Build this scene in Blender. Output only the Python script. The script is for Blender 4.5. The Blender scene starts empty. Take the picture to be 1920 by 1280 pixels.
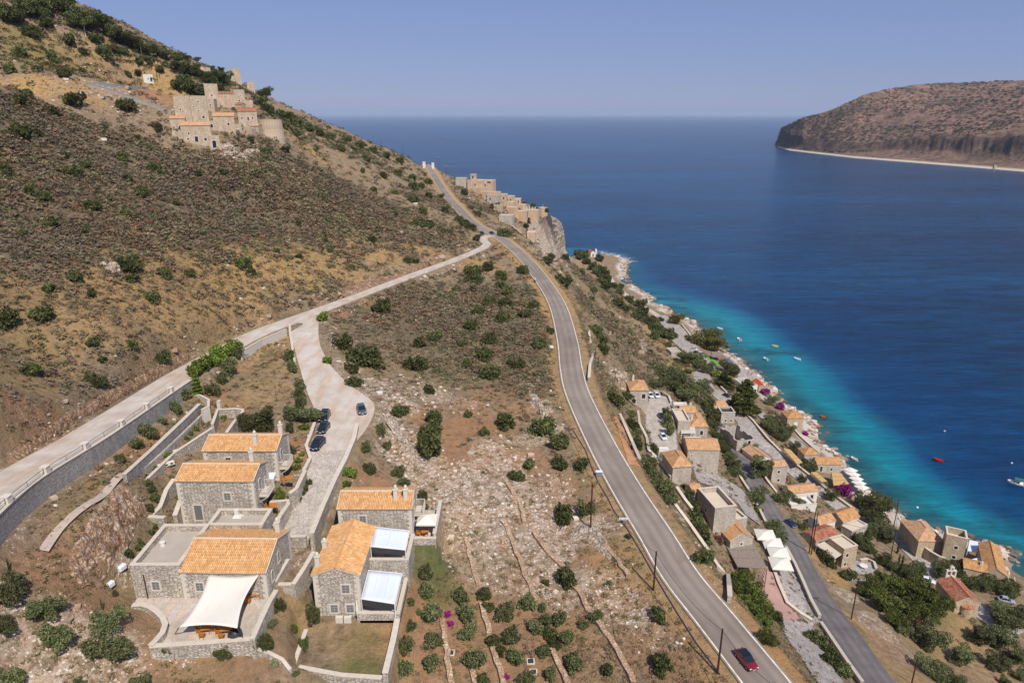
import bpy, math, random
import numpy as np
from mathutils import Vector

# ---------------------------------------------------------------- camera, sky, sun, exposure
SC = bpy.context.scene
COL = SC.collection
CAMZ = 110.0
PITCH = math.radians(18.4)
FPX = 1280.0                      # focal length in pixels of the 1920 wide photograph
cam_d = bpy.data.cameras.new('camera')
cam_d.sensor_width = 36.0
cam_d.lens = 36.0 * FPX / 1920.0
cam_d.clip_start = 1.0
cam_d.clip_end = 200000.0
cam = bpy.data.objects.new('camera', cam_d)
COL.objects.link(cam)
cam.location = (0, 0, CAMZ)
cam.rotation_euler = (math.radians(90) - PITCH, 0, 0)
SC.camera = cam

SUN_AZ, SUN_EL = math.radians(24), math.radians(50)      # azimuth measured from -Y towards +X
sdir = Vector((math.sin(SUN_AZ) * math.cos(SUN_EL), -math.cos(SUN_AZ) * math.cos(SUN_EL), math.sin(SUN_EL)))
W = bpy.data.worlds.new('World')
SC.world = W
W.use_nodes = True
wn = W.node_tree
bg = wn.nodes['Background']
sky = wn.nodes.new('ShaderNodeTexSky')
sky.sky_type = 'NISHITA'
sky.sun_disc = False
sky.sun_elevation = SUN_EL
sky.sun_rotation = math.pi - SUN_AZ
sky.altitude = 100
sky.air_density = 1.0
sky.dust_density = 0.2
sky.ozone_density = 2.5
tint = wn.nodes.new('ShaderNodeMix'); tint.data_type = 'RGBA'; tint.blend_type = 'MULTIPLY'; tint.inputs[0].default_value = 1
tint.inputs[7].default_value = (.93, .92, 1.22, 1)
wn.links.new(sky.outputs[0], tint.inputs[6]); even = wn.nodes.new('ShaderNodeMix'); even.data_type = 'RGBA'; even.inputs[0].default_value = .62
even.inputs[7].default_value = (3.5, 4.65, 8.6, 1)
wn.links.new(tint.outputs[2], even.inputs[6]); wn.links.new(even.outputs[2], bg.inputs['Color'])
bg.inputs['Strength'].default_value = 0.068
sun_d = bpy.data.lights.new('sun', 'SUN')
sun_d.energy = 4.6
sun_d.angle = math.radians(0.5)
sun_d.color = (1.0, 0.95, 0.87)
sun = bpy.data.objects.new('sun', sun_d)
COL.objects.link(sun)
sun.rotation_euler = sdir.to_track_quat('Z', 'Y').to_euler()
SC.view_settings.view_transform = 'Standard'
SC.view_settings.look = 'None'
SC.view_settings.exposure = 0.0
SC.view_settings.gamma = 1.0
SC.cycles.max_bounces = 5
SC.cycles.diffuse_bounces = 2
SC.cycles.glossy_bounces = 2
SC.cycles.transmission_bounces = 2
SC.cycles.volume_bounces = 0
SC.cycles.use_denoising = True

# ---------------------------------------------------------------- pixel <-> world helpers
CP, SP = math.cos(PITCH), math.sin(PITCH)
def wz(u, v, z):
    """world point where the line of sight of photo pixel (u, v) meets height z"""
    a, b = (u - 960.0) / FPX, (640.0 - v) / FPX
    d = (z - CAMZ) / (-SP + b * CP)
    return Vector((a * d, d * (CP + b * SP), z))
def wd(u, v, d):
    a, b = (u - 960.0) / FPX, (640.0 - v) / FPX
    return Vector((a * d, d * (CP + b * SP), CAMZ + d * (-SP + b * CP)))
def z_at_v(y, v):
    b = (640.0 - v) / FPX
    return CAMZ + y * (b * CP - SP) / (CP + b * SP)
def depth_of(p):
    return p[1] * CP - (p[2] - CAMZ) * SP

def smooth(x):
    x = np.clip(x, 0, 1)
    return x * x * (3 - 2 * x)

def vnoise(x, y, s, seed=0):
    x = np.asarray(x, float) / s + 37.7 + seed * 17.13
    y = np.asarray(y, float) / s + 91.3 + seed * 7.71
    xi, yi = np.floor(x).astype(np.int64), np.floor(y).astype(np.int64)
    fx, fy = x - xi, y - yi
    fx = fx * fx * (3 - 2 * fx); fy = fy * fy * (3 - 2 * fy)
    def h(a, b):
        n = (a * 374761393 + b * 668265263 + seed * 974711) & 0x7fffffff
        n = ((n ^ (n >> 13)) * 1274126177) & 0x7fffffff
        return ((n ^ (n >> 16)) & 0xffff) / 65535.0
    return (h(xi, yi) * (1 - fx) + h(xi + 1, yi) * fx) * (1 - fy) + (h(xi, yi + 1) * (1 - fx) + h(xi + 1, yi + 1) * fx) * fy
def fbm(x, y, s, o=4, seed=0):
    t, a, n = 0, 1.0, 0
    for k in range(o):
        t = t + a * (vnoise(x, y, s / 2 ** k, seed + k) - .5); n += a; a *= .5
    return t / n * 2

# ---------------------------------------------------------------- object helpers
def tag(o, label=None, cat=None, group=None, kind=None):
    if label: o['label'] = label
    if cat: o['category'] = cat
    if group: o['group'] = group
    if kind: o['kind'] = kind
    return o
def empty(name, loc=(0, 0, 0), rz=0.0, label=None, cat=None, group=None):
    o = bpy.data.objects.new(name, None)
    o.empty_display_size = .3
    COL.objects.link(o)
    o.location = loc
    o.rotation_euler = (0, 0, rz)
    return tag(o, label, cat, group)
def auto_uv(me):
    nl = len(me.loops)
    if nl == 0: return
    uvl = me.uv_layers.new(name='UVMap')
    n = len(me.polygons)
    pn = np.empty(n * 3); me.polygons.foreach_get('normal', pn); pn = pn.reshape(-1, 3)
    lt = np.empty(n, dtype=np.int32); me.polygons.foreach_get('loop_total', lt)
    vi = np.empty(nl, dtype=np.int32); me.loops.foreach_get('vertex_index', vi)
    co = np.empty(len(me.vertices) * 3); me.vertices.foreach_get('co', co); co = co.reshape(-1, 3)
    flat = np.abs(pn[:, 2]) > 0.93
    ua = np.stack([-pn[:, 1], pn[:, 0], np.zeros(n)], 1)
    ln = np.linalg.norm(ua, axis=1); ln[ln < 1e-6] = 1
    ua = ua / ln[:, None]
    ua[flat] = (1, 0, 0)
    va = np.cross(pn, ua)
    va[flat] = (0, 1, 0)
    f = np.repeat(np.arange(n), lt)
    p = co[vi]
    uv = np.stack([(p * ua[f]).sum(1), (p * va[f]).sum(1)], 1)
    uvl.data.foreach_set('uv', uv.astype(np.float32).ravel())
class MB:
    """collects shapes and builds them as one mesh object"""
    def __init__(s): s.v = []; s.f = []
    def add(s, vs, fs):
        o = len(s.v)
        s.v.extend([tuple(p) for p in vs]); s.f.extend([tuple(i + o for i in f) for f in fs]); return s
    def box(s, x0, x1, y0, y1, z0, z1):
        return s.add([(x0, y0, z0), (x1, y0, z0), (x1, y1, z0), (x0, y1, z0), (x0, y0, z1), (x1, y0, z1), (x1, y1, z1), (x0, y1, z1)],
                     [(0, 3, 2, 1), (4, 5, 6, 7), (0, 1, 5, 4), (1, 2, 6, 5), (2, 3, 7, 6), (3, 0, 4, 7)])
    def cbox(s, cx, cy, cz, sx, sy, sz):
        return s.box(cx - sx / 2, cx + sx / 2, cy - sy / 2, cy + sy / 2, cz - sz / 2, cz + sz / 2)
    def bar(s, a, b, r0, r1=None, n=6):
        r1 = r0 if r1 is None else r1
        a, b = Vector(a), Vector(b); d = (b - a)
        if d.length < 1e-6: return s
        d.normalize()
        t = Vector((0, 0, 1)) if abs(d.z) < .9 else Vector((1, 0, 0))
        x = d.cross(t).normalized(); y = d.cross(x)
        vs = []
        for c, r in ((a, r0), (b, r1)):
            for k in range(n):
                an = 2 * math.pi * k / n
                vs.append(c + x * math.cos(an) * r + y * math.sin(an) * r)
        fs = [(k, (k + 1) % n, n + (k + 1) % n, n + k) for k in range(n)]
        fs += [tuple(range(n - 1, -1, -1)), tuple(range(n, 2 * n))]
        fs = [tuple(reversed(f)) for f in fs]
        return s.add(vs, fs)
    def lathe(s, prof, cx=0, cy=0, n=16, sx=1, sy=1):
        vs = []; fs = []
        m = len(prof)
        for r, z in prof:
            for k in range(n):
                an = 2 * math.pi * k / n
                vs.append((cx + r * sx * math.cos(an), cy + r * sy * math.sin(an), z))
        for i in range(m - 1):
            for k in range(n):
                fs.append((i * n + k, i * n + (k + 1) % n, (i + 1) * n + (k + 1) % n, (i + 1) * n + k))
        fs.append(tuple(range(n - 1, -1, -1))); fs.append(tuple(range((m - 1) * n, m * n)))
        return s.add(vs, fs)
    def build(s, name, mat, parent=None, smooth=False, bevel=0):
        return mesh(name, s.v, s.f, mat, parent, smooth, bevel)
def mesh(name, vs, fs, mat, parent=None, smooth=False, bevel=0):
    me = bpy.data.meshes.new(name)
    me.from_pydata(vs, [], fs)
    me.update()
    if mat: me.materials.append(mat)
    auto_uv(me)
    if smooth: me.polygons.foreach_set('use_smooth', [True] * len(me.polygons))
    o = bpy.data.objects.new(name, me)
    COL.objects.link(o)
    if parent: o.parent = parent
    if bevel:
        b = o.modifiers.new('bevel', 'BEVEL'); b.width = bevel; b.segments = 1; b.limit_method = 'ANGLE'
    return o
def quads_mesh(name, V, mat, col=None, parent=None, cname='Col', nv=4):
    """V: (n, nv, 3) float array of separate faces, col: (n, 3) face colours"""
    n = len(V)
    me = bpy.data.meshes.new(name)
    me.vertices.add(n * nv); me.vertices.foreach_set('co', V.astype(np.float32).ravel())
    me.loops.add(n * nv); me.loops.foreach_set('vertex_index', np.arange(n * nv, dtype=np.int32))
    me.polygons.add(n)
    me.polygons.foreach_set('loop_start', np.arange(0, n * nv, nv, dtype=np.int32))
    me.polygons.foreach_set('loop_total', np.full(n, nv, dtype=np.int32))
    me.update(calc_edges=True)
    if col is not None:
        a = me.color_attributes.new(cname, 'FLOAT_COLOR', 'POINT')
        c = np.concatenate([np.repeat(col, nv, axis=0), np.ones((n * nv, 1))], 1)
        a.data.foreach_set('color', c.astype(np.float32).ravel())
    me.materials.append(mat)
    if parent == 'mesh': return me
    o = bpy.data.objects.new(name, me); COL.objects.link(o)
    if parent: o.parent = parent
    return o
def dup(root, loc=None, rz=None, sc=None, label=None, group=None):
    r = root.copy(); COL.objects.link(r)
    if loc is not None: r.location = loc
    if rz is not None: r.rotation_euler = (0, 0, rz)
    if sc is not None: r.scale = (sc, sc, sc) if not hasattr(sc, '__len__') else sc
    if label: r['label'] = label
    if group: r['group'] = group
    for ch in list(root.children):
        c = ch.copy(); COL.objects.link(c); c.parent = r
        for g in ch.children:
            d = g.copy(); COL.objects.link(d); d.parent = c
    return r

# ---------------------------------------------------------------- materials
def srgb(h):
    h = h.lstrip('#'); o = []
    for i in (0, 2, 4):
        c = int(h[i:i + 2], 16) / 255
        o.append(c / 12.92 if c <= .04045 else ((c + .055) / 1.055) ** 2.4)
    return tuple(o)
class NT:
    def __init__(s, name, rough=.85, spec=.2):
        s.m = bpy.data.materials.new(name); s.m.use_nodes = True
        s.t = s.m.node_tree; s.b = s.t.nodes['Principled BSDF']
        s.b.inputs['Roughness'].default_value = rough
        s.b.inputs['Specular IOR Level'].default_value = spec
    def n(s, ty, **kw):
        nd = s.t.nodes.new(ty)
        for k, v in kw.items(): setattr(nd, k, v)
        return nd
    def l(s, a, b): s.t.links.new(a, b)
    def coord(s, kind='Object', scale=(1, 1, 1)):
        if kind == 'UV':
            c = s.n('ShaderNodeUVMap').outputs[0]
        elif kind == 'World':
            c = s.n('ShaderNodeNewGeometry').outputs['Position']
        else: c = s.n('ShaderNodeTexCoord').outputs[kind]
        m = s.n('ShaderNodeMapping'); m.inputs['Scale'].default_value = scale
        s.l(c, m.inputs['Vector']); return m.outputs[0]
    def noise(s, vec, scale, detail=4, rough=.6, out='Fac', dist=0):
        t = s.n('ShaderNodeTexNoise'); t.inputs['Scale'].default_value = scale
        t.inputs['Detail'].default_value = detail; t.inputs['Roughness'].default_value = rough
        t.inputs['Distortion'].default_value = dist
        s.l(vec, t.inputs['Vector']); return t.outputs[out]
    def voro(s, vec, scale, feature='F1', out='Distance', rnd=1.0, dim='3D'):
        t = s.n('ShaderNodeTexVoronoi', feature=feature, voronoi_dimensions=dim); t.inputs['Scale'].default_value = scale
        t.inputs['Randomness'].default_value = rnd
        s.l(vec, t.inputs['Vector']); return t.outputs[out]
    def ramp(s, fac, stops, interp='LINEAR'):
        r = s.n('ShaderNodeValToRGB'); r.color_ramp.interpolation = interp
        e = r.color_ramp.elements
        while len(e) < len(stops): e.new(.5)
        for k, (p, c) in enumerate(stops):
            e[k].position = p
            c = srgb(c) if isinstance(c, str) else ((c, c, c) if not hasattr(c, '__len__') else c)
            e[k].color = (*c, 1)
        if fac is not None: s.l(fac, r.inputs['Fac'])
        return r.outputs['Color']
    def mix(s, f, a, b, mode='MIX'):
        m = s.n('ShaderNodeMix', data_type='RGBA', blend_type=mode)
        for i, x in ((0, f), (6, a), (7, b)):
            if isinstance(x, (int, float)):
                if i == 0: m.inputs[0].default_value = x
                else: m.inputs[i].default_value = (x, x, x, 1)
            elif isinstance(x, str): m.inputs[i].default_value = (*srgb(x), 1)
            elif isinstance(x, tuple): m.inputs[i].default_value = (*x, 1)
            else: s.l(x, m.inputs[i])
        return m.outputs[2]
    def math(s, op, a, b=0.0, c=None, clamp=False):
        m = s.n('ShaderNodeMath', operation=op, use_clamp=clamp)
        for i, x in enumerate((a, b, c)):
            if x is None: continue
            if isinstance(x, (int, float)): m.inputs[i].default_value = x
            else: s.l(x, m.inputs[i])
        return m.outputs[0]
    def color(s, c):
        if isinstance(c, str): s.b.inputs['Base Color'].default_value = (*srgb(c), 1)
        elif isinstance(c, tuple): s.b.inputs['Base Color'].default_value = (*c, 1)
        else: s.l(c, s.b.inputs['Base Color'])
        return s
    def bump(s, h, strength=.5, dist=.05):
        b = s.n('ShaderNodeBump'); b.inputs['Strength'].default_value = strength; b.inputs['Distance'].default_value = dist
        s.l(h, b.inputs['Height']); s.l(b.outputs[0], s.b.inputs['Normal']); return s
    def attr(s, name, out='Color'):
        a = s.n('ShaderNodeAttribute', attribute_name=name); return a.outputs[out]

def plain(name, col, rough=.6, spec=.3, var=.12, scale=3.0, metal=0):
    t = NT(name, rough, spec); t.b.inputs['Metallic'].default_value = metal
    c = srgb(col) if isinstance(col, str) else col
    v = t.coord('Object')
    f = t.noise(v, scale, 4)
    a = tuple(x * (1 - var) for x in c); b = tuple(min(1, x * (1 + var)) for x in c)
    t.color(t.ramp(f, [(.3, a), (.7, b)])); return t.m

def stone_mat(name, cols, gap, sx=2.6, sy=5.5, tint=None, bump=.6, gapw=.06):
    """rubble masonry: irregular long stones with joints, in metres of the uv map"""
    t = NT(name, .9, .15)
    v = t.coord('UV', (sx, sy, 1))
    w = t.n('ShaderNodeVectorMath', operation='ADD')
    nz = t.noise(t.coord('UV', (1.3, 1.3, 1)), 2.0, 2, out='Color')
    sc = t.n('ShaderNodeVectorMath', operation='SCALE'); t.l(nz, sc.inputs[0]); sc.inputs['Scale'].default_value = .7
    t.l(v, w.inputs[0]); t.l(sc.outputs[0], w.inputs[1]); v = w.outputs[0]
    cell = t.voro(v, 1.0, 'F1', 'Color', .85, '2D')
    edge = t.voro(v, 1.0, 'DISTANCE_TO_EDGE', 'Distance', .85, '2D')
    sep = t.n('ShaderNodeSeparateColor'); t.l(cell, sep.inputs[0])
    base = t.ramp(sep.outputs[0], [(i / (len(cols) - 1), c) for i, c in enumerate(cols)])
    fine = t.noise(t.coord('UV'), 14, 3)
    base = t.mix(1.0, base, t.ramp(fine, [(.3, .82), (.7, 1.08)]), 'MULTIPLY')
    big = t.noise(t.coord('UV'), .35, 3)
    base = t.mix(t.math('MULTIPLY', big, .35), base, tint or cols[-1])
    g = t.ramp(edge, [(0, 1.0), (gapw, 1.0), (gapw * 2, 0.0)])
    # only part of the joints are deep
    gm = t.math('MULTIPLY', g, t.ramp(t.noise(t.coord('UV'), 3.2, 2), [(.35, .25), (.6, 1.0)]))
    base = t.mix(1.0, base, t.ramp(t.noise(t.coord('UV', (1, .45, 1)), .55, 4, .65), [(.32, .78), (.6, 1.07)]), 'MULTIPLY')
    t.color(t.mix(gm, base, gap))
    hgt = t.math('ADD', t.ramp(edge, [(0, 0.0), (.14, 1.0)]), t.math('MULTIPLY', fine, .4))
    t.bump(hgt, bump, .05)
    return t.m
# ---------------------------------------------------------------- road centre lines (photo pixel + height), widths in metres
R_MAIN = [(1530, 1400, 53.6), (1437, 1280, 54), (1339, 1157, 54.3), (1277, 1080, 54.5), (1230, 1003, 54.8), (1173, 913, 55), (1124, 825, 55.6), (1083, 738, 56.5),
          (1071, 690, 57.3), (1064, 640, 58), (1048, 579, 58.6), (1027, 540, 59), (997, 500, 59.8), (968, 470, 60.5), (932, 443, 61.2), (890, 421, 62.2),
          (860, 392, 64), (837, 366, 67), (820, 340, 71), (806, 318, 75), (797, 309, 77.2)]
R_CONC = [(-190, 1080, 72), (0, 914, 70), (160, 818, 68.4), (285, 738, 67), (341, 703, 66.3), (410, 664, 65.4), (480, 627, 64.6), (562, 596, 64.2), (667, 557, 63.8),
          (770, 518, 63.4), (852, 488, 62.8), (893, 471, 62.3), (912, 460, 61.8), (906, 451, 61.5), (910, 444, 61.3), (926, 442, 61.2)]
R_SIDE = [(572, 592, 64.3), (570, 618, 63.9), (577, 652, 63.2), (592, 690, 62.5), (617, 730, 61.8), (646, 765, 61.4), (644, 800, 61.2), (618, 845, 60.9), (607, 895, 60.0), (584, 945, 59), (562, 990, 58.3), (545, 1020, 57.9)]
R_LOW = [(1740, 1400, 30), (1648, 1280, 26), (1591, 1197, 22), (1543, 1131, 18.5), (1506, 1066, 16), (1485, 1022, 14.5), (1457, 981, 13), (1436, 945, 12), (1417, 907, 11.3), (1399, 874, 10.8),
         (1377, 850, 10.3), (1360, 817, 9.6), (1346, 790, 9)]
R_VILL = [(1240, 592, 4), (1266, 620, 4), (1288, 649, 4), (1309, 669, 4.2), (1329, 687, 4.6), (1316, 704, 6.6), (1325, 728, 7.6), (1346, 738, 8), (1372, 762, 8.2), (1392, 786, 8.4), (1421, 827, 8.2), (1454, 850, 7.6), (1477, 872, 7),
          (1503, 894, 6.4), (1531, 916, 6), (1569, 944, 5.4), (1615, 976, 5), (1675, 1004, 4.8), (1709, 1030, 4.8), (1743, 1063, 4.8), (1768, 1090, 4.8), (1830, 1140, 5), (1910, 1190, 5)]
R_BEACH = [(1128, 498, 3), (1138, 512, 3.2), (1152, 532, 3.4), (1172, 552, 3.4), (1196, 570, 3.6), (1220, 584, 3.8), (1240, 597, 4)]
R_SHORE = [(1415, 762, 3.6), (1440, 790, 3.4), (1468, 812, 3.2), (1494, 830, 3.0), (1520, 852, 2.8), (1535, 868, 2.6)]
def catmull(P, step=1.6):
    P = [Vector(p) for p in P]; out = []
    for i in range(len(P) - 1):
        p0 = P[max(i - 1, 0)]; p1 = P[i]; p2 = P[i + 1]; p3 = P[min(i + 2, len(P) - 1)]
        m = max(2, int((p2 - p1).length / step))
        for k in range(m):
            t = k / m
            out.append(.5 * ((2 * p1) + (p2 - p0) * t + (2 * p0 - 5 * p1 + 4 * p2 - p3) * t * t + (3 * p1 - p0 - 3 * p2 + p3) * t ** 3))
    out.append(P[-1]); return out
def line(R, step=1.6): return catmull([wz(*r) for r in R], step)
L_MAIN, L_CONC, L_SIDE = line(R_MAIN), line(R_CONC), line(R_SIDE)
L_LOW, L_VILL, L_BEACH, L_SHORE = line(R_LOW), line(R_VILL), line(R_BEACH), line(R_SHORE)
def widths(L, pts):
    """pts: [(fraction, half width)]"""
    n = len(L); f = np.linspace(0, 1, n)
    return np.interp(f, [p[0] for p in pts], [p[1] for p in pts])
def frac(L, R, i):
    p = wz(*R[i]); k = min(range(len(L)), key=lambda j: (L[j] - p).length); return k / (len(L) - 1)
W_MAIN = widths(L_MAIN, [(0, 2.75), (.3, 2.7), (1, 2.7)])
W_CONC = widths(L_CONC, [(0, 2.9), (frac(L_CONC, R_CONC, 5), 2.6), (frac(L_CONC, R_CONC, 7), 2.3), (frac(L_CONC, R_CONC, 8), 1.8), (1, 1.8)])
W_SIDE = widths(L_SIDE, [(0, 5.0), (.05, 3.4), (frac(L_SIDE, R_SIDE, 2), 2.6), (frac(L_SIDE, R_SIDE, 3), 2.9), (frac(L_SIDE, R_SIDE, 4), 3.9), (frac(L_SIDE, R_SIDE, 5), 5.2), (frac(L_SIDE, R_SIDE, 6), 4.0), (frac(L_SIDE, R_SIDE, 7), 2.9), (.9, 2.3), (1, 2.2)])
W_LOW = widths(L_LOW, [(0, 2.7), (1, 2.4)])
W_VILL = widths(L_VILL, [(0, 2.5), (.13, 6.0), (.22, 4.5), (.3, 2.4), (.4, 3.5), (.55, 2.6), (1, 2.6)])
W_BEACH = widths(L_BEACH, [(0, 1.2), (1, 1.8)])
W_SHORE = widths(L_SHORE, [(0, 1.5), (1, 1.4)])
ROADS = [(L_BEACH, W_BEACH, 2.5), (L_SHORE, W_SHORE, 2.0), (L_VILL, W_VILL, 3.0), (L_LOW, W_LOW, 3.0), (L_MAIN, W_MAIN, 4.5), (L_SIDE, W_SIDE, 2.2), (L_CONC, W_CONC, 2.6)]

# ---------------------------------------------------------------- shoreline and height samples
SHORE_PX = [(1116, 475), (1150, 480), (1180, 489), (1176, 502), (1174, 519), (1191, 537), (1225, 560), (1222, 569), (1255, 577), (1262, 587), (1281, 594), (1304, 605),
            (1318, 622), (1345, 648), (1362, 660), (1386, 672), (1400, 686), (1412, 696), (1428, 707), (1436, 719), (1452, 730), (1462, 746), (1478, 762), (1507, 774),
            (1531, 794), (1543, 837), (1576, 856), (1584, 872), (1600, 893), (1626, 916), (1634, 932), (1664, 942), (1691, 968), (1715, 985), (1760, 992), (1800, 1010), (1850, 1019), (1893, 1030),
            (1898, 1072), (1925, 1084), (1990, 1120), (2060, 1160)]
SHORE = [wz(u, v, 0) for u, v in SHORE_PX]
CT = """
0 860 71.6;0 750 75.5;0 600 80;0 500 85;0 400 91;0 300 100;0 200 112.3;0 100 131;0 0 153;-300 0 175;-300 300 115;-300 600 90;-200 800 78;
200 742 69.2;200 700 72.5;200 600 77;200 500 82;200 400 89;200 300 97.5;200 205 111.6;200 100 134.5;90 690 73.5;100 560 80;
400 620 68.6;400 550 72;400 500 75;400 400 82.5;400 300 95;400 275 98.6;420 240 105;330 290 96.5;300 250 102;500 250 102.5;520 300 93;480 330 90;
290 170 118.7;290 135 127.6;200 150 122;100 150 121;20 165 117;
600 540 66.5;600 500 69;600 400 76.5;600 300 90.5;600 250 101;500 400 79;500 480 74;500 570 68;
750 480 66.5;750 400 71;750 330 77.5;680 450 70;680 350 80;850 440 63.5;850 410 66;810 370 71.5;800 450 65.8;
980 443 50;1000 450 52;1040 480 45;1060 520 40;1100 560 32;1150 600 23;1200 640 15;1250 680 9;950 420 54;1000 440 47;1040 460 38;1060 470 25;1050 500 46;1020 470 51;1075 560 45;1100 600 31;
900 400 60;880 350 65;930 380 58;980 410 50;1030 420 43;1010 400 45;
1107 478 3;1130 500 3.6;1090 485 6;1075 500 12;1060 500 18;1100 530 14;1150 540 6;1180 560 4.8;1190 600 12;1225 640 8;1265 700 9;1200 680 21;
1130 640 45;1150 680 41;1180 660 33;1230 690 22;1150 720 40;1200 720 31;1180 750 33;1230 745 28;1240 810 28;1245 850 28.5;1270 700 15;1300 760 17;1170 800 43;1190 850 46;
1300 870 24;1340 830 14;1310 800 22;1250 900 42;1330 940 35;1300 900 30;1390 950 21;1350 870 17;1330 1000 37;1290 1000 44;1400 1040 31;1440 1120 28;1480 1120 26;1380 1120 40;1520 1240 34;1480 1240 43;1550 1280 38;
1430 1160 35;1350 1080 43;
1640 1150 15;1700 1200 14;1680 1100 9.5;1800 1200 9;1900 1280 9;1900 1150 4.5;1750 1280 17;1560 1000 9;1500 960 10.5;1600 1050 8.5;1640 1050 7;1550 1060 12.5;1580 1120 15.5;1640 1230 20;1800 1130 6.5;
1440 900 9.5;1400 830 9.5;1370 790 9.3;1500 930 8.3;1420 800 7;1440 830 7;1460 830 5.2;1440 780 4.4;1480 860 4.6;1520 890 4;1550 920 4.6;1600 950 3.2;1640 970 3.2;1660 990 3.6;1720 1010 3;1800 1050 2.5;1860 1060 2.5;
1580 890 1.8;1560 870 2;1600 925 2;1500 790 2;1470 770 2.5;1380 690 2.2;1420 720 2;
700 600 61.5;800 600 60;900 600 58.5;1000 600 57.8;1000 700 56;900 700 56.6;800 700 58;700 700 60;750 800 58;850 800 57;950 800 56;1050 800 55.3;700 540 62.8;800 540 61.6;900 500 60.6;950 520 59.6;850 560 60;
750 900 56.5;850 900 55.5;950 900 55;1050 900 54.6;1120 900 54.8;850 1000 54;950 1000 53.5;1050 1000 53.4;1150 1000 54.2;850 1100 52.5;950 1100 52;1050 1100 52.3;1150 1100 53;1230 1100 54;
850 1200 51.2;1000 1200 51;1150 1200 52;1290 1200 53.4;850 1279 50.3;1000 1279 50;1200 1279 51.5;1360 1279 53.4;700 1279 51;600 1279 52.9;550 1279 54.2;520 1255 55.0;500 1180 57.1;520 1210 56.2;545 1170 56;560 1200 55.2;530 1142 57.2;476 1216 56.9;500 1238 56;
700 860 58.8;680 800 60;660 700 61.2;630 640 62.5;720 1180 53.4;680 1200 53.8;400 1279 56;470 1240 56;400 1232 56.9;330 1232 57;200 1279 57.4;100 1279 59;0 1279 60.6;-200 1279 62;200 1200 59.6;100 1200 62;100 1100 64.4;0 1150 64.5;-200 1150 68;200 1110 60;
232 892 66;150 957 66.4;82 1035 66.4;0 1050 67.3;60 985 67.3;150 1000 65.6;140 1060 63.4;190 940 66.2;185 1085 59;205 1095 58.6;240 1020 61.2;262 965 61.5;210 985 63.5;
30 998 67.4;100 946 66.9;160 906 66.4;215 872 65.8;270 823 65;320 779 64.6;290 822 64.7;245 862 65.2;260 895 64.1;310 848 63.4;350 808 63.3;290 892 61.9;330 850 61.7;370 812 61.8;300 950 60.5;250 1000 61.6;230 1045 61.4;380 760 63.6;440 700 63.8;480 690 63.4;520 660 63.4;500 740 62.6;540 700 63;540 780 61.6;560 830 60.8;480 790 62;420 750 63.2
"""
pts = [wz(*[float(q) for q in c.split()]) for c in CT.replace('\n', '').split(';') if c.strip()]
# ridge and what lies behind it
for u, v, d, back, zb in ((110, -12, 300, 90, 158), (200, 48, 330, 90, 150), (350, 108, 330, 80, 124), (400, 133, 340, 80, 118), (470, 168, 350, 80, 106), (520, 196, 360, 80, 95),
                          (580, 217, 370, 80, 84), (640, 244, 385, 75, 74), (700, 271, 400, 70, 60), (760, 294, 420, 70, 48)):
    p = wd(u, v, d); pts.append(p); pts.append(Vector((p.x * 1.1, p.y + back, zb)))
for u, v, z in ((290, 120, 131.6), (250, 80, 140.8), (440, 195, 113.5), (440, 160, 122), (500, 210, 111)):
    pts.append(wz(u, v, z) if abs(v - 215) > 25 else wd(u, v, 320))
for p in ((-200, 150, 150), (-300, 250, 200), (-150, 60, 112), (-110, 40, 92), (-200, 20, 140), (-350, 100, 210), (-350, 400, 200), (-330, 560, 130), (-60, 530, 40), (-60, 620, -10), (0, 505, 36), (30, 525, 5),
          (15, 560, -8), (-150, 560, 60), (-250, 560, 95), (-200, 680, 0), (-100, 700, -20), (-350, 720, 10), (60, 20, 25), (20, 0, 52), (-50, 0, 60), (-50, 30, 58), (0, 35, 51), (26, 30, 53), (100, 20, 12), (130, 90, 2),
          (150, 20, 0), (200, 100, -12), (200, 300, -16), (200, 500, -16), (300, 50, -12), (330, 600, -16), (120, 620, -14), (45, 470, 6), (38, 445, 20), (300, 400, -16), (45, 495, 1), (55, 560, -4)):
    pts.append(Vector(p))
for i, p in enumerate(SHORE):
    pts.append(p); pts.append(p + Vector((12, 2, -3.5))); pts.append(p + Vector((45, 8, -10)))
for L in (L_MAIN, L_CONC, L_SIDE, L_LOW, L_VILL):
    for k in range(0, len(L), 8): pts.append(L[k])
P = np.array([tuple(p) for p in pts])
# drop near-duplicates, then multiquadric interpolation with a linear trend
keep = []
for i in range(len(P)):
    if all((P[i, 0] - P[j, 0]) ** 2 + (P[i, 1] - P[j, 1]) ** 2 > 4.0 for j in keep): keep.append(i)
P = P[keep]; N = len(P)
def phi(dx, dy): return np.sqrt(dx * dx + dy * dy + 25.0)
A = np.zeros((N + 3, N + 3))
A[:N, :N] = phi(P[:, 0][:, None] - P[:, 0], P[:, 1][:, None] - P[:, 1]) + np.eye(N) * (-0.25)
A[:N, N] = 1; A[:N, N + 1] = P[:, 0]; A[:N, N + 2] = P[:, 1]; A[N:, :N] = A[:N, N:].T
cf = np.linalg.solve(A, np.concatenate([P[:, 2], [0, 0, 0]]))
def rbf(x, y):
    out = cf[N] + cf[N + 1] * x + cf[N + 2] * y
    for i in range(N): out = out + cf[i] * phi(x - P[i, 0], y - P[i, 1])
    return out

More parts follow.
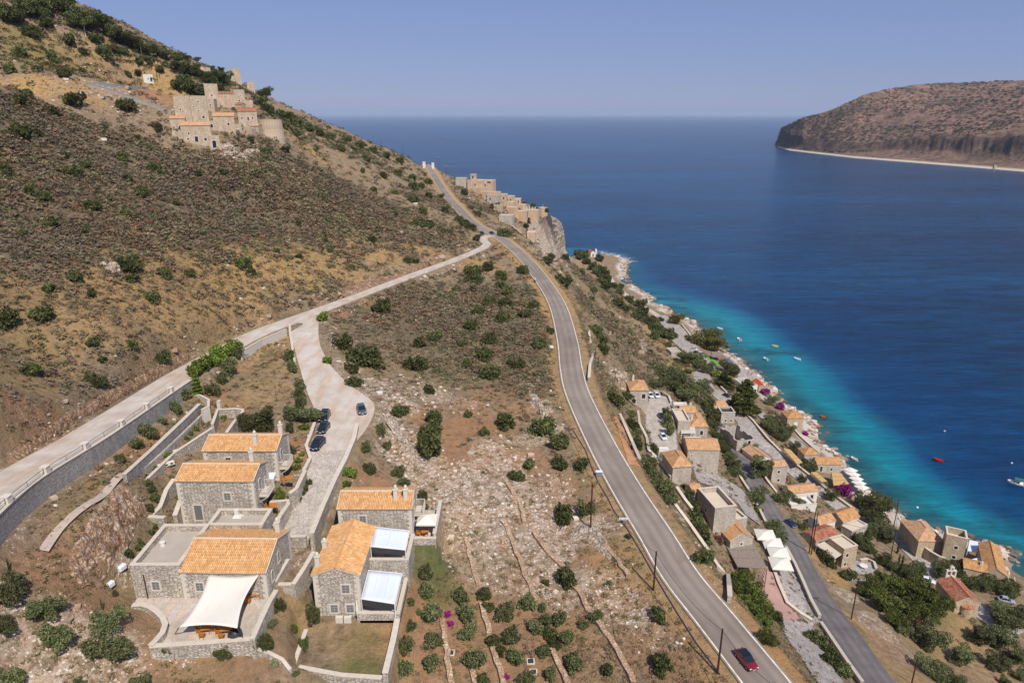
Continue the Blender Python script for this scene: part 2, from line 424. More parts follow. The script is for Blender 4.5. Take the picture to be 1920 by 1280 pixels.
def axis(segs):
    out = [segs[0][0]]
    for a, b, s0, s1 in segs:
        x = a
        while x < b - 1e-6:
            t = (x - a) / (b - a); x = x + s0 + (s1 - s0) * t
            out.append(min(x, b))
    return np.array(out)
GX = axis([(-360, -180, 7, 2.4), (-180, -72, 2.0, .9), (-72, 36, .5, .5), (36, 130, .7, .8), (130, 360, 2, 12)])
GY = axis([(0, 50, 4, .8), (50, 100, .45, .5), (100, 150, .5, .8), (150, 300, .8, 1.4), (300, 520, 1.4, 2.6), (520, 720, 3, 10)])
XX, YY = np.meshgrid(GX, GY)
ZZ = rbf(XX, YY)

def poly_dist(X, Y, L):
    """distance to a polyline, height and parameter at the nearest point"""
    best = np.full(X.shape, 1e9); zz = np.zeros(X.shape); tt = np.zeros(X.shape)
    n = len(L)
    for i in range(n - 1):
        a, b = L[i], L[i + 1]
        dx, dy = b[0] - a[0], b[1] - a[1]; q = dx * dx + dy * dy
        if q < 1e-9: continue
        t = np.clip(((X - a[0]) * dx + (Y - a[1]) * dy) / q, 0, 1)
        d = np.hypot(X - a[0] - t * dx, Y - a[1] - t * dy)
        m = d < best
        best = np.where(m, d, best); zz = np.where(m, a[2] + t * (b[2] - a[2]), zz); tt = np.where(m, (i + t) / (n - 1), tt)
    return best, zz, tt
def inside(X, Y, poly):
    r = np.zeros(X.shape, bool); n = len(poly)
    for i in range(n):
        x0, y0 = poly[i][0], poly[i][1]; x1, y1 = poly[(i + 1) % n][0], poly[(i + 1) % n][1]
        c = ((y0 > Y) != (y1 > Y)) & (X < (x1 - x0) * (Y - y0) / ((y1 - y0) if abs(y1 - y0) > 1e-9 else 1e-9) + x0)
        r ^= c
    return r
def win(poly, pad):
    xs = [p[0] for p in poly]; ys = [p[1] for p in poly]
    i0 = max(np.searchsorted(GX, min(xs) - pad) - 1, 0); i1 = np.searchsorted(GX, max(xs) + pad) + 1
    j0 = max(np.searchsorted(GY, min(ys) - pad) - 1, 0); j1 = np.searchsorted(GY, max(ys) + pad) + 1
    return slice(j0, j1), slice(i0, i1)
def platform(poly, z, fall=.7):
    s = win(poly, fall + 2); X, Y = XX[s], YY[s]
    d, _, _ = poly_dist(X, Y, [(*p[:2], 0) for p in poly] + [(*poly[0][:2], 0)])
    w = np.where(inside(X, Y, poly), 1.0, 1 - smooth(d / fall))
    ZZ[s] = ZZ[s] * (1 - w) + z * w
    FLAT[s] = np.maximum(FLAT[s], w)
FLAT = np.zeros(XX.shape)
# rough ground: amplitude follows the kind of slope
DSH = np.abs(XX - 0) * 0
rough = fbm(XX, YY, 14, 5, 3) * .9 + fbm(XX, YY, 3.2, 3, 9) * .32
land = smooth((ZZ - .2) / 3)
ZZ = ZZ + rough * land * np.clip((YY + 60) / 250, .3, 2.0)
# platforms: near house group (heights in metres above the sea)
def PX(z, *uv): return [wz(u, v, z)[:2] for u, v in uv]
platform([(-45.5, 64), (-27.2, 64), (-26.6, 76), (-29, 83.2), (-44, 83.2), (-43, 76)], 58.0)          # under the front house
platform([(-44.5, 76), (-30, 76), (-30, 84), (-44.5, 84)], 58.6)
platform([(-44.5, 84), (-32, 84), (-31.5, 92), (-44.5, 92)], 60.2, 1.2)
platform(PX(58.0, (262, 1112), (501, 1112), (520, 1108), (476, 1200), (282, 1212), (315, 1180), (312, 1160), (277, 1135), (247, 1135)), 58.0, .6)
platform(PX(60.6, (505, 905), (560, 880), (572, 882), (545, 940), (510, 945)), 60.4, .8)
platform(PX(53.8, (560, 1165), (745, 1150), (750, 1165), (722, 1262), (560, 1250)), 53.8, 1.0)
platform([(-24, 64.5), (-12.8, 64.5), (-12.8, 84), (-24, 84)], 54.4, 1.0)
platform([(-13, 75.8), (-9.9, 75.8), (-9.9, 84), (-13, 84)], 56.9, .5)
platform(PX(28.0, (1212, 745), (1225, 738), (1255, 745), (1262, 790), (1268, 850), (1240, 860), (1215, 800)), 28.0, 2)
platform(PX(35.0, (1318, 1000), (1340, 925), (1385, 905), (1440, 960), (1440, 1010), (1400, 1025)), 34.0, 2) if False else None
SAVE = ZZ.copy()
for L, Wd, fall in ROADS:
    s = win(L, fall + 8); X, Y = XX[s], YY[s]
    d, z, t = poly_dist(X, Y, L)
    hw = np.interp(t, np.linspace(0, 1, len(Wd)), Wd)
    w = 1 - smooth((d - hw - .7) / fall)
    if L is L_CONC:
        off = []
        for k in range(1, int(frac(L_CONC, R_CONC, 4) * len(L)) + 1, 2):
            e = Vector((L[k].x - L[k - 1].x, L[k].y - L[k - 1].y)).normalized(); off.append((L[k].x + e.y * (Wd[k] + 3.6), L[k].y - e.x * (Wd[k] + 3.6), 0))
        d2, _, _ = poly_dist(X, Y, off)
        w = np.where(d2 < 3.0, 0, w)
    ZZ[s] = ZZ[s] * (1 - w) + (z - .06) * w
    if L is L_CONC:
        cut = (d2 < 3.45) & (d > hw + .12)
        lowz = z - np.interp(t, [0, .12, .3, frac(L_CONC, R_CONC, 4)], [2.6, 2.5, 1.9, 1.1]) - .1 * (d - hw)
        ZZ[s] = np.where(cut, np.minimum(ZZ[s], lowz), ZZ[s])
        out_ = (d2 >= 3.45) & (d2 < 7) & (d > hw + 4)
        ZZ[s] = np.where(out_, np.minimum(ZZ[s], lowz + (d2 - 3.45) * .35), ZZ[s])
    FLAT[s] = np.maximum(FLAT[s], 1 - smooth((d - hw - .3) / 1.2))
def hgt(x, y):
    i = np.clip(np.searchsorted(GX, x) - 1, 0, len(GX) - 2); j = np.clip(np.searchsorted(GY, y) - 1, 0, len(GY) - 2)
    fx = (x - GX[i]) / (GX[i + 1] - GX[i]); fy = (y - GY[j]) / (GY[j + 1] - GY[j])
    return (ZZ[j, i] * (1 - fx) + ZZ[j, i + 1] * fx) * (1 - fy) + (ZZ[j + 1, i] * (1 - fx) + ZZ[j + 1, i + 1] * fx) * fy
def H(x, y): return float(hgt(np.array([x]), np.array([y]))[0])
TS = np.arange(45, 760, .4)
def at(u, v, far=False):
    """point of the ground seen at photo pixel (u, v)"""
    a, b = (u - 960.0) / FPX, (640.0 - v) / FPX
    x = a * TS; y = TS * (CP + b * SP); z = CAMZ + TS * (-SP + b * CP)
    g = np.maximum(hgt(x, y), 0.0)
    k = np.nonzero(z < g)[0]
    if len(k) == 0 or k[0] == 0:
        return wd(u, v, 400)
    k = k[0]
    f0, f1 = z[k - 1] - g[k - 1], z[k] - g[k]
    d = TS[k - 1] + .4 * f0 / (f0 - f1)
    p = wd(u, v, d); return p

# ---------------------------------------------------------------- ground cover zones (world positions with a radius)
def zone(lst, seed):
    m = np.zeros(XX.shape)
    for u, v, r, s in lst:
        p = at(u, v)
        jx = XX + fbm(XX, YY, 9, 2, seed) * 3.0; jy = YY + fbm(XX, YY, 9, 2, seed + 5) * 3.0
        q = 1 - smooth((np.hypot(jx - p.x, (jy - p.y)) - r * .45) / (r * .8))
        m = np.maximum(m, q * s)
    return m
ROCKZ = [(640, 640, 5, .8), (650, 690, 5, .8), (700, 730, 6, .8), (740, 760, 6, .9), (790, 720, 5, .6), (820, 740, 7, .7), (870, 760, 6, .6), (740, 810, 4, .9), (770, 850, 5, .9), (800, 900, 6, .9), (860, 900, 6, 1), (900, 930, 6, 1), (840, 950, 5, .9),
         (900, 990, 6, .9), (950, 1010, 5, .8), (1000, 1020, 6, .9), (1040, 1090, 6, .9), (1000, 960, 6, .7), (930, 860, 7, .9), (980, 830, 5, .6), (1060, 980, 5, 1), (1030, 920, 5, .7), (1120, 1000, 4, .8), (1120, 1100, 5, .8), (1180, 1150, 5, .8),
         (1060, 1130, 5, .7), (900, 1060, 6, .7), (850, 1020, 4, .5), (960, 1080, 6, .7), (1230, 1200, 4, .6), (100, 1240, 6, .8), (50, 1200, 6, .7), (150, 1270, 6, .9), (200, 1240, 4, .6), (320, 1245, 3, .6), (260, 1240, 3, .5), (60, 1100, 4, .3), (250, 975, 2.2, .9), (230, 1000, 2.6, .9), (200, 1050, 3, .9), (180, 1030, 2.5, .8),
         (600, 560, 5, .35), (560, 570, 4, .4), (700, 530, 6, .3), (640, 580, 4, .5), (350, 690, 4, .4), (230, 735, 4, .4), (150, 785, 4, .5), (80, 830, 4, .5), (880, 470, 5, .4), (800, 495, 5, .4),
         (430, 290, 9, .9), (450, 300, 8, .8), (480, 290, 8, .5), (520, 270, 8, .5), (510, 300, 8, .4), (160, 175, 14, .5), (220, 180, 10, .7), (180, 140, 8, .5), (300, 200, 6, .6),
         (1010, 420, 12, .8), (1045, 430, 14, 1), (1050, 455, 14, 1), (990, 440, 8, .6), (1030, 470, 12, .9), (1020, 480, 8, .8), (1040, 500, 6, .7), (1210, 650, 5, .7), (1190, 640, 5, .5), (1160, 715, 4, .8), (1130, 700, 3, .4),
         (1350, 1090, 4, .8), (1360, 1150, 4, .6), (1270, 960, 4, .6), (1410, 1190, 4, .5), (1590, 1115, 4, 1), (1640, 1170, 6, .7), (1700, 1220, 5, .6), (1370, 1010, 3, .5), (1040, 560, 4, .3)]
ROCKZ += [(u - 6, v + 1, 4.5, 1) for u, v in SHORE_PX[2:14]] + [(u - 3, v + 1, 3, .9) for u, v in SHORE_PX[14:36]]
GRASSZ = [(330, 540, 14, .8), (420, 520, 14, .9), (250, 560, 12, .7), (520, 500, 14, .9), (600, 490, 14, .8), (700, 470, 14, .7), (150, 580, 10, .6), (60, 560, 8, .5), (640, 520, 8, .6), (460, 570, 8, .7), (780, 470, 10, .7), (860, 450, 8, .6), (20, 700, 6, .5), (60, 630, 6, .5),
          (110, 660, 6, .4), (500, 640, 6, .7), (470, 680, 6, .6), (520, 690, 5, .5), (480, 740, 6, .5), (110, 120, 22, .7), (180, 130, 12, .6), (40, 90, 16, .5), (50, 165, 12, .9), (260, 110, 14, .5), (300, 135, 10, .9), (150, 170, 10, .7),
          (1080, 570, 3, 1), (1060, 540, 3, 1), (1020, 500, 4, 1), (1090, 620, 3, 1), (985, 465, 4, .9), (1095, 690, 3, .9), (940, 420, 5, .7), (860, 370, 5, .8), (590, 290, 8, .8), (900, 500, 8, .6), (960, 480, 6, .5),
          (1560, 1080, 3.5, 1), (1530, 1040, 3, 1), (1590, 1150, 3, 1), (1640, 1260, 4, .9), (1620, 1220, 3, .9), (1250, 650, 12, .8), (1270, 690, 8, .8), (1230, 620, 10, .5), (690, 1230, 4, .5), (640, 1215, 4, .3), (560, 1180, 3, .4),
          (1800, 1180, 8, .6), (1700, 1270, 8, .6), (1850, 1250, 10, .4), (1750, 1210, 6, .5), (1150, 570, 14, .4), (860, 1010, 4, .4), (1180, 1060, 5, .5), (200, 925, 3, .5), (120, 975, 4, .3), (270, 810, 4, .5), (870, 980, 3, .6),
          (980, 400, 8, .8), (1000, 415, 6, .8), (560, 270, 8, .5), (660, 560, 5, .6)]
REDZ = [(900, 800, 8, .8), (850, 830, 6, .7), (970, 770, 5, .5), (700, 900, 4, .7), (780, 1120, 5, .6), (750, 1100, 4, .8), (900, 1180, 10, .6), (800, 1200, 8, .7), (1000, 1230, 9, .5), (1160, 830, 4, 1), (1175, 860, 4, 1), (1150, 790, 3, .9), (450, 770, 4, .6), (560, 850, 4, .9),
        (170, 1120, 5, .6), (120, 1070, 5, .6), (280, 1180, 4, .4), (150, 1010, 4, .5), (250, 860, 5, .7), (1230, 1230, 5, .6), (1280, 1250, 4, .6), (1450, 1220, 4, 1), (1440, 1190, 3, .8), (1480, 1260, 4, .8), (1350, 1110, 4, .4), (1080, 1000, 5, .4), (330, 1240, 6, .5), (640, 590, 4, .6),
        (300, 180, 8, .9), (270, 175, 8, .8), (240, 165, 8, .6), (430, 1255, 5, .4), (60, 800, 4, .5), (130, 800, 3, .5), (350, 1170, 5, .3), (1660, 1210, 6, .4), (930, 745, 5, .4), (1140, 1200, 5, .4), (300, 830, 3, .8), (400, 745, 3, .6), (20, 850, 3, .5)]
GREENZ = [(800, 1070, 3.4, .9), (820, 1100, 3, .8), (815, 1040, 2.4, 1), (505, 665, 2.4, .7), (500, 690, 2, .6), (690, 1250, 2.6, .8), (640, 1262, 2, .6), (1700, 1130, 10, .5), (80, 110, 20, .5), (680, 1195, 2.5, .4)]
SCRUBZ = [(150, 350, 60, 1), (400, 380, 50, 1), (650, 400, 45, 1), (50, 480, 25, .9), (250, 460, 25, .9), (780, 420, 20, .9), (820, 380, 20, .8), (850, 600, 34, 1), (950, 620, 28, 1), (760, 600, 18, .9), (720, 640, 12, .6), (860, 680, 14, .8), (1000, 720, 10, .7), (760, 640, 12, .8), (980, 680, 12, .9), (900, 680, 12, .9), (1010, 740, 5, .7),
          (100, 700, 9, .7), (200, 650, 14, .6), (50, 770, 5, .6), (300, 640, 10, .5), (1150, 620, 24, .8), (1120, 540, 20, .8), (1060, 490, 14, .7), (1180, 680, 10, .6), (900, 390, 20, .7), (540, 330, 30, .9), (600, 430, 30, .8), (960, 560, 14, .9), (1040, 700, 3, .4), (480, 1255, 4, .5), (600, 1215, 4, .4), (30, 1080, 6, .5)]
REDZ += [(800, 780, 4, .8), (850, 870, 5, .9), (910, 850, 5, .8), (960, 860, 4, .8), (780, 960, 4, .8), (1000, 880, 4, .6), (880, 760, 5, .7), (1060, 910, 4, .7), (1100, 950, 4, .8), (1010, 960, 4, .7), (870, 960, 4, .6), (1000, 1090, 4, .6), (1120, 1060, 4, .7), (760, 830, 4, .7), (1160, 1120, 4, .6)]
ROCKZ += [(730, 780, 3, 1), (745, 810, 3, 1), (765, 840, 3, 1), (790, 870, 4, 1), (990, 720, 3, .8), (1020, 760, 3, .9), (1050, 800, 3, .9), (1010, 820, 4, .8), (960, 900, 4, 1), (985, 940, 4, 1), (1010, 980, 4, 1), (870, 930, 4, 1), (1075, 1030, 4, .9), (1100, 1000, 3, .9), (620, 610, 3, .8), (635, 640, 3, .9), (625, 700, 3, .8), (665, 735, 3, .9)]
M_ROCK, M_GRASS, M_RED, M_GREEN, M_SCRUB = zone(ROCKZ, 11), zone(GRASSZ, 23), zone(REDZ, 31), zone(GREENZ, 41), zone(SCRUBZ, 51)
dm_, _, tm_ = poly_dist(XX, YY, L_MAIN)
verge = (1 - smooth((dm_ - 4.2 - 1.6 * fbm(XX, YY, 9, 3, 19)) / 1.6)) * (YY < 480) * (.55 + .45 * (tm_ > .28))
dc_, _, _ = poly_dist(XX, YY, L_CONC); de_, _, _ = poly_dist(XX, YY, L_SIDE)
M_ROCK = np.maximum(M_ROCK, .55 * (1 - smooth((np.minimum(dc_, de_ - 1) - 4.0) / 2.2)) * (fbm(XX, YY, 7, 3, 33) > -.1) * (XX > -75))
M_GRASS = np.maximum(M_GRASS, verge); M_ROCK *= 1 - verge * .8; M_SCRUB *= 1 - verge
def msample(M, x, y):
    i = np.clip(np.searchsorted(GX, x) - 1, 0, len(GX) - 2); j = np.clip(np.searchsorted(GY, y) - 1, 0, len(GY) - 2)
    return M[j, i]

# gullied rock where it is exposed
rk = fbm(XX, YY, 2.2, 4, 77) * .55 + np.abs(fbm(XX, YY, 5, 3, 78)) * .6
ZZ = ZZ + rk * M_ROCK * (1 - FLAT) * np.clip(YY / 220, .5, 1.6)

def grid_mesh(name, X, Y, Z, mat, attrs=None, smoothf=True):
    ny, nx = X.shape
    me = bpy.data.meshes.new(name)
    co = np.stack([X, Y, Z], -1).reshape(-1, 3)
    me.vertices.add(len(co)); me.vertices.foreach_set('co', co.astype(np.float32).ravel())
    i = np.arange((ny - 1) * (nx - 1)); r, c = i // (nx - 1), i % (nx - 1); a = r * nx + c
    f = np.stack([a, a + 1, a + nx + 1, a + nx], 1).astype(np.int32)
    me.loops.add(f.size); me.loops.foreach_set('vertex_index', f.ravel())
    me.polygons.add(len(f)); me.polygons.foreach_set('loop_start', np.arange(0, f.size, 4, dtype=np.int32)); me.polygons.foreach_set('loop_total', np.full(len(f), 4, dtype=np.int32))
    me.polygons.foreach_set('use_smooth', np.full(len(f), smoothf, dtype=bool))
    me.update(calc_edges=True)
    for k, v in (attrs or {}).items():
        at_ = me.color_attributes.new(k, 'FLOAT_COLOR', 'POINT')
        v = np.concatenate([v.reshape(-1, 3), np.ones((len(co), 1))], 1)
        at_.data.foreach_set('color', v.astype(np.float32).ravel())
    me.materials.append(mat)
    o = bpy.data.objects.new(name, me); COL.objects.link(o); return o

def ground_mat():
    t = NT('dry_ground', .95, .1)
    v = t.coord('World')
    z1 = t.n('ShaderNodeSeparateColor'); t.l(t.attr('ZoneA'), z1.inputs[0])
    z2 = t.n('ShaderNodeSeparateColor'); t.l(t.attr('ZoneB'), z2.inputs[0])
    rock, grass, red = z1.outputs[0], z1.outputs[1], z1.outputs[2]
    green, scrub, high = z2.outputs[0], z2.outputs[1], z2.outputs[2]
    n1 = t.noise(v, .11, 6, .65); n2 = t.noise(v, .9, 5, .65); n3 = t.noise(v, 6.0, 4, .7)
    base = t.ramp(n2, [(.28, '#625244'), (.43, '#84705b'), (.57, '#9a846c'), (.74, '#b8a286')])
    base = t.mix(t.ramp(n1, [(.42, 0.0), (.62, .75)]), base, t.ramp(n3, [(.3, '#71624a'), (.7, '#a58f68')]))
    base = t.mix(t.math('MULTIPLY', scrub, .75), base, t.ramp(n2, [(.3, '#544839'), (.5, '#6c5e4c'), (.7, '#83735c')]))
    rd = t.ramp(n3, [(.3, '#93613f'), (.7, '#bf8d64')])
    base = t.mix(t.math('MULTIPLY', t.math('MULTIPLY', red, t.ramp(n2, [(.38, .4), (.6, 1.0)])), .95), base, rd)
    gr = t.ramp(n3, [(.25, '#9a7747'), (.5, '#b9935c'), (.75, '#d2ad74')])
    base = t.mix(t.math('MULTIPLY', t.math('MULTIPLY', grass, t.ramp(n2, [(.36, .3), (.55, 1.0)])), .85), base, gr)
    gg = t.ramp(n3, [(.3, '#3b4a22'), (.7, '#66713c')])
    base = t.mix(t.math('MULTIPLY', green, .8), base, gg)
    # loose white limestone
    st = t.voro(v, 2.6, 'F1', 'Distance'); st2 = t.voro(v, 6.0, 'F1', 'Distance')
    sc_ = t.voro(v, 2.6, 'F1', 'Color'); ss = t.n('ShaderNodeSeparateColor'); t.l(sc_, ss.inputs[0])
    thr = t.math('MULTIPLY', t.math('ADD', rock, .06), t.ramp(n2, [(.35, .25), (.65, 1.0)]))
    a = t.math('GREATER_THAN', t.math('MULTIPLY', thr, .55), st)
    b = t.math('GREATER_THAN', t.math('MULTIPLY', thr, .48), st2)
    stones = t.math('MAXIMUM', a, b)
    rc = t.ramp(ss.outputs[0], [(0, '#a8937e'), (.5, '#ccb9a5'), (1, '#e4d9cc')])
    solid = t.math('MULTIPLY', t.ramp(t.noise(v, .7, 6, .7), [(.45, 0.0), (.56, 1.0)]), t.ramp(rock, [(.5, 0.0), (.9, .85)]))
    rockc = t.ramp(t.noise(v, 1.8, 7, .75), [(.25, '#7c5a44'), (.42, '#b5967a'), (.55, '#cfb9a3'), (.75, '#dfd2c2')])
    base = t.mix(solid, base, rockc)
    base = t.mix(stones, base, rc)
    base = t.mix(high, base, t.ramp(n3, [(.3, '#a89e93'), (.5, '#c6bdb1'), (.7, '#d8d0c5')]))
    t.color(base)
    hh = t.math('ADD', t.math('MULTIPLY', n3, .5), t.math('ADD', t.math('MULTIPLY', stones, .5), t.math('MULTIPLY', t.noise(v, 2.2, 6, .7), 1.4)))
    t.bump(hh, .8, .35)
    return t.m
M_GROUND = ground_mat()
za = np.stack([M_ROCK, M_GRASS, M_RED], -1); DS_, _, _ = poly_dist(XX, YY, [tuple(p) for p in SHORE[:40]])
M_SHING = smooth((9 + fbm(XX, YY, 12, 3, 15) * 5 - DS_) / 4) * smooth((3.6 - ZZ) / 1.5) * (YY > 150)
zb = np.stack([M_GREEN, M_SCRUB, M_SHING], -1)
ground = grid_mesh('ground', XX, YY, ZZ, M_GROUND, {'ZoneA': za, 'ZoneB': zb})
tag(ground, kind='structure')

# ---------------------------------------------------------------- sea
def sea_mat():
    t = NT('sea_water', .2, .15)
    v = t.coord('World')
    c = t.attr('Water')
    s = t.n('ShaderNodeSeparateColor'); t.l(c, s.inputs[0])
    sh, reef, foam = s.outputs[0], s.outputs[1], s.outputs[2]
    wob = t.noise(t.coord('World', (.012, .03, 1)), 1.0, 4, .6)
    sh2 = t.math('ADD', sh, t.math('MULTIPLY', t.math('SUBTRACT', wob, .5), .35), clamp=True)
    deep = t.ramp(t.noise(t.coord('World', (.0015, .006, 1)), 1.0, 5, .6), [(.3, '#022846'), (.7, '#044369')])
    deep = t.mix(1.0, deep, t.ramp(t.noise(t.coord('World', (.018, .085, 1)), 1.0, 6, .7, dist=.8), [(.35, .75), (.65, 1.3)]), 'MULTIPLY')
    rip = t.math('ADD', t.math('MULTIPLY', t.noise(t.coord('World', (.035, .12, 1)), 1.0, 4, .7, dist=.4), .5), t.math('MULTIPLY', t.noise(t.coord('World', (.13, .5, 1)), 1.0, 4, .7, dist=.4), .5))
    deep = t.mix(1.0, deep, t.ramp(rip, [(.38, .68), (.5, .97), (.62, 1.35)]), 'MULTIPLY')  # light and dark of the wave facets painted into the water colour
    col = t.ramp(sh2, [(0, '#072a5c'), (.1, '#073262'), (.24, '#0a4f76'), (.42, '#0d7088'), (.6, '#12808f'), (.8, '#1f6c75'), (1, '#476560')])
    col = t.mix(t.ramp(sh2, [(.0, 1.0), (.25, 0.0)]), col, deep)
    rf = t.math('MULTIPLY', t.ramp(t.noise(t.coord('World', (.05, .1, 1)), 1.0, 5, .65), [(.40, .1), (.62, .9)]), reef)
    col = t.mix(rf, col, '#1a4854')
    col = t.mix(1.0, col, t.ramp(t.noise(t.coord('World', (.07, .3, 1)), 1.0, 5, .65, dist=.5), [(.35, .84), (.65, 1.14)]), 'MULTIPLY')
    col = t.mix(t.math('MULTIPLY', foam, t.ramp(t.noise(v, .35, 5, .7), [(.47, 0.0), (.58, 1.0)])), col, '#e6ecea')
    t.color(col)
    a = t.noise(t.coord('World', (.10, .42, 1)), 1.0, 5, .62, dist=.6)
    b = t.noise(t.coord('World', (.5, 1.5, 1)), 1.0, 3, .6)
    t.bump(t.math('ADD', a, t.math('MULTIPLY', b, .3)), .55, 2.2)
    t.b.inputs['IOR'].default_value = 1.33
    return t.m
M_SEA = sea_mat()
EDGE_PX = [(1085, 452), (1130, 455), (1230, 497), (1330, 538), (1450, 608), (1560, 690), (1660, 775), (1750, 868), (1830, 940), (1920, 985), (2050, 1060)]
L_EDGE = [tuple(wz(u, v, 0)) for u, v in EDGE_PX]
L_SH = [tuple(p) for p in SHORE]
sx = axis([(-4000, -200, 600, 60), (-200, 60, 40, 6), (60, 330, 3, 4), (330, 5000, 8, 900)])
sy = axis([(-300, 60, 60, 8), (60, 620, 3, 4), (620, 3500, 8, 300), (3500, 60000, 500, 9000), (60000, 150000, 15000, 20000)])
SX, SY = np.meshgrid(sx, sy)
# fan the grid out with distance so that it reaches the horizon on both sides
fan = np.where(SY > 3500, 1 + (SY - 3500) / 3500 * 1.1, 1.0)
ds, _, _ = poly_dist(SX, SY, L_SH); de, _, _ = poly_dist(SX, SY, L_EDGE)
ring = inside(SX, SY, [p[:2] for p in L_SH] + [p[:2] for p in reversed(L_EDGE)])
tt_ = ds / (ds + de + 1e-6)
# near the shore 1 (teal over rocks), middle .6 (bright), edge .2, outside deep
shal = np.where(ring, 1 - .8 * tt_, np.where(de < ds, .2 * np.exp(-de / 34.0), 1.0))
shal = shal * (1 - .68 * smooth((SY - 350) / 110))
far = smooth((de - 90) / 60)
shal = shal * (1 - far) if True else shal
reef = np.clip(np.exp(-ds / 11.0) * 1.5, 0, 1) + .8 * smooth((fbm(SX, SY, 34, 3, 5) - .05) * 3) * ring + .45 * smooth((215 - SY) / 70) * ring
foam = np.zeros(SX.shape)
for u, v, r in ((1125, 473, 5), (1140, 476, 5), (1155, 479, 5), (1172, 484, 4), (1184, 490, 3)):
    p = wz(u, v, 0); foam = np.maximum(foam, np.exp(-((SX - p.x) / r) ** 2 - ((SY - p.y) / (r * .8)) ** 2))
sea = grid_mesh('sea', SX * fan, SY, np.zeros(SX.shape), M_SEA, {'Water': np.stack([shal, np.clip(reef, 0, 1), np.clip(foam * 1.5, 0, 1)], -1)})
tag(sea, kind='structure')
bed = MB().box(-400, 400, -300, 900, -40, -39).build('seabed', plain('seabed_sand', '#4c6660'))
tag(bed, kind='structure')

# ---------------------------------------------------------------- far headland
def headland():
    us = np.concatenate([np.linspace(1450, 1500, 30), np.linspace(1502, 2000, 230), np.linspace(2010, 2900, 50)])
    shore_v = np.interp(us, [1450, 1460, 1480, 1520, 1600, 1700, 1800, 1920, 2400, 2900], [271, 277, 282, 287, 296, 304, 312, 322, 352, 380])
    sky_v = np.interp(us, [1450, 1462, 1480, 1500, 1520, 1545, 1575, 1600, 1640, 1680, 1740, 1800, 1920, 2400], [262, 240, 231, 218, 214, 207, 193, 178, 168, 160, 156, 153, 146, 135])
    nt = 120
    X = np.zeros((len(us), nt)); Y = X.copy(); Z = X.copy(); R = X.copy(); C = X.copy(); B = X.copy()
    for i, u in enumerate(us):
        s0 = wz(u, shore_v[i], 0); d0 = math.hypot(s0.x, s0.y)
        az = Vector((s0.x, s0.y)).normalized()
        rayv = (-SP + (640 - sky_v[i]) / FPX * CP) / (CP + (640 - sky_v[i]) / FPX * SP) / math.sqrt(1 + ((u - 960) / FPX / (CP)) ** 2)
        ridge = 175 + 800 * smooth((u - 1458) / 330)            # distance shore -> skyline
        D = d0 + ridge
        zk = CAMZ + D * rayv
        cl = np.interp(u, [1450, 1458, 1470, 1500, 1515, 1620, 1700, 1920], [6, 26, 46, 40, 18, 16, 30, 40])  # cliff height
        foot = 10 + 70 * smooth((u - 1500) / 250)
        for j in range(nt):
            t = (j / (nt - 1)) ** 1.5 * 1.5
            r = t * ridge if ridge > 200 else t * (ridge + 40)
            dd = d0 - 25 + r
            q = (r - 25)
            jag = 18 * fbm(np.array([u * 1.3]), np.array([3.0]), 26, 4, 4)[0] - 8
            zb = np.interp(q, [-25, 0, 22, foot + 26, foot + 60 + jag, foot + 60 + jag + 16, max(foot + 90 + jag + 16, ridge), ridge * 1.25 + 150, ridge * 1.5 + 400],
                           [-8, 0, 2.5, 4 + foot * .14, 10 + foot * .22, min(cl + foot * .2, zk * .8), zk, zk * .95, zk * .6]) if ridge > 150 else \
                np.interp(q, [-25, 0, 12, 22, 32, 60, 160, 260], [-8, 0, 4, min(zk, cl) * .7, min(zk, cl + 14), zk, zk * .8, -5])
            zb = -8 + (zb + 8) * float(smooth((u - 1451) / 9))
            X[i, j] = az.x * dd; Y[i, j] = az.y * dd; Z[i, j] = zb
            B[i, j] = 1 - smooth((q - 18) / 14)
            C[i, j] = smooth((q - foot - 40) / 12) * (1 - smooth((q - foot - 95) / 20))
    nz = fbm(X, Y, 160, 5, 8) * 10 + fbm(X, Y, 30, 4, 18) * 5
    Z = Z + nz * .5 * smooth((Z - 6) / 40) + np.abs(fbm(X, Y, 60, 4, 3)) * 20 * C
    t = NT('headland_rock', .95, .1)
    v = t.coord('World'); s = t.n('ShaderNodeSeparateColor'); t.l(t.attr('Zone'), s.inputs[0])
    n1 = t.noise(v, .006, 6, .7); n2 = t.noise(v, .05, 6, .7)
    base = t.ramp(n2, [(.3, '#644a3e'), (.5, '#8a6b59'), (.7, '#a68871')])
    base = t.mix(t.ramp(n1, [(.45, 0.0), (.65, .7)]), base, '#4f4a3c')
    spots = t.ramp(t.voro(v, .09, 'F1'), [(.25, 1.0), (.42, 0.0)])
    base = t.mix(t.math('MULTIPLY', spots, t.ramp(t.noise(v, .012, 4), [(.35, .2), (.6, .9)])), base, '#3a3a2a')
    rc = t.ramp(t.noise(t.coord('World', (1, 1, .3)), .08, 6, .7), [(.3, '#2c2622'), (.5, '#54443a'), (.75, '#8a6d58')])
    base = t.mix(s.outputs[0], base, rc)
    base = t.mix(s.outputs[1], base, '#c9bda8')
    t.color(base); t.bump(t.noise(v, .12, 6, .7), .8, 6)
    o = grid_mesh('headland', X.T, Y.T, Z.T, t.m, {'Zone': np.stack([C.T, B.T, C.T * 0], -1)})
    # columns run left to right, so faces look up
    tag(o, kind='structure')
    return X, Y, Z, C, B
HL = headland()

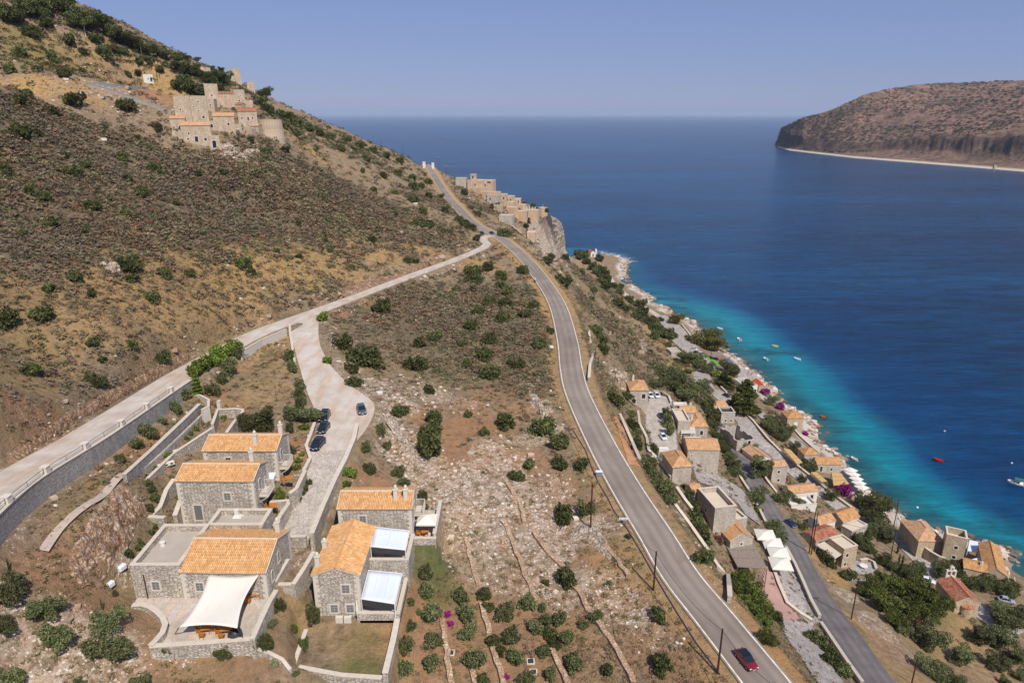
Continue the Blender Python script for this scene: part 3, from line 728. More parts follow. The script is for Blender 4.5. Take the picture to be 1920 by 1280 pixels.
# ---------------------------------------------------------------- roads
def road_mat(name, cols, scale=.5, rough=.85, bumps=.02, cracks=True, streak=None, wear=0.0):
    t = NT(name, rough, .25)
    v = t.coord('World')
    n1 = t.noise(v, scale, 5, .6); n2 = t.noise(v, 9, 3, .6)
    c = t.ramp(n1, [(.3, cols[0]), (.5, cols[1]), (.7, cols[2])])
    c = t.mix(1.0, c, t.ramp(n2, [(.3, .9), (.7, 1.07)]), 'MULTIPLY')
    if cracks:
        e = t.voro(v, .22, 'DISTANCE_TO_EDGE', 'Distance')
        c = t.mix(t.math('MULTIPLY', t.ramp(e, [(0, 1.0), (.012, 0.0)]), .45), c, cols[0])
    if streak:
        c = t.mix(t.math('MULTIPLY', t.ramp(t.noise(t.coord('World', (.5, .12, .5)), 1.0, 4, .6), [(.45, 0.0), (.65, 1.0)]), .6), c, streak)
    if wear:
        uv = t.coord('UV'); s = t.n('ShaderNodeSeparateXYZ'); t.l(uv, s.inputs[0])
        tr = t.math('COSINE', t.math('MULTIPLY', t.math('ABSOLUTE', s.outputs[1]), 4.2))
        c = t.mix(1.0, c, t.ramp(t.math('ADD', t.math('MULTIPLY', tr, .2), t.noise(t.coord('UV', (.06, .9, 1)), 1.0, 4, .6)), [(.3, .86), (.75, 1.1)]), 'MULTIPLY')
        pt = t.voro(t.coord('UV', (.09, .3, 1)), 1.0, 'F1', 'Color', 1.0, '2D'); ps = t.n('ShaderNodeSeparateColor'); t.l(pt, ps.inputs[0])
        c = t.mix(t.math('MULTIPLY', t.math('GREATER_THAN', ps.outputs[0], .86), wear), c, cols[0])
        ce = t.voro(t.coord('UV', (.35, 1.1, 1)), 1.0, 'DISTANCE_TO_EDGE', 'Distance', 1.0, '2D')
        c = t.mix(t.math('MULTIPLY', t.ramp(ce, [(0, .8), (.02, 0.0)]), t.ramp(t.noise(t.coord('UV', (.1, .2, 1)), 1.0, 3), [(.5, 0.0), (.6, .7)])), c, '#5c524a')
    t.color(c); t.bump(n2, .3, bumps); return t.m
M_ASPH = road_mat('worn_asphalt', ['#807368', '#8c7f73', '#978a7d'], .12, wear=.5)
M_ASPH2 = road_mat('dark_asphalt', ['#6a6462', '#77706c', '#827a75'], .3, wear=.4)
M_CONC = road_mat('pale_concrete', ['#b3a597', '#c2b6a8', '#cdc3b6'], .3, streak='#b39374')
M_COBBLE = stone_mat('cobbled_paving', ['#aba094', '#c0b5a8', '#d0c6ba', '#b5a99c'], '#8f8275', 2.6, 3.2, bump=.4)
M_PAVE = stone_mat('village_paving', ['#9d9189', '#b3a9a0', '#c2bab1', '#a2968c'], '#857a72', 1.3, 1.3, bump=.3)
M_BROWNPAVE = stone_mat('brown_paving', ['#8a766a', '#9c8779', '#a7958a'], '#77665b', 1.6, 1.6, bump=.3)
M_LINE = plain('road_paint', '#d9cdb8', .7, .2, var=.25, scale=1.2)
def ribbon(name, L, Wd, mat, off=.1, side=None, uvm=True, drop=.5, i0=0, i1=None, offs=(0, 0), wid=None):
    i1 = len(L) if i1 is None else i1
    vs = []; fs = []
    for k in range(i0, i1):
        a = L[max(k - 1, 0)]; b = L[min(k + 1, len(L) - 1)]
        d = Vector((b.x - a.x, b.y - a.y)).normalized(); n = Vector((-d.y, d.x))
        w = Wd[k]; c = L[k]
        far = .0005 * max(depth_of(c) - 80, 0)
        if wid is None: l0, l1 = -w - .0, w
        else: l0, l1 = wid[0](w), wid[1](w)
        z = c.z + off + far
        p0 = (c.x + n.x * l0, c.y + n.y * l0); p1 = (c.x + n.x * l1, c.y + n.y * l1)
        if drop: vs += [(*p0, z - drop), (*p0, z), (*p1, z), (*p1, z - drop)]
        else: vs += [(*p0, z), (*p1, z)]
    m = 4 if drop else 2
    for k in range(i1 - i0 - 1):
        for j in range(m - 1):
            a = k * m + j
            fs.append((a, a + 1, a + m + 1, a + m)[::-1] if True else ())
    o = mesh(name, vs, fs, mat)
    al = [0.0]
    for k in range(i0 + 1, i1): al.append(al[-1] + (L[k] - L[k - 1]).length)
    vi = np.empty(len(o.data.loops), dtype=np.int32); o.data.loops.foreach_get('vertex_index', vi)
    lat = ([-1, -1, 1, 1] if drop else [-1, 1])
    uvv = np.array([(al[q // m], lat[q % m] * Wd[i0 + q // m]) for q in range(len(vs))], dtype=np.float32)
    o.data.uv_layers[0].data.foreach_set('uv', uvv[vi].ravel())
    return o
def split_at(L, R, i): return int(round(frac(L, R, i) * (len(L) - 1)))
tag(ribbon('main_road', L_MAIN, W_MAIN, M_ASPH, .08), kind='structure')
for sgn in (-1, 1):
    tag(ribbon('road_marking', L_MAIN, W_MAIN, M_LINE, .084, wid=(lambda w: sgn * (w - .32) - .09, lambda w: sgn * (w - .32) + .09), drop=0), kind='structure')
tag(ribbon('concrete_road', L_CONC, W_CONC, M_CONC, .10), kind='structure')
k7 = split_at(L_SIDE, R_SIDE, 7)
tag(ribbon('concrete_driveway', L_SIDE, W_SIDE, M_CONC, .07, i0=1, i1=k7 + 1), kind='structure')
tag(ribbon('cobbled_driveway', L_SIDE, W_SIDE, M_COBBLE, .07, i0=k7), kind='structure')
tag(ribbon('lower_road', L_LOW, W_LOW, M_ASPH2, .08), kind='structure')
tag(ribbon('village_street', L_VILL, W_VILL, M_PAVE, .09), kind='structure')
tag(ribbon('beach_path', L_BEACH, W_BEACH, M_CONC, .1), kind='structure')
tag(ribbon('shore_path', L_SHORE, W_SHORE, M_PAVE, .1), kind='structure')
# ---------------------------------------------------------------- building materials
M_STONE = stone_mat('pale_rubble_stone', ['#b3a89c', '#d2c7b8', '#e2d8c9', '#cdc0af', '#a69c93', '#dacfc2'], '#75695d', 2.3, 6.4, tint='#cdbfac', bump=.9, gapw=.07)
M_STONE2 = stone_mat('tan_rubble_stone', ['#b0997c', '#c7b294', '#d6c4a8', '#bda588'], '#8a7660', 2.4, 5.0, tint='#c3ac8d', bump=.4)
M_STONEV = stone_mat('village_rubble_stone', ['#aa9f93', '#c3b8aa', '#d0c6b9', '#b4a99b'], '#857a6e', 2.4, 5.0, tint='#bfb4a6', bump=.4)
M_FAR = stone_mat('old_tower_stone', ['#b39f88', '#cbb69d', '#d9c6ae', '#bfa990'], '#97836f', 2.0, 4.0, tint='#cbb59b', bump=.4)
M_RETAIN = stone_mat('grey_retaining_stone', ['#9b958e', '#b0aaa2', '#c2bbb2', '#938b83'], '#645d56', 3.0, 6.5, tint='#b0a9a1')
M_COPE = plain('pale_coping', '#c9bcaa', .85, .15, var=.1, scale=2)
M_PATIO = stone_mat('flagstone_patio', ['#c4b4a4', '#d0c1b0', '#bfb3a8', '#cdb79f', '#b9aea6'], '#a59a8e', 1.1, 1.1, bump=.15, gapw=.03)
M_SCREED = plain('flat_roof_screed', '#b0a496', .9, .1, var=.08, scale=.8)
M_SCREEDP = plain('pale_roof_screed', '#cdbda6', .9, .1, var=.08, scale=.8)
M_WHITE = plain('white_plaster', '#d9d3ca', .8, .2, var=.05)
M_WHITEM = plain('white_metal', '#dfe2e6', .4, .4, var=.02)
M_AWN = plain('white_awning_cloth', '#d3d9e2', .8, .1, var=.03, scale=.6)
M_SAIL = plain('cream_sail_cloth', '#ddd6c8', .85, .1, var=.02, scale=.5)
M_SURR = plain('dressed_stone', '#cfc5b7', .85, .15, var=.06)
M_GLASS = plain('dark_glass', '#24282c', .15, .6, var=.1)
M_SHUT = plain('grey_shutter', '#70706e', .6, .3)
M_SHUTB = plain('brown_shutter', '#6d3f2c', .6, .3)
M_GREENSH = plain('green_shutter', '#27463c', .6, .3)
M_MUNT = plain('pale_window_bars', '#a7a49e', .6, .3)
M_WOOD = plain('orange_teak', '#b8742c', .6, .3, var=.2, scale=8)
M_WOODD = plain('brown_timber', '#7a6352', .8, .2, var=.2, scale=4)
M_DARK = plain('dark_metal', '#3a3a3c', .5, .4)
M_IRON = plain('grey_rail_metal', '#7b8085', .5, .5)
M_POLE = plain('creosote_pole', '#4b3529', .9, .1, var=.25, scale=2)
M_PINK = plain('pink_paving', '#b08c80', .9, .1, var=.1, scale=.8)
M_LAWN = plain('lawn_green', '#6f9a4c', .95, .05, var=.15, scale=2)
M_REED = plain('woven_reed', '#c4a069', .95, .05, var=.2, scale=6)
M_REEDG = plain('grey_reed_mat', '#8a7d72', .95, .05, var=.18, scale=3)

def roof_mat(name, cols, ridge=.22, course=.36, bumpy=False):
    t = NT(name, .85, .15)
    uv = t.coord('UV')
    s = t.n('ShaderNodeSeparateXYZ'); t.l(uv, s.inputs[0])
    fu = t.math('FLOOR', t.math('DIVIDE', s.outputs[0], ridge)); fv = t.math('FLOOR', t.math('DIVIDE', s.outputs[1], course))
    cb = t.n('ShaderNodeCombineXYZ'); t.l(fu, cb.inputs[0]); t.l(fv, cb.inputs[1])
    wn_ = t.n('ShaderNodeTexWhiteNoise', noise_dimensions='2D'); t.l(cb.outputs[0], wn_.inputs['Vector'])
    c = t.ramp(wn_.outputs[0], [(0, cols[0]), (.35, cols[1]), (.7, cols[2]), (1, cols[3])])
    c = t.mix(t.ramp(t.noise(uv, .6, 4, .6), [(.4, 0.0), (.7, .45)]), c, cols[0])
    c = t.mix(1.0, c, t.ramp(t.noise(uv, 9, 3, .6), [(.3, .85), (.7, 1.08)]), 'MULTIPLY')
    # rib shading painted in as soft dark bands along the tile columns
    ru = t.math('ABSOLUTE', t.math('SUBTRACT', t.math('FRACT', t.math('DIVIDE', s.outputs[0], ridge)), .5))
    t.color(t.mix(t.ramp(ru, [(.25, 0.0), (.5, .55 if bumpy else .6)]), c, cols[4]))
    if bumpy:
        h = t.math('ADD', t.math('COSINE', t.math('MULTIPLY', s.outputs[0], 6.2832 / ridge)), t.math('MULTIPLY', t.math('FRACT', t.math('DIVIDE', s.outputs[1], course)), -.5))
        t.bump(h, .6, .05)
    return t.m
M_TILE = roof_mat('ochre_roof_tiles', ['#c4905c', '#d4a26d', '#dcae7a', '#e2bb8c', '#8f643c'])
M_TILEO = roof_mat('old_ochre_roof_tiles', ['#ad7c4f', '#c2925f', '#d19d6a', '#d9ad80', '#8f6240'], .24, .4, True)
M_TILEB = roof_mat('orange_roof_tiles', ['#bd8c60', '#ca9b70', '#d4a97e', '#d9b48c', '#93603a'], .24, .4, True)
M_TILER = roof_mat('red_roof_tiles', ['#98583f', '#aa6a4e', '#b87e62', '#c49378', '#7b4632'], .24, .4, True)
M_TILEP = roof_mat('pale_roof_tiles', ['#b98a64', '#c99b74', '#d3aa85', '#dbb894', '#a37a58'], .24, .4, True)

def roof_slope(vs, fs, uvs, a, b, c, d, ribs=True, pitch=.22, course=.36):
    """a, b along the eave; d, c along the ridge (or a triangle when c == d)"""
    a, b, c, d = map(Vector, (a, b, c, d))
    le = (b - a).length; ls = ((d + c) / 2 - (a + b) / 2).length
    if not ribs:
        o = len(vs); vs += [a, b, c, d]
        ex = (b - a).normalized(); ey = (((d + c) / 2 - (a + b) / 2)); ey = (ey - ex * ey.dot(ex)).normalized()
        uvs += [((p - a).dot(ex), (p - a).dot(ey)) for p in (a, b, c, d)]
        fs.append((o, o + 1, o + 2, o + 3)); return
    n = max(4, int(le / pitch) * 4); m = max(1, int(ls / course))
    nrm = (b - a).cross(d - a).normalized()
    ex = (b - a).normalized(); ey = nrm.cross(ex)
    for j in range(m):
        o = len(vs)
        for q in (0, 1):
            t = (j + q) / m
            p0 = a.lerp(d, t); p1 = b.lerp(c, t)
            lift = .035 if q == 0 else 0.0
            for i in range(n + 1):
                s = i / n
                p = p0.lerp(p1, s)
                x = (p - a).dot(ex)
                vs.append(p + nrm * (lift + .06 * math.cos(2 * math.pi * x / pitch)))
                uvs.append((x, (p - a).dot(ey)))
        for i in range(n): fs.append((o + i, o + i + 1, o + n + 2 + i, o + n + 1 + i))
def roof_obj(name, slopes, mat, parent, ribs):
    vs, fs, uvs = [], [], []
    for s in slopes: roof_slope(vs, fs, uvs, *s, ribs=ribs)
    me = bpy.data.meshes.new(name); me.from_pydata([tuple(v) for v in vs], [], fs); me.update()
    ul = me.uv_layers.new(name='UVMap')
    vi = np.empty(len(me.loops), dtype=np.int32); me.loops.foreach_get('vertex_index', vi)
    ul.data.foreach_set('uv', np.array(uvs, dtype=np.float32)[vi].ravel())
    me.materials.append(mat)
    if ribs: me.polygons.foreach_set('use_smooth', [True] * len(me.polygons))
    o = bpy.data.objects.new(name, me); COL.objects.link(o); o.parent = parent
    return o

def face_frame(face, w, d):
    return {'F': (Vector((-w / 2, -d / 2, 0)), Vector((1, 0, 0)), Vector((0, -1, 0)), w),
            'R': (Vector((w / 2, -d / 2, 0)), Vector((0, 1, 0)), Vector((1, 0, 0)), d),
            'B': (Vector((w / 2, d / 2, 0)), Vector((-1, 0, 0)), Vector((0, 1, 0)), w),
            'L': (Vector((-w / 2, d / 2, 0)), Vector((0, -1, 0)), Vector((-1, 0, 0)), d)}[face]
def opening(root, face, w, d, s, z, ow, oh, kind='window', fine=True, shut=None, arch=False):
    """a window or door standing in wall `face` at distance s (0..1) along it"""
    O, X, N, ln = face_frame(face, w, d)
    c = O + X * (s * ln)
    def blk(mb, x0, x1, z0, z1, n0, n1):
        p = [c + X * xx + N * nn + Vector((0, 0, zz)) for zz in (z0, z1) for nn in (n0, n1) for xx in (x0, x1)]
        mb.add(p, [(0, 1, 5, 4), (2, 6, 7, 3), (0, 4, 6, 2), (1, 3, 7, 5), (4, 5, 7, 6), (0, 2, 3, 1)])
    b = .16 if fine else .22
    fr = MB()
    blk(fr, -ow / 2 - b, -ow / 2, z - b, z + oh + b, -.02, .05); blk(fr, ow / 2, ow / 2 + b, z - b, z + oh + b, -.02, .05)
    blk(fr, -ow / 2, ow / 2, z - b, z, -.02, .08)
    if arch:
        n = 8; r = ow / 2
        for k in range(n):
            a0, a1 = math.pi * k / n, math.pi * (k + 1) / n
            q = []
            for nn in (-.02, .05):
                for rr, aa in ((r, a0), (r + b, a0), (r + b, a1), (r, a1)):
                    q.append(c + X * (math.cos(aa) * rr) + N * nn + Vector((0, 0, z + oh + math.sin(aa) * rr)))
            fr.add(q, [(4, 5, 6, 7), (0, 1, 5, 4), (1, 2, 6, 5), (2, 3, 7, 6), (3, 0, 4, 7)])
    else: blk(fr, -ow / 2, ow / 2, z + oh, z + oh + b, -.02, .05)
    part = fr.build(kind, M_SURR, root)
    pn = MB(); blk(pn, -ow / 2, ow / 2, z, z + oh, -.03, .012)
    if arch:
        n = 8; q = [c + X * (math.cos(math.pi * k / n) * ow / 2) + N * .012 + Vector((0, 0, z + oh - .002 + math.sin(math.pi * k / n) * ow / 2)) for k in range(n + 1)]
        pn.add(q, [tuple(range(n + 1))])
    pn.build('pane' if kind == 'window' else 'door_leaf', shut or M_GLASS, part)
    if fine and kind == 'window':
        mu = MB(); blk(mu, -.025, .025, z, z + oh, .013, .035)
        for zz in (.33, .66): blk(mu, -ow / 2, ow / 2, z + oh * zz - .02, z + oh * zz + .02, .013, .034)
        blk(mu, -ow / 2, -ow / 2 + .05, z, z + oh, .013, .034); blk(mu, ow / 2 - .05, ow / 2, z, z + oh, .013, .034)
        mu.build('window_bars', M_MUNT, part)
    return part
def chimney(parent, x, y, z, h=1.3, w=.55, mat=None):
    m = MB().box(x - w / 2, x + w / 2, y - w * .4, y + w * .4, z - .6, z + h * .75)
    m.box(x - w / 2 - .06, x + w / 2 + .06, y - w * .4 - .06, y + w * .4 + .06, z + h * .75, z + h * .82)
    m.box(x - w * .3, x + w * .3, y - w * .25, y + w * .25, z + h * .82, z + h * .92)
    m.lathe([(w * .42, z + h * .92), (w * .36, z + h * 1.02), (w * .2, z + h * 1.1), (.02, z + h * 1.13)], x, y, 10)
    return m.build('chimney', mat or M_SURR, parent)
def house(name, label, P0, P1, depth, zb, ze, roof='gx', rise=1.0, wall=None, tile=None, wins=(), chims=(), fine=False, over=.22, cat='house', group=None, down=1.5, parapet=.5, floor=None):
    """P0, P1: front wall corners (left, right); depth goes away from the viewer; roof gx / gy (ridge along / across the front), hip, flat, none"""
    P0, P1 = Vector(P0[:2]), Vector(P1[:2])
    X = (P1 - P0); w = X.length; X.normalize(); Y = Vector((-X.y, X.x))
    c = (P0 + P1) / 2 + Y * depth / 2
    root = empty(name, (c.x, c.y, zb), math.atan2(X.y, X.x), label, cat, group)
    d = depth; h = ze - zb
    wall = wall or M_STONE; tile = tile or M_TILE
    a, b = w / 2, d / 2
    m = MB()
    if roof == 'flat':
        t = .35; ht = h
        m.box(-a, a, -b, b, -down, h - parapet)
        wl = m.build('wall', wall, root)
        pp = MB()
        pp.box(-a, a, -b, -b + t, h - parapet, h); pp.box(-a, a, b - t, b, h - parapet, h)
        pp.box(-a, -a + t, -b + t, b - t, h - parapet, h); pp.box(a - t, a, -b + t, b - t, h - parapet, h)
        pp.build('parapet', wall, root)
        cp = MB(); e = .04
        cp.box(-a - e, a + e, -b - e, -b + t + e, h, h + .08); cp.box(-a - e, a + e, b - t - e, b + e, h, h + .08)
        cp.box(-a - e, -a + t + e, -b + t + e, b - t - e, h, h + .08); cp.box(a - t - e, a + e, -b + t + e, b - t - e, h, h + .08)
        cp.build('coping', M_COPE, root)
        r = MB().box(-a + t + .003, a - t - .003, -b + t + .003, b - t - .003, h - parapet - .1, h - parapet + .03).build('roof', floor or M_SCREED, root)
        zr = h - parapet
    elif roof == 'none':
        t = .5
        rng = random.Random(int(w * 977))
        for (x0, x1, y0, y1) in ((-a, a, -b, -b + t), (-a, a, b - t, b), (-a, -a + t, -b + t, b - t), (a - t, a, -b + t, b - t)):
            n = 5
            for k in range(n):
                f0, f1 = k / n, (k + 1) / n
                zz = h * rng.uniform(.72, 1.0)
                if x1 - x0 > y1 - y0: m.box(x0 + (x1 - x0) * f0, x0 + (x1 - x0) * f1, y0, y1, -down, zz)
                else: m.box(x0, x1, y0 + (y1 - y0) * f0, y0 + (y1 - y0) * f1, -down, zz)
        wl = m.build('wall', wall, root); zr = h
    else:
        o = over; r_ = rise; k = r_ / b if roof in ('gx', 'hip') else r_ / a
        V = [(-a, -b, -down), (a, -b, -down), (a, b, -down), (-a, b, -down), (-a, -b, h), (a, -b, h), (a, b, h), (-a, b, h)]
        F = [(0, 1, 5, 4), (2, 3, 7, 6)]
        if roof == 'gx':
            V += [(-a, 0, h + r_), (a, 0, h + r_)]; F += [(1, 2, 6, 9, 5), (3, 0, 4, 8, 7)]
        elif roof == 'gy':
            V += [(0, -b, h + r_), (0, b, h + r_)]; F = [(0, 1, 5, 8, 4), (2, 3, 7, 9, 6), (1, 2, 6, 5), (3, 0, 4, 7)]
        else: F += [(1, 2, 6, 5), (3, 0, 4, 7)]
        wl = m.add(V, F).build('wall', wall, root)
        lo = h - o * k + .06; up = h + r_ + .06
        if roof == 'gx':
            sl = [((-a - .12, -b - o, lo), (a + .12, -b - o, lo), (a + .12, 0, up), (-a - .12, 0, up)), ((a + .12, b + o, lo), (-a - .12, b + o, lo), (-a - .12, 0, up), (a + .12, 0, up))]
            rg = ((-a - .12, 0, up), (a + .12, 0, up))
        elif roof == 'gy':
            sl = [((a + o, -b - .12, lo), (a + o, b + .12, lo), (0, b + .12, up), (0, -b - .12, up)), ((-a - o, b + .12, lo), (-a - o, -b - .12, lo), (0, -b - .12, up), (0, b + .12, up))]
            rg = ((0, -b - .12, up), (0, b + .12, up))
        else:
            A, B = a + o, b + o; q = max(A - B, .01) if A >= B else 0; q2 = max(B - A, .01) if B > A else 0
            if A >= B:
                e0, e1 = (-q, 0, up), (q, 0, up)
                sl = [((-A, -B, lo), (A, -B, lo), e1, e0), ((A, B, lo), (-A, B, lo), e0, e1), ((A, -B, lo), (A, B, lo), e1, e1), ((-A, B, lo), (-A, -B, lo), e0, e0)]
            else:
                e0, e1 = (0, -q2, up), (0, q2, up)
                sl = [((A, -B, lo), (A, B, lo), e1, e0), ((-A, B, lo), (-A, -B, lo), e0, e1), ((-A, -B, lo), (A, -B, lo), e0, e0), ((A, B, lo), (-A, B, lo), e1, e1)]
            rg = (e0, e1)
        r = roof_obj('roof', sl, tile, root, fine and roof != 'hip')
        # thickness under the tiles
        th = MB()
        for s in sl:
            q = [Vector(p) for p in s]; n2 = (q[1] - q[0]).cross(q[3] - q[0]).normalized()
            lowq = [p - n2 * .05 for p in q] + [p - n2 * .16 for p in q]
            if (q[2] - q[3]).length < .02: th.add([lowq[0], lowq[1], lowq[2], lowq[4], lowq[5], lowq[6]], [(0, 1, 2), (5, 4, 3), (0, 3, 4, 1), (1, 4, 5, 2), (2, 5, 3, 0)])
            else: th.add(lowq, [(0, 1, 2, 3), (7, 6, 5, 4), (0, 4, 5, 1), (1, 5, 6, 2), (2, 6, 7, 3), (3, 7, 4, 0)])
        th.build('eaves', M_COPE, r)
        if (Vector(rg[0]) - Vector(rg[1])).length > .3: MB().bar(rg[0], rg[1], .11 if fine else .13, n=8).build('ridge_tiles', M_COPE if fine and roof == 'gx' else tile, r)
        if roof == 'gx' and fine:
            vg = MB()
            for sx_ in (-1, 1):
                vg = MB()
                for sy_ in (-1, 1): vg.bar((sx_ * (a + .1), sy_ * (b + o), lo), (sx_ * (a + .1), 0, up), .07, n=6)
                vg.build('verge', M_COPE, r)
        zr = h + r_
    if fine:
        for sx_, sy_ in ((-1, -1), (1, -1), (1, 1)):
            qn = MB(); z_ = -down; k_ = 0
            while z_ < h - .1:
                hh_ = min(.34, h - z_ - .02); lx, ly = (.62, .38) if k_ % 2 else (.38, .62)
                x_ = (a - lx + .03, a + .03) if sx_ > 0 else (-a - .03, -a + lx - .03); y_ = (b - ly + .03, b + .03) if sy_ > 0 else (-b - .03, -b + ly - .03)
                qn.box(*x_, *y_, z_, z_ + hh_); z_ += hh_; k_ += 1
            qn.build('corner_stones', M_SURR, wl)
    for cx, cy, ch in chims:
        zc = (h - parapet) if roof == 'flat' else h + rise * (1 - abs(cy if roof == 'gx' else cx) / (b if roof == 'gx' else a)) if roof != 'hip' else h + rise * .5
        chimney(r, cx, cy, zc, ch, mat=M_SURR)
    for wn__ in wins:
        f, s, z, ow, oh = wn__[:5]; kw = wn__[5] if len(wn__) > 5 else {}
        opening(root, f, w, d, s, z, ow, oh, fine=fine, **kw)
    return root
def wall_line(label, pts, th=.45, mat=None, cope=True, name='stone_wall', cat='wall', group=None, deep=.5, ch=.1, maxh=None):
    """free-standing or retaining wall along points whose z is the top"""
    pts = [Vector(p) for p in pts]
    vs = []; vc = []; n = len(pts)
    for k in range(n):
        a = pts[max(k - 1, 0)]; b = pts[min(k + 1, n - 1)]
        dd = Vector((b.x - a.x, b.y - a.y)).normalized(); nn = Vector((-dd.y, dd.x)) * th / 2
        p = pts[k]
        l, r = (p.x + nn.x, p.y + nn.y), (p.x - nn.x, p.y - nn.y)
        zb = min(H(l[0] + nn.x * 2, l[1] + nn.y * 2), H(r[0] - nn.x * 2, r[1] - nn.y * 2), H(*l), H(*r)) - deep
        if maxh: zb = max(zb, p.z - maxh)
        zb = min(zb, p.z - .3)
        vs += [(*l, zb), (*r, zb), (*r, p.z), (*l, p.z)]
        e = nn * .2
        vc += [(l[0] + e.x, l[1] + e.y, p.z + .002), (r[0] - e.x, r[1] - e.y, p.z + .002), (r[0] - e.x, r[1] - e.y, p.z + ch), (l[0] + e.x, l[1] + e.y, p.z + ch)]
    fs = []
    for k in range(n - 1):
        o = k * 4
        for j in range(4): fs.append((o + j, o + (j + 1) % 4, o + 4 + (j + 1) % 4, o + 4 + j))
    fs += [(3, 2, 1, 0), tuple((n - 1) * 4 + i for i in range(4))]
    o = mesh(name, vs, fs, mat or M_STONE); tag(o, label, cat, group)
    if cope: mesh('coping', vc, fs, M_COPE, o)
    return o
def WP(z, *uv): return [wz(u, v, z if not hasattr(z, '__len__') else z[k]) for k, (u, v) in enumerate(uv)]
def on(pts, h):
    """wall tops that follow the ground at photo pixels, h above it"""
    out = []
    for u, v in pts:
        p = at(u, v); out.append(Vector((p.x, p.y, p.z + h)))
    return out
def dens(pts, step=2.5):
    o = []
    for a, b in zip(pts, pts[1:]):
        n = max(1, int((b - a).length / step))
        for k in range(n): o.append(a.lerp(b, k / n))
    o.append(pts[-1]); return o

# ---------------------------------------------------------------- the five near houses
GN = 'stone holiday houses with ochre tile roofs'
AW = dict(shut=M_SHUT)
hA = house('stone_house', 'ochre-roofed stone house with two chimneys, farthest of the left row by the parked cars', wz(380, 844, 65.2), wz(517.5, 844, 65.2), 5.4, 61.4, 65.2, 'gx', 1.05,
           wins=[('F', .33, 1.7, .75, .95, dict(shut=M_GLASS)), ('R', .35, 1.2, .7, 1.5, dict(arch=True, shut=M_SHUT)), ('R', .35, -1.4, .9, 1.7, dict(kind='door', shut=M_SHUT))], chims=[(2.0, -1.7, 2.0), (4.6, 1.4, 1.9)], fine=True, group=GN, down=4)
hB = house('stone_house', 'tall stone house with ochre roof and small side balcony, middle of the left row', wz(329, 900, 65.2), wz(474, 900.5, 65.2), 5.2, 59.3, 65.2, 'gx', .95,
           wins=[('F', .64, 3.0, .85, 1.05, AW), ('F', .23, 0, 1.0, 2.2, dict(kind='door', shut=M_SHUT)), ('F', .68, 1.35, .9, .22, {}), ('R', .4, 3.1, .7, 1.5, dict(arch=True, shut=M_SHUT)), ('R', .75, 3.1, .6, 1.0, AW)], chims=[(3.4, 1.7, 2.0)], fine=True, group=GN, down=4)
hC = house('stone_house', 'largest near stone house, ochre roof joined to a walled flat roof, facing the paved patio', wz(337.5, 1070, 61.7), wz(497.5, 1072, 61.7), 8.0, 58, 61.7, 'gx', 1.5,
           wins=[('F', .2, 1.1, .85, 1.05, AW), ('F', .55, 0, 1.1, 2.1, dict(kind='door', shut=M_SHUT)), ('R', .22, 1.3, .6, .95, dict(arch=True, shut=M_SHUT)), ('R', .5, 2.2, .6, .95, dict(arch=True, shut=M_SHUT))], chims=[(3.9, 2.9, 1.9)], fine=True, group=GN, down=2)
pC = wz(337.5, 1070, 61.7)
# its flat roofed wing is part of the same house: built in the house's frame
def wing(root, x0, x1, y0, y1, top, par=.75, down=2, wall=None, floor=None, t=.4):
    """flat roofed block in world coordinates, parented to a house"""
    ox, oy, oz = root.location; ca, sa = math.cos(-root.rotation_euler.z), math.sin(-root.rotation_euler.z)
    sub = bpy.data.objects.new('wing', MB().box(x0, x1, y0, y1, root.location.z - down, top - par).build('tmp', wall or M_STONE).data)
    tmp = bpy.data.objects['tmp']; bpy.data.objects.remove(tmp)
    COL.objects.link(sub); sub.parent = root; sub.matrix_parent_inverse = (Matrix_of(root)).inverted()
    pp = MB(); pp.box(x0, x1, y0, y0 + t, top - par, top).box(x0, x1, y1 - t, y1, top - par, top).box(x0, x0 + t, y0 + t, y1 - t, top - par, top).box(x1 - t, x1, y0 + t, y1 - t, top - par, top)
    pp.build('parapet', wall or M_STONE, sub)
    e = .05; cp = MB(); cp.box(x0 - e, x1 + e, y0 - e, y0 + t + e, top, top + .09).box(x0 - e, x1 + e, y1 - t - e, y1 + e, top, top + .09).box(x0 - e, x0 + t + e, y0 + t + e, y1 - t - e, top, top + .09).box(x1 - t - e, x1 + e, y0 + t + e, y1 - t - e, top, top + .09)
    cp.build('coping', M_COPE, sub)
    MB().box(x0 + t + .003, x1 - t - .003, y0 + t + .003, y1 - t - .003, top - par - .1, top - par + .03).build('roof_floor', floor or M_SCREED, sub)
    return sub
def Matrix_of(o):
    from mathutils import Matrix
    return Matrix.Translation(o.location) @ Matrix.Rotation(o.rotation_euler.z, 4, 'Z')
w1 = wing(hC, -42.6, pC.x - .02, 64.25, 72.3, 62.35)
for fx in (-40.2,):
    pass
opw = opening(hC, 'F', 2 * (hC.location.x + 40.0), 8.0, 0.0, 1.15, .85, 1.05, fine=True, shut=M_SHUT)
dp = MB().bar((-41.2, 64.15, 58), (-41.2, 64.15, 61.2), .07).build('drainpipe', M_DARK, hC); dp.matrix_parent_inverse = Matrix_of(hC).inverted()
ac = MB().lathe([(.28, 61.6), (.28, 62.1), (.34, 62.15), (.05, 62.2)], -41.3, 69.0, 10).build('roof_vent', M_WHITE, hC); ac.matrix_parent_inverse = Matrix_of(hC).inverted()
w2 = wing(hC, -37.4, -30.6, 72.35, 76.0, 62.2, .7)
ch2 = MB().box(-35.1, -34.6, 75.0, 75.4, 61.4, 62.6).add([(-35.4, 74.8, 61.55), (-34.3, 74.8, 61.55), (-34.3, 75.6, 61.55), (-35.4, 75.6, 61.55), (-34.85, 75.2, 62.3)], [(0, 1, 4), (1, 2, 4), (2, 3, 4), (3, 0, 4)]).build('chimney', M_WHITE, hC)
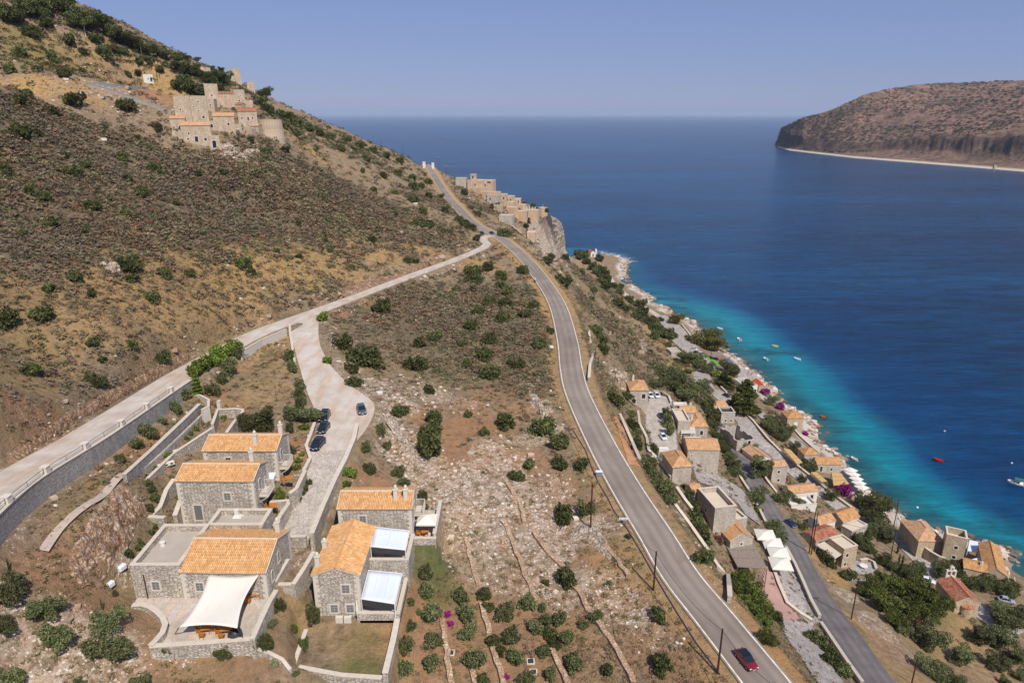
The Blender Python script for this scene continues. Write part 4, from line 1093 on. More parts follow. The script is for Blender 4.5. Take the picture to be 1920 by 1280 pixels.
ch2.matrix_parent_inverse = Matrix_of(hC).inverted()
hD = house('stone_house', 'stone house with ochre roof and twin chimneys, right of the cobbled drive', wz(633, 952.5, 61.9), wz(771, 952, 61.9), 5.0, 57.0, 61.9, 'gx', 1.0,
           wins=[('F', .33, 2.7, .85, 1.05, AW), ('R', .5, 2.4, .8, 1.8, dict(shut=M_SHUT)), ('R', .3, 0, .9, 2.0, dict(kind='door', shut=M_SHUT))], chims=[(2.6, -1.2, 1.9), (3.9, -1.2, 1.9)], fine=True, group=GN, down=4)
hE = house('stone_house', 'stone house with its gable to the viewer, ochre roof and two white awnings beside it', wz(586, 1077, 60.1), wz(672.5, 1077, 60.1), 9.6, 54.6, 60.1, 'gy', .95, tile=M_TILE,
           wins=[('F', .69, 3.0, .9, 1.1, AW), ('F', .4, .3, .85, 1.05, AW), ('F', .75, .3, .85, 1.05, AW), ('R', .75, 2.8, .9, 1.9, dict(kind='door', shut=M_GLASS)), ('R', .25, .2, .9, 1.9, dict(kind='door', shut=M_GLASS))],
           chims=[(-2.4, -3.3, 1.7), (-2.5, .2, 1.3)], fine=True, group=GN, down=2)
def in_house(o, root): o.parent = root; o.matrix_parent_inverse = Matrix_of(root).inverted(); return o
# raised terraces of the gabled house
xe = wz(672.5, 1077, 60.1).x
t1 = in_house(MB().box(xe + .01, -12.7, 70.9, 76.4, 52, 57.3).build('upper_terrace', M_STONE), hE)
MB().box(xe + .02, -13.1, 71.3, 76.0, 57.3, 57.34).build('terrace_floor', M_PATIO, t1)
p1 = MB().box(xe + .02, -12.7, 70.9, 71.3, 57.3, 58.2).box(-13.1, -12.7, 71.3, 76.4, 57.3, 58.2).build('parapet', M_STONE, t1)
MB().box(xe + .02, -12.65, 70.85, 71.35, 58.2, 58.29).box(-13.15, -12.65, 71.35, 76.4, 58.2, 58.29).build('coping', M_COPE, t1)
t2 = in_house(MB().box(xe + .01, -12.9, 64.5, 70.88, 52, 54.7).build('lower_terrace', M_STONE), hE)
MB().box(xe + .02, -13.3, 64.9, 70.87, 54.7, 54.74).build('terrace_floor', M_PATIO, t2)
MB().box(xe - .3, -12.9, 64.5, 64.9, 53, 55.6).box(-13.3, -12.9, 64.9, 70.88, 53, 55.6).build('parapet', M_STONE, t2)
MB().box(xe - .35, -12.85, 64.45, 64.95, 55.6, 55.69).box(-13.35, -12.85, 64.95, 70.88, 55.6, 55.69).build('coping', M_COPE, t2)
def awning(label, quad, zback, zfront, zfloor, posts=True, mat=M_AWN, seams=1, drop=.55, name='awning', cat='awning', group=None):
    """quad px: back-left, back-right, front-right, front-left"""
    q = [wz(*quad[0], zback), wz(*quad[1], zback), wz(*quad[2], zfront), wz(*quad[3], zfront)]
    c = sum(q, Vector()) / 4
    root = empty(name, (c.x, c.y, zfloor), 0, label, cat, group)
    m = MB(); n = 8; vs = []; fs = []
    for i in range(n + 1):
        for j in range(n + 1):
            a = q[0].lerp(q[1], i / n); b = q[3].lerp(q[2], i / n); p = a.lerp(b, j / n) - Vector((0, 0, .10 * math.sin(math.pi * j / n) + .03 * math.sin(math.pi * i / n * 2)))
            vs.append(p - Vector((c.x, c.y, zfloor)))
    for i in range(n):
        for j in range(n): o = i * (n + 1) + j; fs.append((o, o + 1, o + n + 2, o + n + 1))
    cl = mesh('canopy', vs, fs, mat, root, True)
    sm = cl.modifiers.new('thick', 'SOLIDIFY'); sm.thickness = .02
    L = [p - Vector((c.x, c.y, zfloor)) for p in q]
    fr = MB()
    for a, b in ((0, 1), (1, 2), (2, 3), (3, 0)): fr.bar(L[a] + Vector((0, 0, .04)), L[b] + Vector((0, 0, .04)), .05, n=5)
    for k in range(1, seams + 1): fr.bar(L[0].lerp(L[1], k / (seams + 1)) + Vector((0, 0, .06)), L[3].lerp(L[2], k / (seams + 1)) + Vector((0, 0, .06)), .04, n=5)
    fr.build('frame', M_WHITEM, root)
    if drop:
        vs = [L[3], L[2], L[2] - Vector((0, 0, drop)), L[3] - Vector((0, 0, drop))]
        v2 = mesh('valance', vs, [(0, 1, 2, 3)], M_DARK, root); s2 = v2.modifiers.new('t', 'SOLIDIFY'); s2.thickness = .02
    if posts:
        for k in (2, 3):
            MB().bar(L[k] + Vector((0, 0, .04)), (L[k].x, L[k].y, 0), .05, n=6).build('post', M_WHITEM, root)
    return root
awning('white awning over the upper terrace of the gabled stone house', [(702.5, 988), (768, 995), (760, 1031), (695, 1024.5)], 60.1, 59.6, 57.34, drop=.8)
awning('white awning over the lower terrace of the gabled stone house', [(691, 1069), (754, 1075), (740, 1132), (677.5, 1122.5)], 57.6, 57.1, 54.74, drop=.8, seams=2)
# terrace of the house with twin chimneys
tD = in_house(MB().box(-12.98, -9.9, 75.9, 84.2, 53, 56.95).build('terrace', M_STONE), hD)
MB().box(-12.97, -10.3, 76.3, 83.8, 56.95, 56.99).build('terrace_floor', M_PATIO, tD)
MB().box(-12.97, -9.9, 75.9, 76.3, 56.95, 57.8).box(-10.3, -9.9, 76.3, 84.2, 56.95, 58.3).build('parapet', M_STONE, tD)
MB().box(-12.97, -9.85, 75.85, 76.35, 57.8, 57.89).box(-10.35, -9.85, 76.35, 84.25, 58.3, 58.39).build('coping', M_COPE, tD)
def balcony(root, cx, cy, z, lx, ly, mat=M_SURR):
    """projecting from the right wall, world coordinates"""
    s = in_house(MB().box(cx, cx + lx, cy - ly / 2, cy + ly / 2, z - .14, z).build('balcony', M_COPE), root)
    r = MB()
    n = int(ly / .16)
    for k in range(n + 1): r.cbox(cx + lx - .04, cy - ly / 2 + ly * k / n, z + .5, .035, .035, 1.0)
    for k in range(int(lx / .16)):
        for yy in (cy - ly / 2 + .03, cy + ly / 2 - .03): r.cbox(cx + .08 + .16 * k, yy, z + .5, .035, .035, 1.0)
    r.cbox(cx + lx - .04, cy, z + 1.02, .07, ly, .06)
    for yy in (cy - ly / 2 + .03, cy + ly / 2 - .03): r.cbox(cx + lx / 2, yy, z + 1.02, lx, .07, .06); r.bar((cx + .05, yy, z - .9), (cx + lx - .1, yy, z - .14), .05)
    r.build('railing', mat, s); return s
balcony(hA, hA.location.x + 5.14, 87.8, 62.1, 1.3, 2.4); balcony(hB, hB.location.x + 5.05, 80.2, 62.3, 1.3, 2.6); balcony(hD, -12.95, 79.8, 59.6, 1.2, 2.4)

# sail over the patio
def shade_sail():
    q = [wz(391, 1076, 61.3), wz(487, 1075, 61.3), wz(445, 1177, 60.4), wz(335.5, 1175, 60.2)]
    c = sum(q, Vector()) / 4
    root = empty('shade_sail', (c.x, c.y, 58), 0, 'large cream shade sail stretched over the patio from the stone wall', 'shade sail')
    n = 16; vs = []; fs = []
    for i in range(n + 1):
        for j in range(n + 1):
            s, t = i / n, j / n
            # edges curve inwards
            s2 = s + .09 * math.sin(math.pi * t) * (1 - 2 * s); t2 = t + .05 * math.sin(math.pi * s) * (1 - 2 * t)
            p = q[0].lerp(q[1], s2).lerp(q[3].lerp(q[2], s2), t2)
            p = p - Vector((0, 0, .35 * math.sin(math.pi * s) * math.sin(math.pi * t)))
            vs.append(p - root.location)
    for i in range(n):
        for j in range(n): o = i * (n + 1) + j; fs.append((o, o + 1, o + n + 2, o + n + 1))
    m = mesh('sail_cloth', vs, fs, M_SAIL, root, True); s = m.modifiers.new('t', 'SOLIDIFY'); s.thickness = .015
    sm_ = MB()
    for c_ in (4, 8, 12):
        for j in range(n): sm_.bar(Vector(vs[c_ * (n + 1) + j]) + Vector((0, 0, .015)), Vector(vs[c_ * (n + 1) + j + 1]) + Vector((0, 0, .015)), .018, n=4)
    sm_.build('seams', M_SAIL, m)
    for k, foot in ((2, wz(459, 1201, 58)), (3, wz(328, 1188, 58))):
        MB().bar(foot - root.location, q[k] - root.location, .06, n=8).build('mast', M_DARK if k == 2 else M_IRON, root)
shade_sail()
patio = mesh('patio', [(*p, 58.035) for p in PX(58.0, (262, 1113), (501, 1114), (519, 1112), (476, 1199), (284, 1213), (313, 1181), (309, 1160), (297, 1150), (277, 1136), (249, 1135))], [tuple(range(10))], M_PATIO)
tag(patio, kind='structure')
# ---------------------------------------------------------------- garden and retaining walls near the houses
wall_line('curving low stone wall on the left side of the paved patio', dens([wz(u, v, 58.75) for u, v in ((248, 1134), (266, 1133), (280, 1137), (294, 1146), (305, 1157), (310, 1170), (305, 1185), (292, 1200), (282, 1210))], 1.2), .5)
wall_line('low stone wall along the front edge of the patio with the shade sail', dens([wz(u, v, 58.6) for u, v in ((282, 1211), (340, 1207), (400, 1203), (472, 1197))], 2), .5, mat=M_STONE)
wall_line('stone wall on the right side of the sail patio', dens([wz(u, v, 58.9) for u, v in ((473, 1198), (490, 1160), (505, 1128), (518, 1106))], 2), .45)
RT = []
k0, k1 = split_at(L_CONC, R_CONC, 0) , split_at(L_CONC, R_CONC, 3)
for k in range(k0 + 4, split_at(L_CONC, R_CONC, 4) - 1):
    a, b = L_CONC[k - 1], L_CONC[k + 1]; d_ = Vector((b.x - a.x, b.y - a.y)).normalized(); n_ = Vector((d_.y, -d_.x))
    c_ = L_CONC[k]; RT.append(Vector((c_.x + n_.x * (W_CONC[k] + .42), c_.y + n_.y * (W_CONC[k] + .42), c_.z + .18)))
wl_ = wall_line('long grey stone retaining wall below the pale concrete road at the left', RT, .7, M_RETAIN, deep=1.2)
# piers and rails on it
seg = 0; last = None; pier = None; acc = 0; piers = []
for i in range(0, len(RT)):
    if i == 0 or (RT[i] - last).length > 7.0:
        p = RT[i]; last = p; piers.append((i, p))
for n_, (i, p) in enumerate(piers):
    if pier is None:
        pier = MB().cbox(0, 0, .4, .75, .75, .8).cbox(0, 0, .84, .85, .85, .09).build('wall_pier', M_SURR)
        pier.location = (p.x, p.y, p.z + .1); tag(pier, 'pale square stone pier on the retaining wall beside the concrete road', 'pier', 'piers along the road parapet')
    else: dup(pier, (p.x, p.y, p.z + .1))
for (i, a), (j, b) in zip(piers, piers[1:]):
    rl = MB(); d_ = (b - a).normalized()
    a2, b2 = a + d_ * .4 + Vector((0, 0, .75)), b - d_ * .4 + Vector((0, 0, .75))
    rl.bar(a2, b2, .045, n=6); rl.bar(a2 - Vector((0, 0, .35)), b2 - Vector((0, 0, .35)), .03, n=5)
    for f in (.0, .5, 1.0):
        q = a2.lerp(b2, f); rl.bar(q - Vector((0, 0, .75)), q, .035, n=5)
    o = rl.build('guard_rail', M_IRON); tag(o, 'grey metal guard rail between two piers beside the concrete road', 'guard rail', 'guard rails along the road parapet')
wall_line('stone planter wall beside the sunken path, below the olive row', dens(WP((65.9, 65.0, 64.6, 64.4), (233, 889), (285, 842), (340, 790), (374, 757)), 2), .5, M_RETAIN, deep=1.5)
wall_line('stony retaining wall under the straight garden path, above the flower beds', dens(WP((64.3, 63.7, 63.5, 63.4), (248, 894), (300, 851), (345, 809), (384, 771)), 2), .4, M_STONE, cope=False, deep=1)
wall_line('low stone wall on the lower side of the garden path left of the houses', dens(WP((62.9, 62.9, 63.0), (268, 905), (325, 850), (398, 802)), 2), .4, M_STONE)
wall_line('stepped stone wall beside the alley left of the middle stone house', dens(WP((62.2, 61.6, 60.9, 60.6), (326, 898), (312, 918), (300, 950), (283, 967)), 1.5), .5)
wall_line('short stone wall at the corner below the garden, beside the rocky outcrop', WP((60.9, 60.9), (276, 968), (309, 970)), .5)
wall_line('tall stone wall stub in front of the middle stone house', WP((61.6, 61.2), (338, 938), (328, 966)), .5)
wall_line('stone wall of the square flower bed behind the left houses', dens(WP((63.6,) * 7, (398, 795), (408, 768), (440, 766), (455, 768), (455, 772), (438, 792), (424, 812)), 2), .4)
wall_line('low white wall of the curving stair at the top of the garden', dens(WP((64.6,) * 5, (362, 739), (375, 741), (391, 749), (391, 762), (378, 768)), 1.5), .35, M_SURR)
wall_line('short pale gate pillar wall beside the square flower bed', WP((64.6, 64.6), (407, 752), (413, 752)), .6, M_SURR)
wall_line('tall stone wall on the right side of the cobbled drive', dens(WP((62.2, 61.9, 61.4, 60.9, 60.6, 60.4), (669, 794), (664, 820), (648, 858), (629, 895), (606, 946), (584, 1000)), 2.5), .55, deep=1.5)
wall_line('curved stone wall beside the parked dark cars', dens(WP((61.9, 61.8, 61.5, 61.2, 61.1), (590, 792), (582, 815), (574, 835), (582, 858), (569, 882)), 1.5), .4)
wall_line('stone terrace wall right of the farthest left house, beside the cobbled drive', dens(WP((61.5, 61.4, 61.3), (572, 882), (556, 915), (543, 925)), 1.5), .45)
wall_line('stone wall of the small terrace with a round table beside the middle house', dens(WP((60.4,) * 5, (505, 941), (540, 938), (540, 945), (526, 965), (515, 985)), 1.5), .45)
wall_line('low stone wall between the cobbled drive end and the front stone house', dens(WP((59.4, 59.2), (574, 1005), (540, 1006)), 2), .4)
wall_line('stone planter walls between the front house and the gabled house', dens(WP((58.8, 58.6, 58.3), (588, 1035), (568, 1068), (550, 1095)), 1.5), .45)
wall_line('square stone wall corner in front of the planter, right of the front house', dens(WP((58.0, 58.0), (550, 1095), (514, 1095)), 1.5), .45)
wall_line('thin stone wall beside the right gable of the front house', dens(WP((58.9, 58.7), (540, 1048), (515, 1090)), 1.5), .4)
wall_line('stone wall on the right side of the dry garden in front of the gabled house', dens(WP((54.9, 54.6, 54.3), (745, 1160), (738, 1195), (722, 1262)), 2), .55)
wall_line('low stone wall at the front of the dry garden below the gabled house', dens(WP((53.9, 53.9, 54.0), (560, 1250), (640, 1265), (716, 1270)), 2), .45)
wall_line('thin pale kerb wall between the two dry garden plots', dens(WP((54.5, 54.0), (574, 1180), (550, 1248)), 1.5), .4)
wall_line('curved low wall from the sail patio to the dry garden', dens(on([(478, 1222), (505, 1230), (530, 1243), (545, 1262)], .5), 1.5), .35)
wall_line('low stone kerb from the roadside junction down to the planted bank', dens(WP((64.7, 64.5, 64.0, 63.6), (543, 607), (544, 625), (548, 650), (552, 675)), 2), .4, M_SURR)
wall_line('pale low wall along the lower edge of the concrete road above the garden', dens(WP((65.2, 65.6, 66.0), (536, 617), (490, 637), (450, 660)), 2), .35, M_SURR)
# terraces of the olive grove
M_TERR = stone_mat('dry_stone_terrace', ['#b09378', '#c2a88e', '#a58569', '#cdb8a0', '#b6997c'], '#8a6a50', 2.2, 2.6, tint='#b58f6c', bump=.8)
for lab, pts_, h in (('long ochre terrace wall through the white rubble slope, second from the road', [(1002, 1000), (1030, 1040), (1055, 1065), (1085, 1110), (1105, 1145), (1150, 1210), (1190, 1280)], .5),
                     ('ochre terrace wall through the rubble above the olive grove', [(945, 980), (965, 1030), (985, 1080), (1005, 1125)], .5),
                     ('short ochre terrace wall right of the green grass patch', [(876, 1010), (880, 1040), (890, 1075), (898, 1100)], .4),
                     ('pale terrace wall between the first two rows of olives', [(828, 1163), (834, 1200), (840, 1240), (846, 1290)], .6),
                     ('short pale terrace wall between two olive rows', [(901, 1132), (910, 1160), (920, 1190)], .6),
                     ('short terrace wall at the bottom edge beside the magenta flowers', [(923, 1217), (934, 1245), (943, 1285)], .6),
                     ('thin upper terrace line climbing the white rubble slope', [(985, 980), (975, 945), (950, 905)], .4),
                     ('low rubble terrace line close to the main road bank', [(1090, 1000), (1140, 1030), (1180, 1080)], .4),
                     ('lowest terrace wall left of the magenta flowers', [(884, 1250), (893, 1290)], .6),
                     ('short terrace wall right of the creeping green vine', [(1036, 1217), (1050, 1250), (1062, 1285)], .5)):
    rj = random.Random(len(lab)); pw = [p + Vector((rj.uniform(-.16, .16), 0, rj.uniform(-.12, .1))) for p in dens(on(pts_, h * .75), .9)]
    wall_line(lab, pw, .62, M_TERR, cope=False, group='terrace walls of the olive grove')
wall_line('long grey roadside wall above the terraced village, beside the red earth strip', dens(on([(1162, 782), (1172, 805), (1185, 835), (1199, 868)], .9), 2), .5, M_RETAIN)
wall_line('curved grey wall below the bend of the main road', dens(on([(1104, 626), (1107, 650), (1111, 675), (1106, 690), (1104, 716)], 1.0), 2), .5, M_RETAIN)
# ---------------------------------------------------------------- the village by the sea
def at_h(u, v, h):
    """point of the line of sight h above the ground"""
    a, b = (u - 960.0) / FPX, (640.0 - v) / FPX
    x = a * TS; y = TS * (CP + b * SP); z = CAMZ + TS * (-SP + b * CP)
    g = np.maximum(hgt(x, y), 0.3) + h
    k = np.nonzero(z < g)[0]
    if len(k) == 0 or k[0] == 0: return wd(u, v, 300)
    k = k[0]; f0, f1 = z[k - 1] - g[k - 1], z[k] - g[k]
    return wd(u, v, TS[k - 1] + .4 * f0 / (f0 - f1))
def vhouse(label, e0, e1, side, e3, h, roof='gx', rise=1.1, wins=(), chims=(), wall=None, tile=None, name='village_house', group='houses of the seaside village', d=None, minr=.35, **kw):
    p = at_h((e0[0] + e1[0]) / 2, (e0[1] + e1[1]) / 2, h); ze = p.z
    P0, P1 = wz(*e0, ze), wz(*e1, ze)
    if d is None:
        P3 = wz(*e3, ze); X = Vector((P1.x - P0.x, P1.y - P0.y)).normalized(); Y = Vector((-X.y, X.x))
        d = abs(Vector((P3.x - P0.x, P3.y - P0.y)).dot(Y)); d = max(d, 3.0)
    zb = ze - h
    return house(name, label, P0, P1, d, zb, ze, roof, rise, wall or M_STONEV, tile or M_TILEB, wins, chims, False, group=group, down=kw.pop('down', 6), **kw)
W1 = lambda f, s, z, a=.8, b=1.0, **k: (f, s, z, a, b, k)
vhouse('square hip-roofed stone house with an arched door, nearest the bushy cliff', (1182, 731), (1216, 731), 'L', (1178, 713), 5.0, 'hip', 1.3, [W1('F', .75, 2.4, 1.0, 1.4), W1('F', .22, 0.2, 1.2, 1.6, arch=True, kind='door')], [(-1.0, 1.5, 1.8)])
vhouse('flat-roofed stone block with a left wall in shade, above the cobbled car park', (1272, 789), (1295, 789), 'L', (1263, 766), 5.2, 'flat', 0, [W1('F', .5, 1.5, .6, .6)], floor=M_SCREEDP)
vhouse('stone house with hipped orange roof right of the flat-roofed block', (1295, 799.5), (1327.5, 799.5), 'R', (1317, 774), 4.8, 'hip', 1.5, [W1('F', .66, 2.2, .8, 1.3)], [(-1.5, -1.6, 1.4)])
vhouse('small stone house with orange roof and two stub chimneys behind the flat block', (1277, 773), (1306, 773), 'R', (1304, 761), 4.6, 'gx', 1.0, [], [(1.0, .4, 1.0), (-.5, .8, 1.0)])
vhouse('broad stone house with plain front wall and low orange roof, beside the white slatted pergolas', (1290, 842), (1350, 842.5), 'L', (1285, 820), 5.2, 'gx', 1.3, [W1('F', .13, 3.2, .4, .4), W1('L', .4, 2, .7, 1)])
vhouse('stone house with hipped orange roof below the car park, left of the broad plain house', (1262, 875), (1297, 873), 'L', (1241, 847), 4.4, 'hip', 1.3, [W1('R', .3, 1.2, .8, 1)])
vhouse('tall stone house with a walled pale flat roof and dark left wall', (1341, 952.5), (1381.5, 948), 'L', (1309, 915), 6.6, 'flat', 0, [W1('L', .55, 3.8, .6, 1.0), W1('L', .25, 1.5, .6, 1.0)], floor=M_SCREEDP, parapet=1.0)
vhouse('low stone house with its gable facing the grey reed pergola', (1370, 1012.5), (1412, 1006), 'L', (1340, 976), 4.0, 'gy', 1.3, [W1('F', .5, 2.6, .4, .5), W1('L', .4, .8, .6, 1.4)])
vhouse('small blank stone block right of the tall flat-roofed house', (1382, 974), (1401.5, 970), 'L', (1376, 955), 3.4, 'flat', 0, floor=M_SCREEDP)
vhouse('tiny outbuilding with an orange roof left of the tall flat-roofed house', (1300, 921), (1318, 918), 'L', (1297, 911), 2.6, 'gx', .5)
vhouse('stone block with dark flat roof and paired windows, in front of the big pine', (1353, 773), (1379, 773), 'L', (1346, 762), 4.2, 'flat', 0, [W1('F', .35, .8, .6, .7), W1('F', .75, .8, .6, .7)], floor=M_DARK, parapet=.7)
vhouse('low house with orange gable roof behind the dark flat roof near the pine', (1341, 765), (1366, 762), 'L', (1335, 752), 3.6, 'gx', 1.1)
vhouse('roofless stone ruin with broken walls beside the lower road', (1383, 822), (1416, 818), 'L', (1366, 795), 4.6, 'none', 0, [W1('F', .7, 1.8, .9, 1.2, arch=True), W1('R', .4, 1.0, .9, 1.2)])
vhouse('pink-tiled house between the ruin and the two-storey house on the street', (1420, 862), (1446, 858), 'L', (1411, 838), 3.0, 'gy', 1.0, tile=M_TILEP, wall=M_WHITE)
vhouse('two-storey cream house with two small windows beside the round tree on the lower road', (1449, 875), (1477, 872.5), 'L', (1446, 862), 5.6, 'gx', .7, [W1('F', .45, 3.4, .7, .8), W1('F', .5, .7, .7, .8), W1('R', .5, .4, 1.2, 1.4, arch=True)], tile=M_TILEP)
vhouse('white house with a long orange roof and a white walled terrace in front', (1483, 924), (1534, 919), 'R', (1520, 905), 3.0, 'gx', .9, [W1('F', .8, .6, .8, 1.2)], tile=M_TILEB, wall=M_WHITE)
vhouse('white flat terrace block in front of the long orange-roofed house', (1484, 948), (1532, 944), 'L', (1486, 930), 1.6, 'flat', 0, wall=M_WHITE, parapet=.6, floor=M_WHITE)
vhouse('white house with orange gable roof right of the double electricity poles', (1537, 983), (1567, 975), 'L', (1531, 965), 3.4, 'gx', 1.0, [W1('F', .7, 1.2, .7, .9), W1('F', .3, 1.2, .6, .8)], wall=M_WHITE)
vhouse('small house with orange roof and roof window beside the stone street', (1581, 978), (1612, 967), 'L', (1562, 958), 3.4, 'gx', 1.2, [W1('F', .5, 1.0, .7, .9)], wall=M_STONEV, tile=M_TILEO)
vhouse('flat-roofed stone annex with a small window at the end of the orange-roofed row', (1598, 996), (1627, 983), 'L', (1590, 980), 3.0, 'flat', 0, [W1('F', .7, .8, .6, .8)], floor=M_SCREEDP, parapet=.3)
vhouse('tan two-storey house with a pale flat roof above a round walled terrace', (1583, 1029), (1609, 1022), 'L', (1552, 1008), 5.6, 'flat', 0, [W1('F', .3, 3.2, .7, .9), W1('F', .25, .9, .6, .8)], wall=M_STONE2, floor=M_SCREEDP, parapet=.35)
vhouse('low red-brown roofed house behind the tan two-storey house', (1530, 1013), (1572, 999), 'L', (1524, 1004), 3.6, 'gx', .7, tile=M_TILER, d=4)
vhouse('large hip-roofed stone house standing at the water, left of the square tower', (1723, 1013), (1770, 1014), 'L', (1689, 975), 5.0, 'hip', 1.7, [W1('F', .5, 1.6, .7, .9)], tile=M_TILEP, wall=M_STONE2)
vhouse('tall square stone tower with open parapet roof and two small front windows', (1775.5, 1001.5), (1815, 1010.6), 'L', (1776, 986), 9.0, 'flat', 0, [W1('F', .55, 5.6, .7, .8), W1('F', .55, 2.9, .7, .8)], wall=M_STONE2, floor=M_SCREEDP, parapet=1.6, name='stone_tower', cat='tower')
vhouse('stone house with long ochre roof at the water, right of the white canopies', (1847, 1069), (1888, 1079), 'L', (1849, 1020), 3.6, 'gy', 1.2, tile=M_TILEO, wall=M_STONE2)
vhouse('low stone wing with brown tiled roof and a small chimney, right of the square tower', (1807.7, 1063), (1852, 1073), 'L', (1812, 1046), 3.4, 'gx', .9, [], [(1.2, -.6, 1.0)], tile=M_TILEO, wall=M_STONE2)
vhouse('ochre seaside house with hip roof, chimney and white window, above the rocky shore', (1477, 783), (1507, 783), 'L', (1465, 770), 4.4, 'hip', 1.4, [W1('F', .55, 1.4, 1.1, 1.1, shut=M_WHITEM)], [(1.2, 1.2, 1.6)], wall=M_STONE2, tile=M_TILEO)
vhouse('square seaside house with hip roof and green arched shutter', (1509, 852), (1535, 851.5), 'L', (1501, 839), 4.2, 'hip', 1.3, [W1('F', .7, 1.3, .8, 1.2, arch=True, shut=M_GREENSH)], tile=M_TILEO)
vhouse('long low seaside house with brown hip roof and green shutters beside the umbrella deck', (1532, 869.7), (1578, 869.7), 'R', (1574, 857.5), 3.3, 'gx', 1.2, [W1('F', .2, .7, .8, 1.4, arch=True, shut=M_GREENSH), W1('F', .62, 1.0, .7, .9, shut=M_GREENSH)], [(-2.6, 1.4, 1.6)], tile=M_TILEO)
vhouse('grey concrete beach bar roof with dark hatch near the small jetty', (1396, 724), (1421, 722), 'L', (1396, 708), 3.0, 'flat', 0, floor=M_SCREED, parapet=.15, wall=M_WHITE)
vhouse('small beach shack with bright orange-red roof beside the jetty', (1423, 724), (1434, 724), 'L', (1418, 712), 2.6, 'gy', .6, tile=plain('orange_sheet_roof', '#c4552f', .7, .2))
vhouse('small grey flat-roofed kiosk beside the upper beach street', (1259, 660), (1277, 659), 'L', (1262, 651), 2.6, 'flat', 0, floor=M_SCREED, parapet=.1)
def chapel():
    h = 3.3; p = at_h(1815, 1128, h); ze = p.z
    P0, P1 = wz(1793, 1127.5, ze), wz(1837.5, 1128.6, ze); P3 = wz(1765, 1086, ze)
    X = Vector((P1.x - P0.x, P1.y - P0.y)).normalized(); Y = Vector((-X.y, X.x)); d = abs(Vector((P3.x - P0.x, P3.y - P0.y)).dot(Y))
    r = house('chapel', 'small stone chapel with red tile roof, bell gable and round apse among the trees', P0, P1, d, ze - h, ze, 'gy', 1.3, M_STONE2, M_TILER, cat='chapel', down=2)
    w = (P1 - P0).to_2d().length; b = d / 2
    ap = MB().lathe([(1.25, -1), (1.25, 2.2), (1.32, 2.25)], 0, -b, 14, 1, .8).build('apse', M_STONE2, r)
    MB().lathe([(1.42, 2.25), (1.42, 2.32), (.1, 2.75)], 0, -b, 14, 1, .8).build('apse_roof', M_TILER, ap)
    bg_ = MB(); z0 = h + .5
    bg_.box(-1.1, 1.1, b - .45, b, z0, z0 + .9)
    for x in (-.95, 0, .95): bg_.box(x - .16, x + .16, b - .44, b - .01, z0 + .9, z0 + 2.0)
    bg_.box(-1.1, 1.1, b - .45, b, z0 + 2.0, z0 + 2.3)
    for x in (-.3, .3): bg_.box(x - .13, x + .13, b - .44, b - .01, z0 + 2.3, z0 + 2.9)
    bg_.box(-.45, .45, b - .45, b, z0 + 2.9, z0 + 3.15); bg_.add([(-.4, b - .4, z0 + 3.15), (.4, b - .4, z0 + 3.15), (.4, b - .05, z0 + 3.15), (-.4, b - .05, z0 + 3.15), (0, b - .4, z0 + 3.6), (0, b - .05, z0 + 3.6)], [(0, 1, 4), (2, 3, 5), (1, 2, 5, 4), (3, 0, 4, 5)])
    bgo = bg_.build('bell_gable', M_SURR, r)
    for x in (-.48, .48): MB().lathe([(.02, z0 + 1.8), (.12, z0 + 1.75), (.16, z0 + 1.5), (.22, z0 + 1.4)], x, b - .22, 8).build('bell', M_DARK, bgo)
chapel()
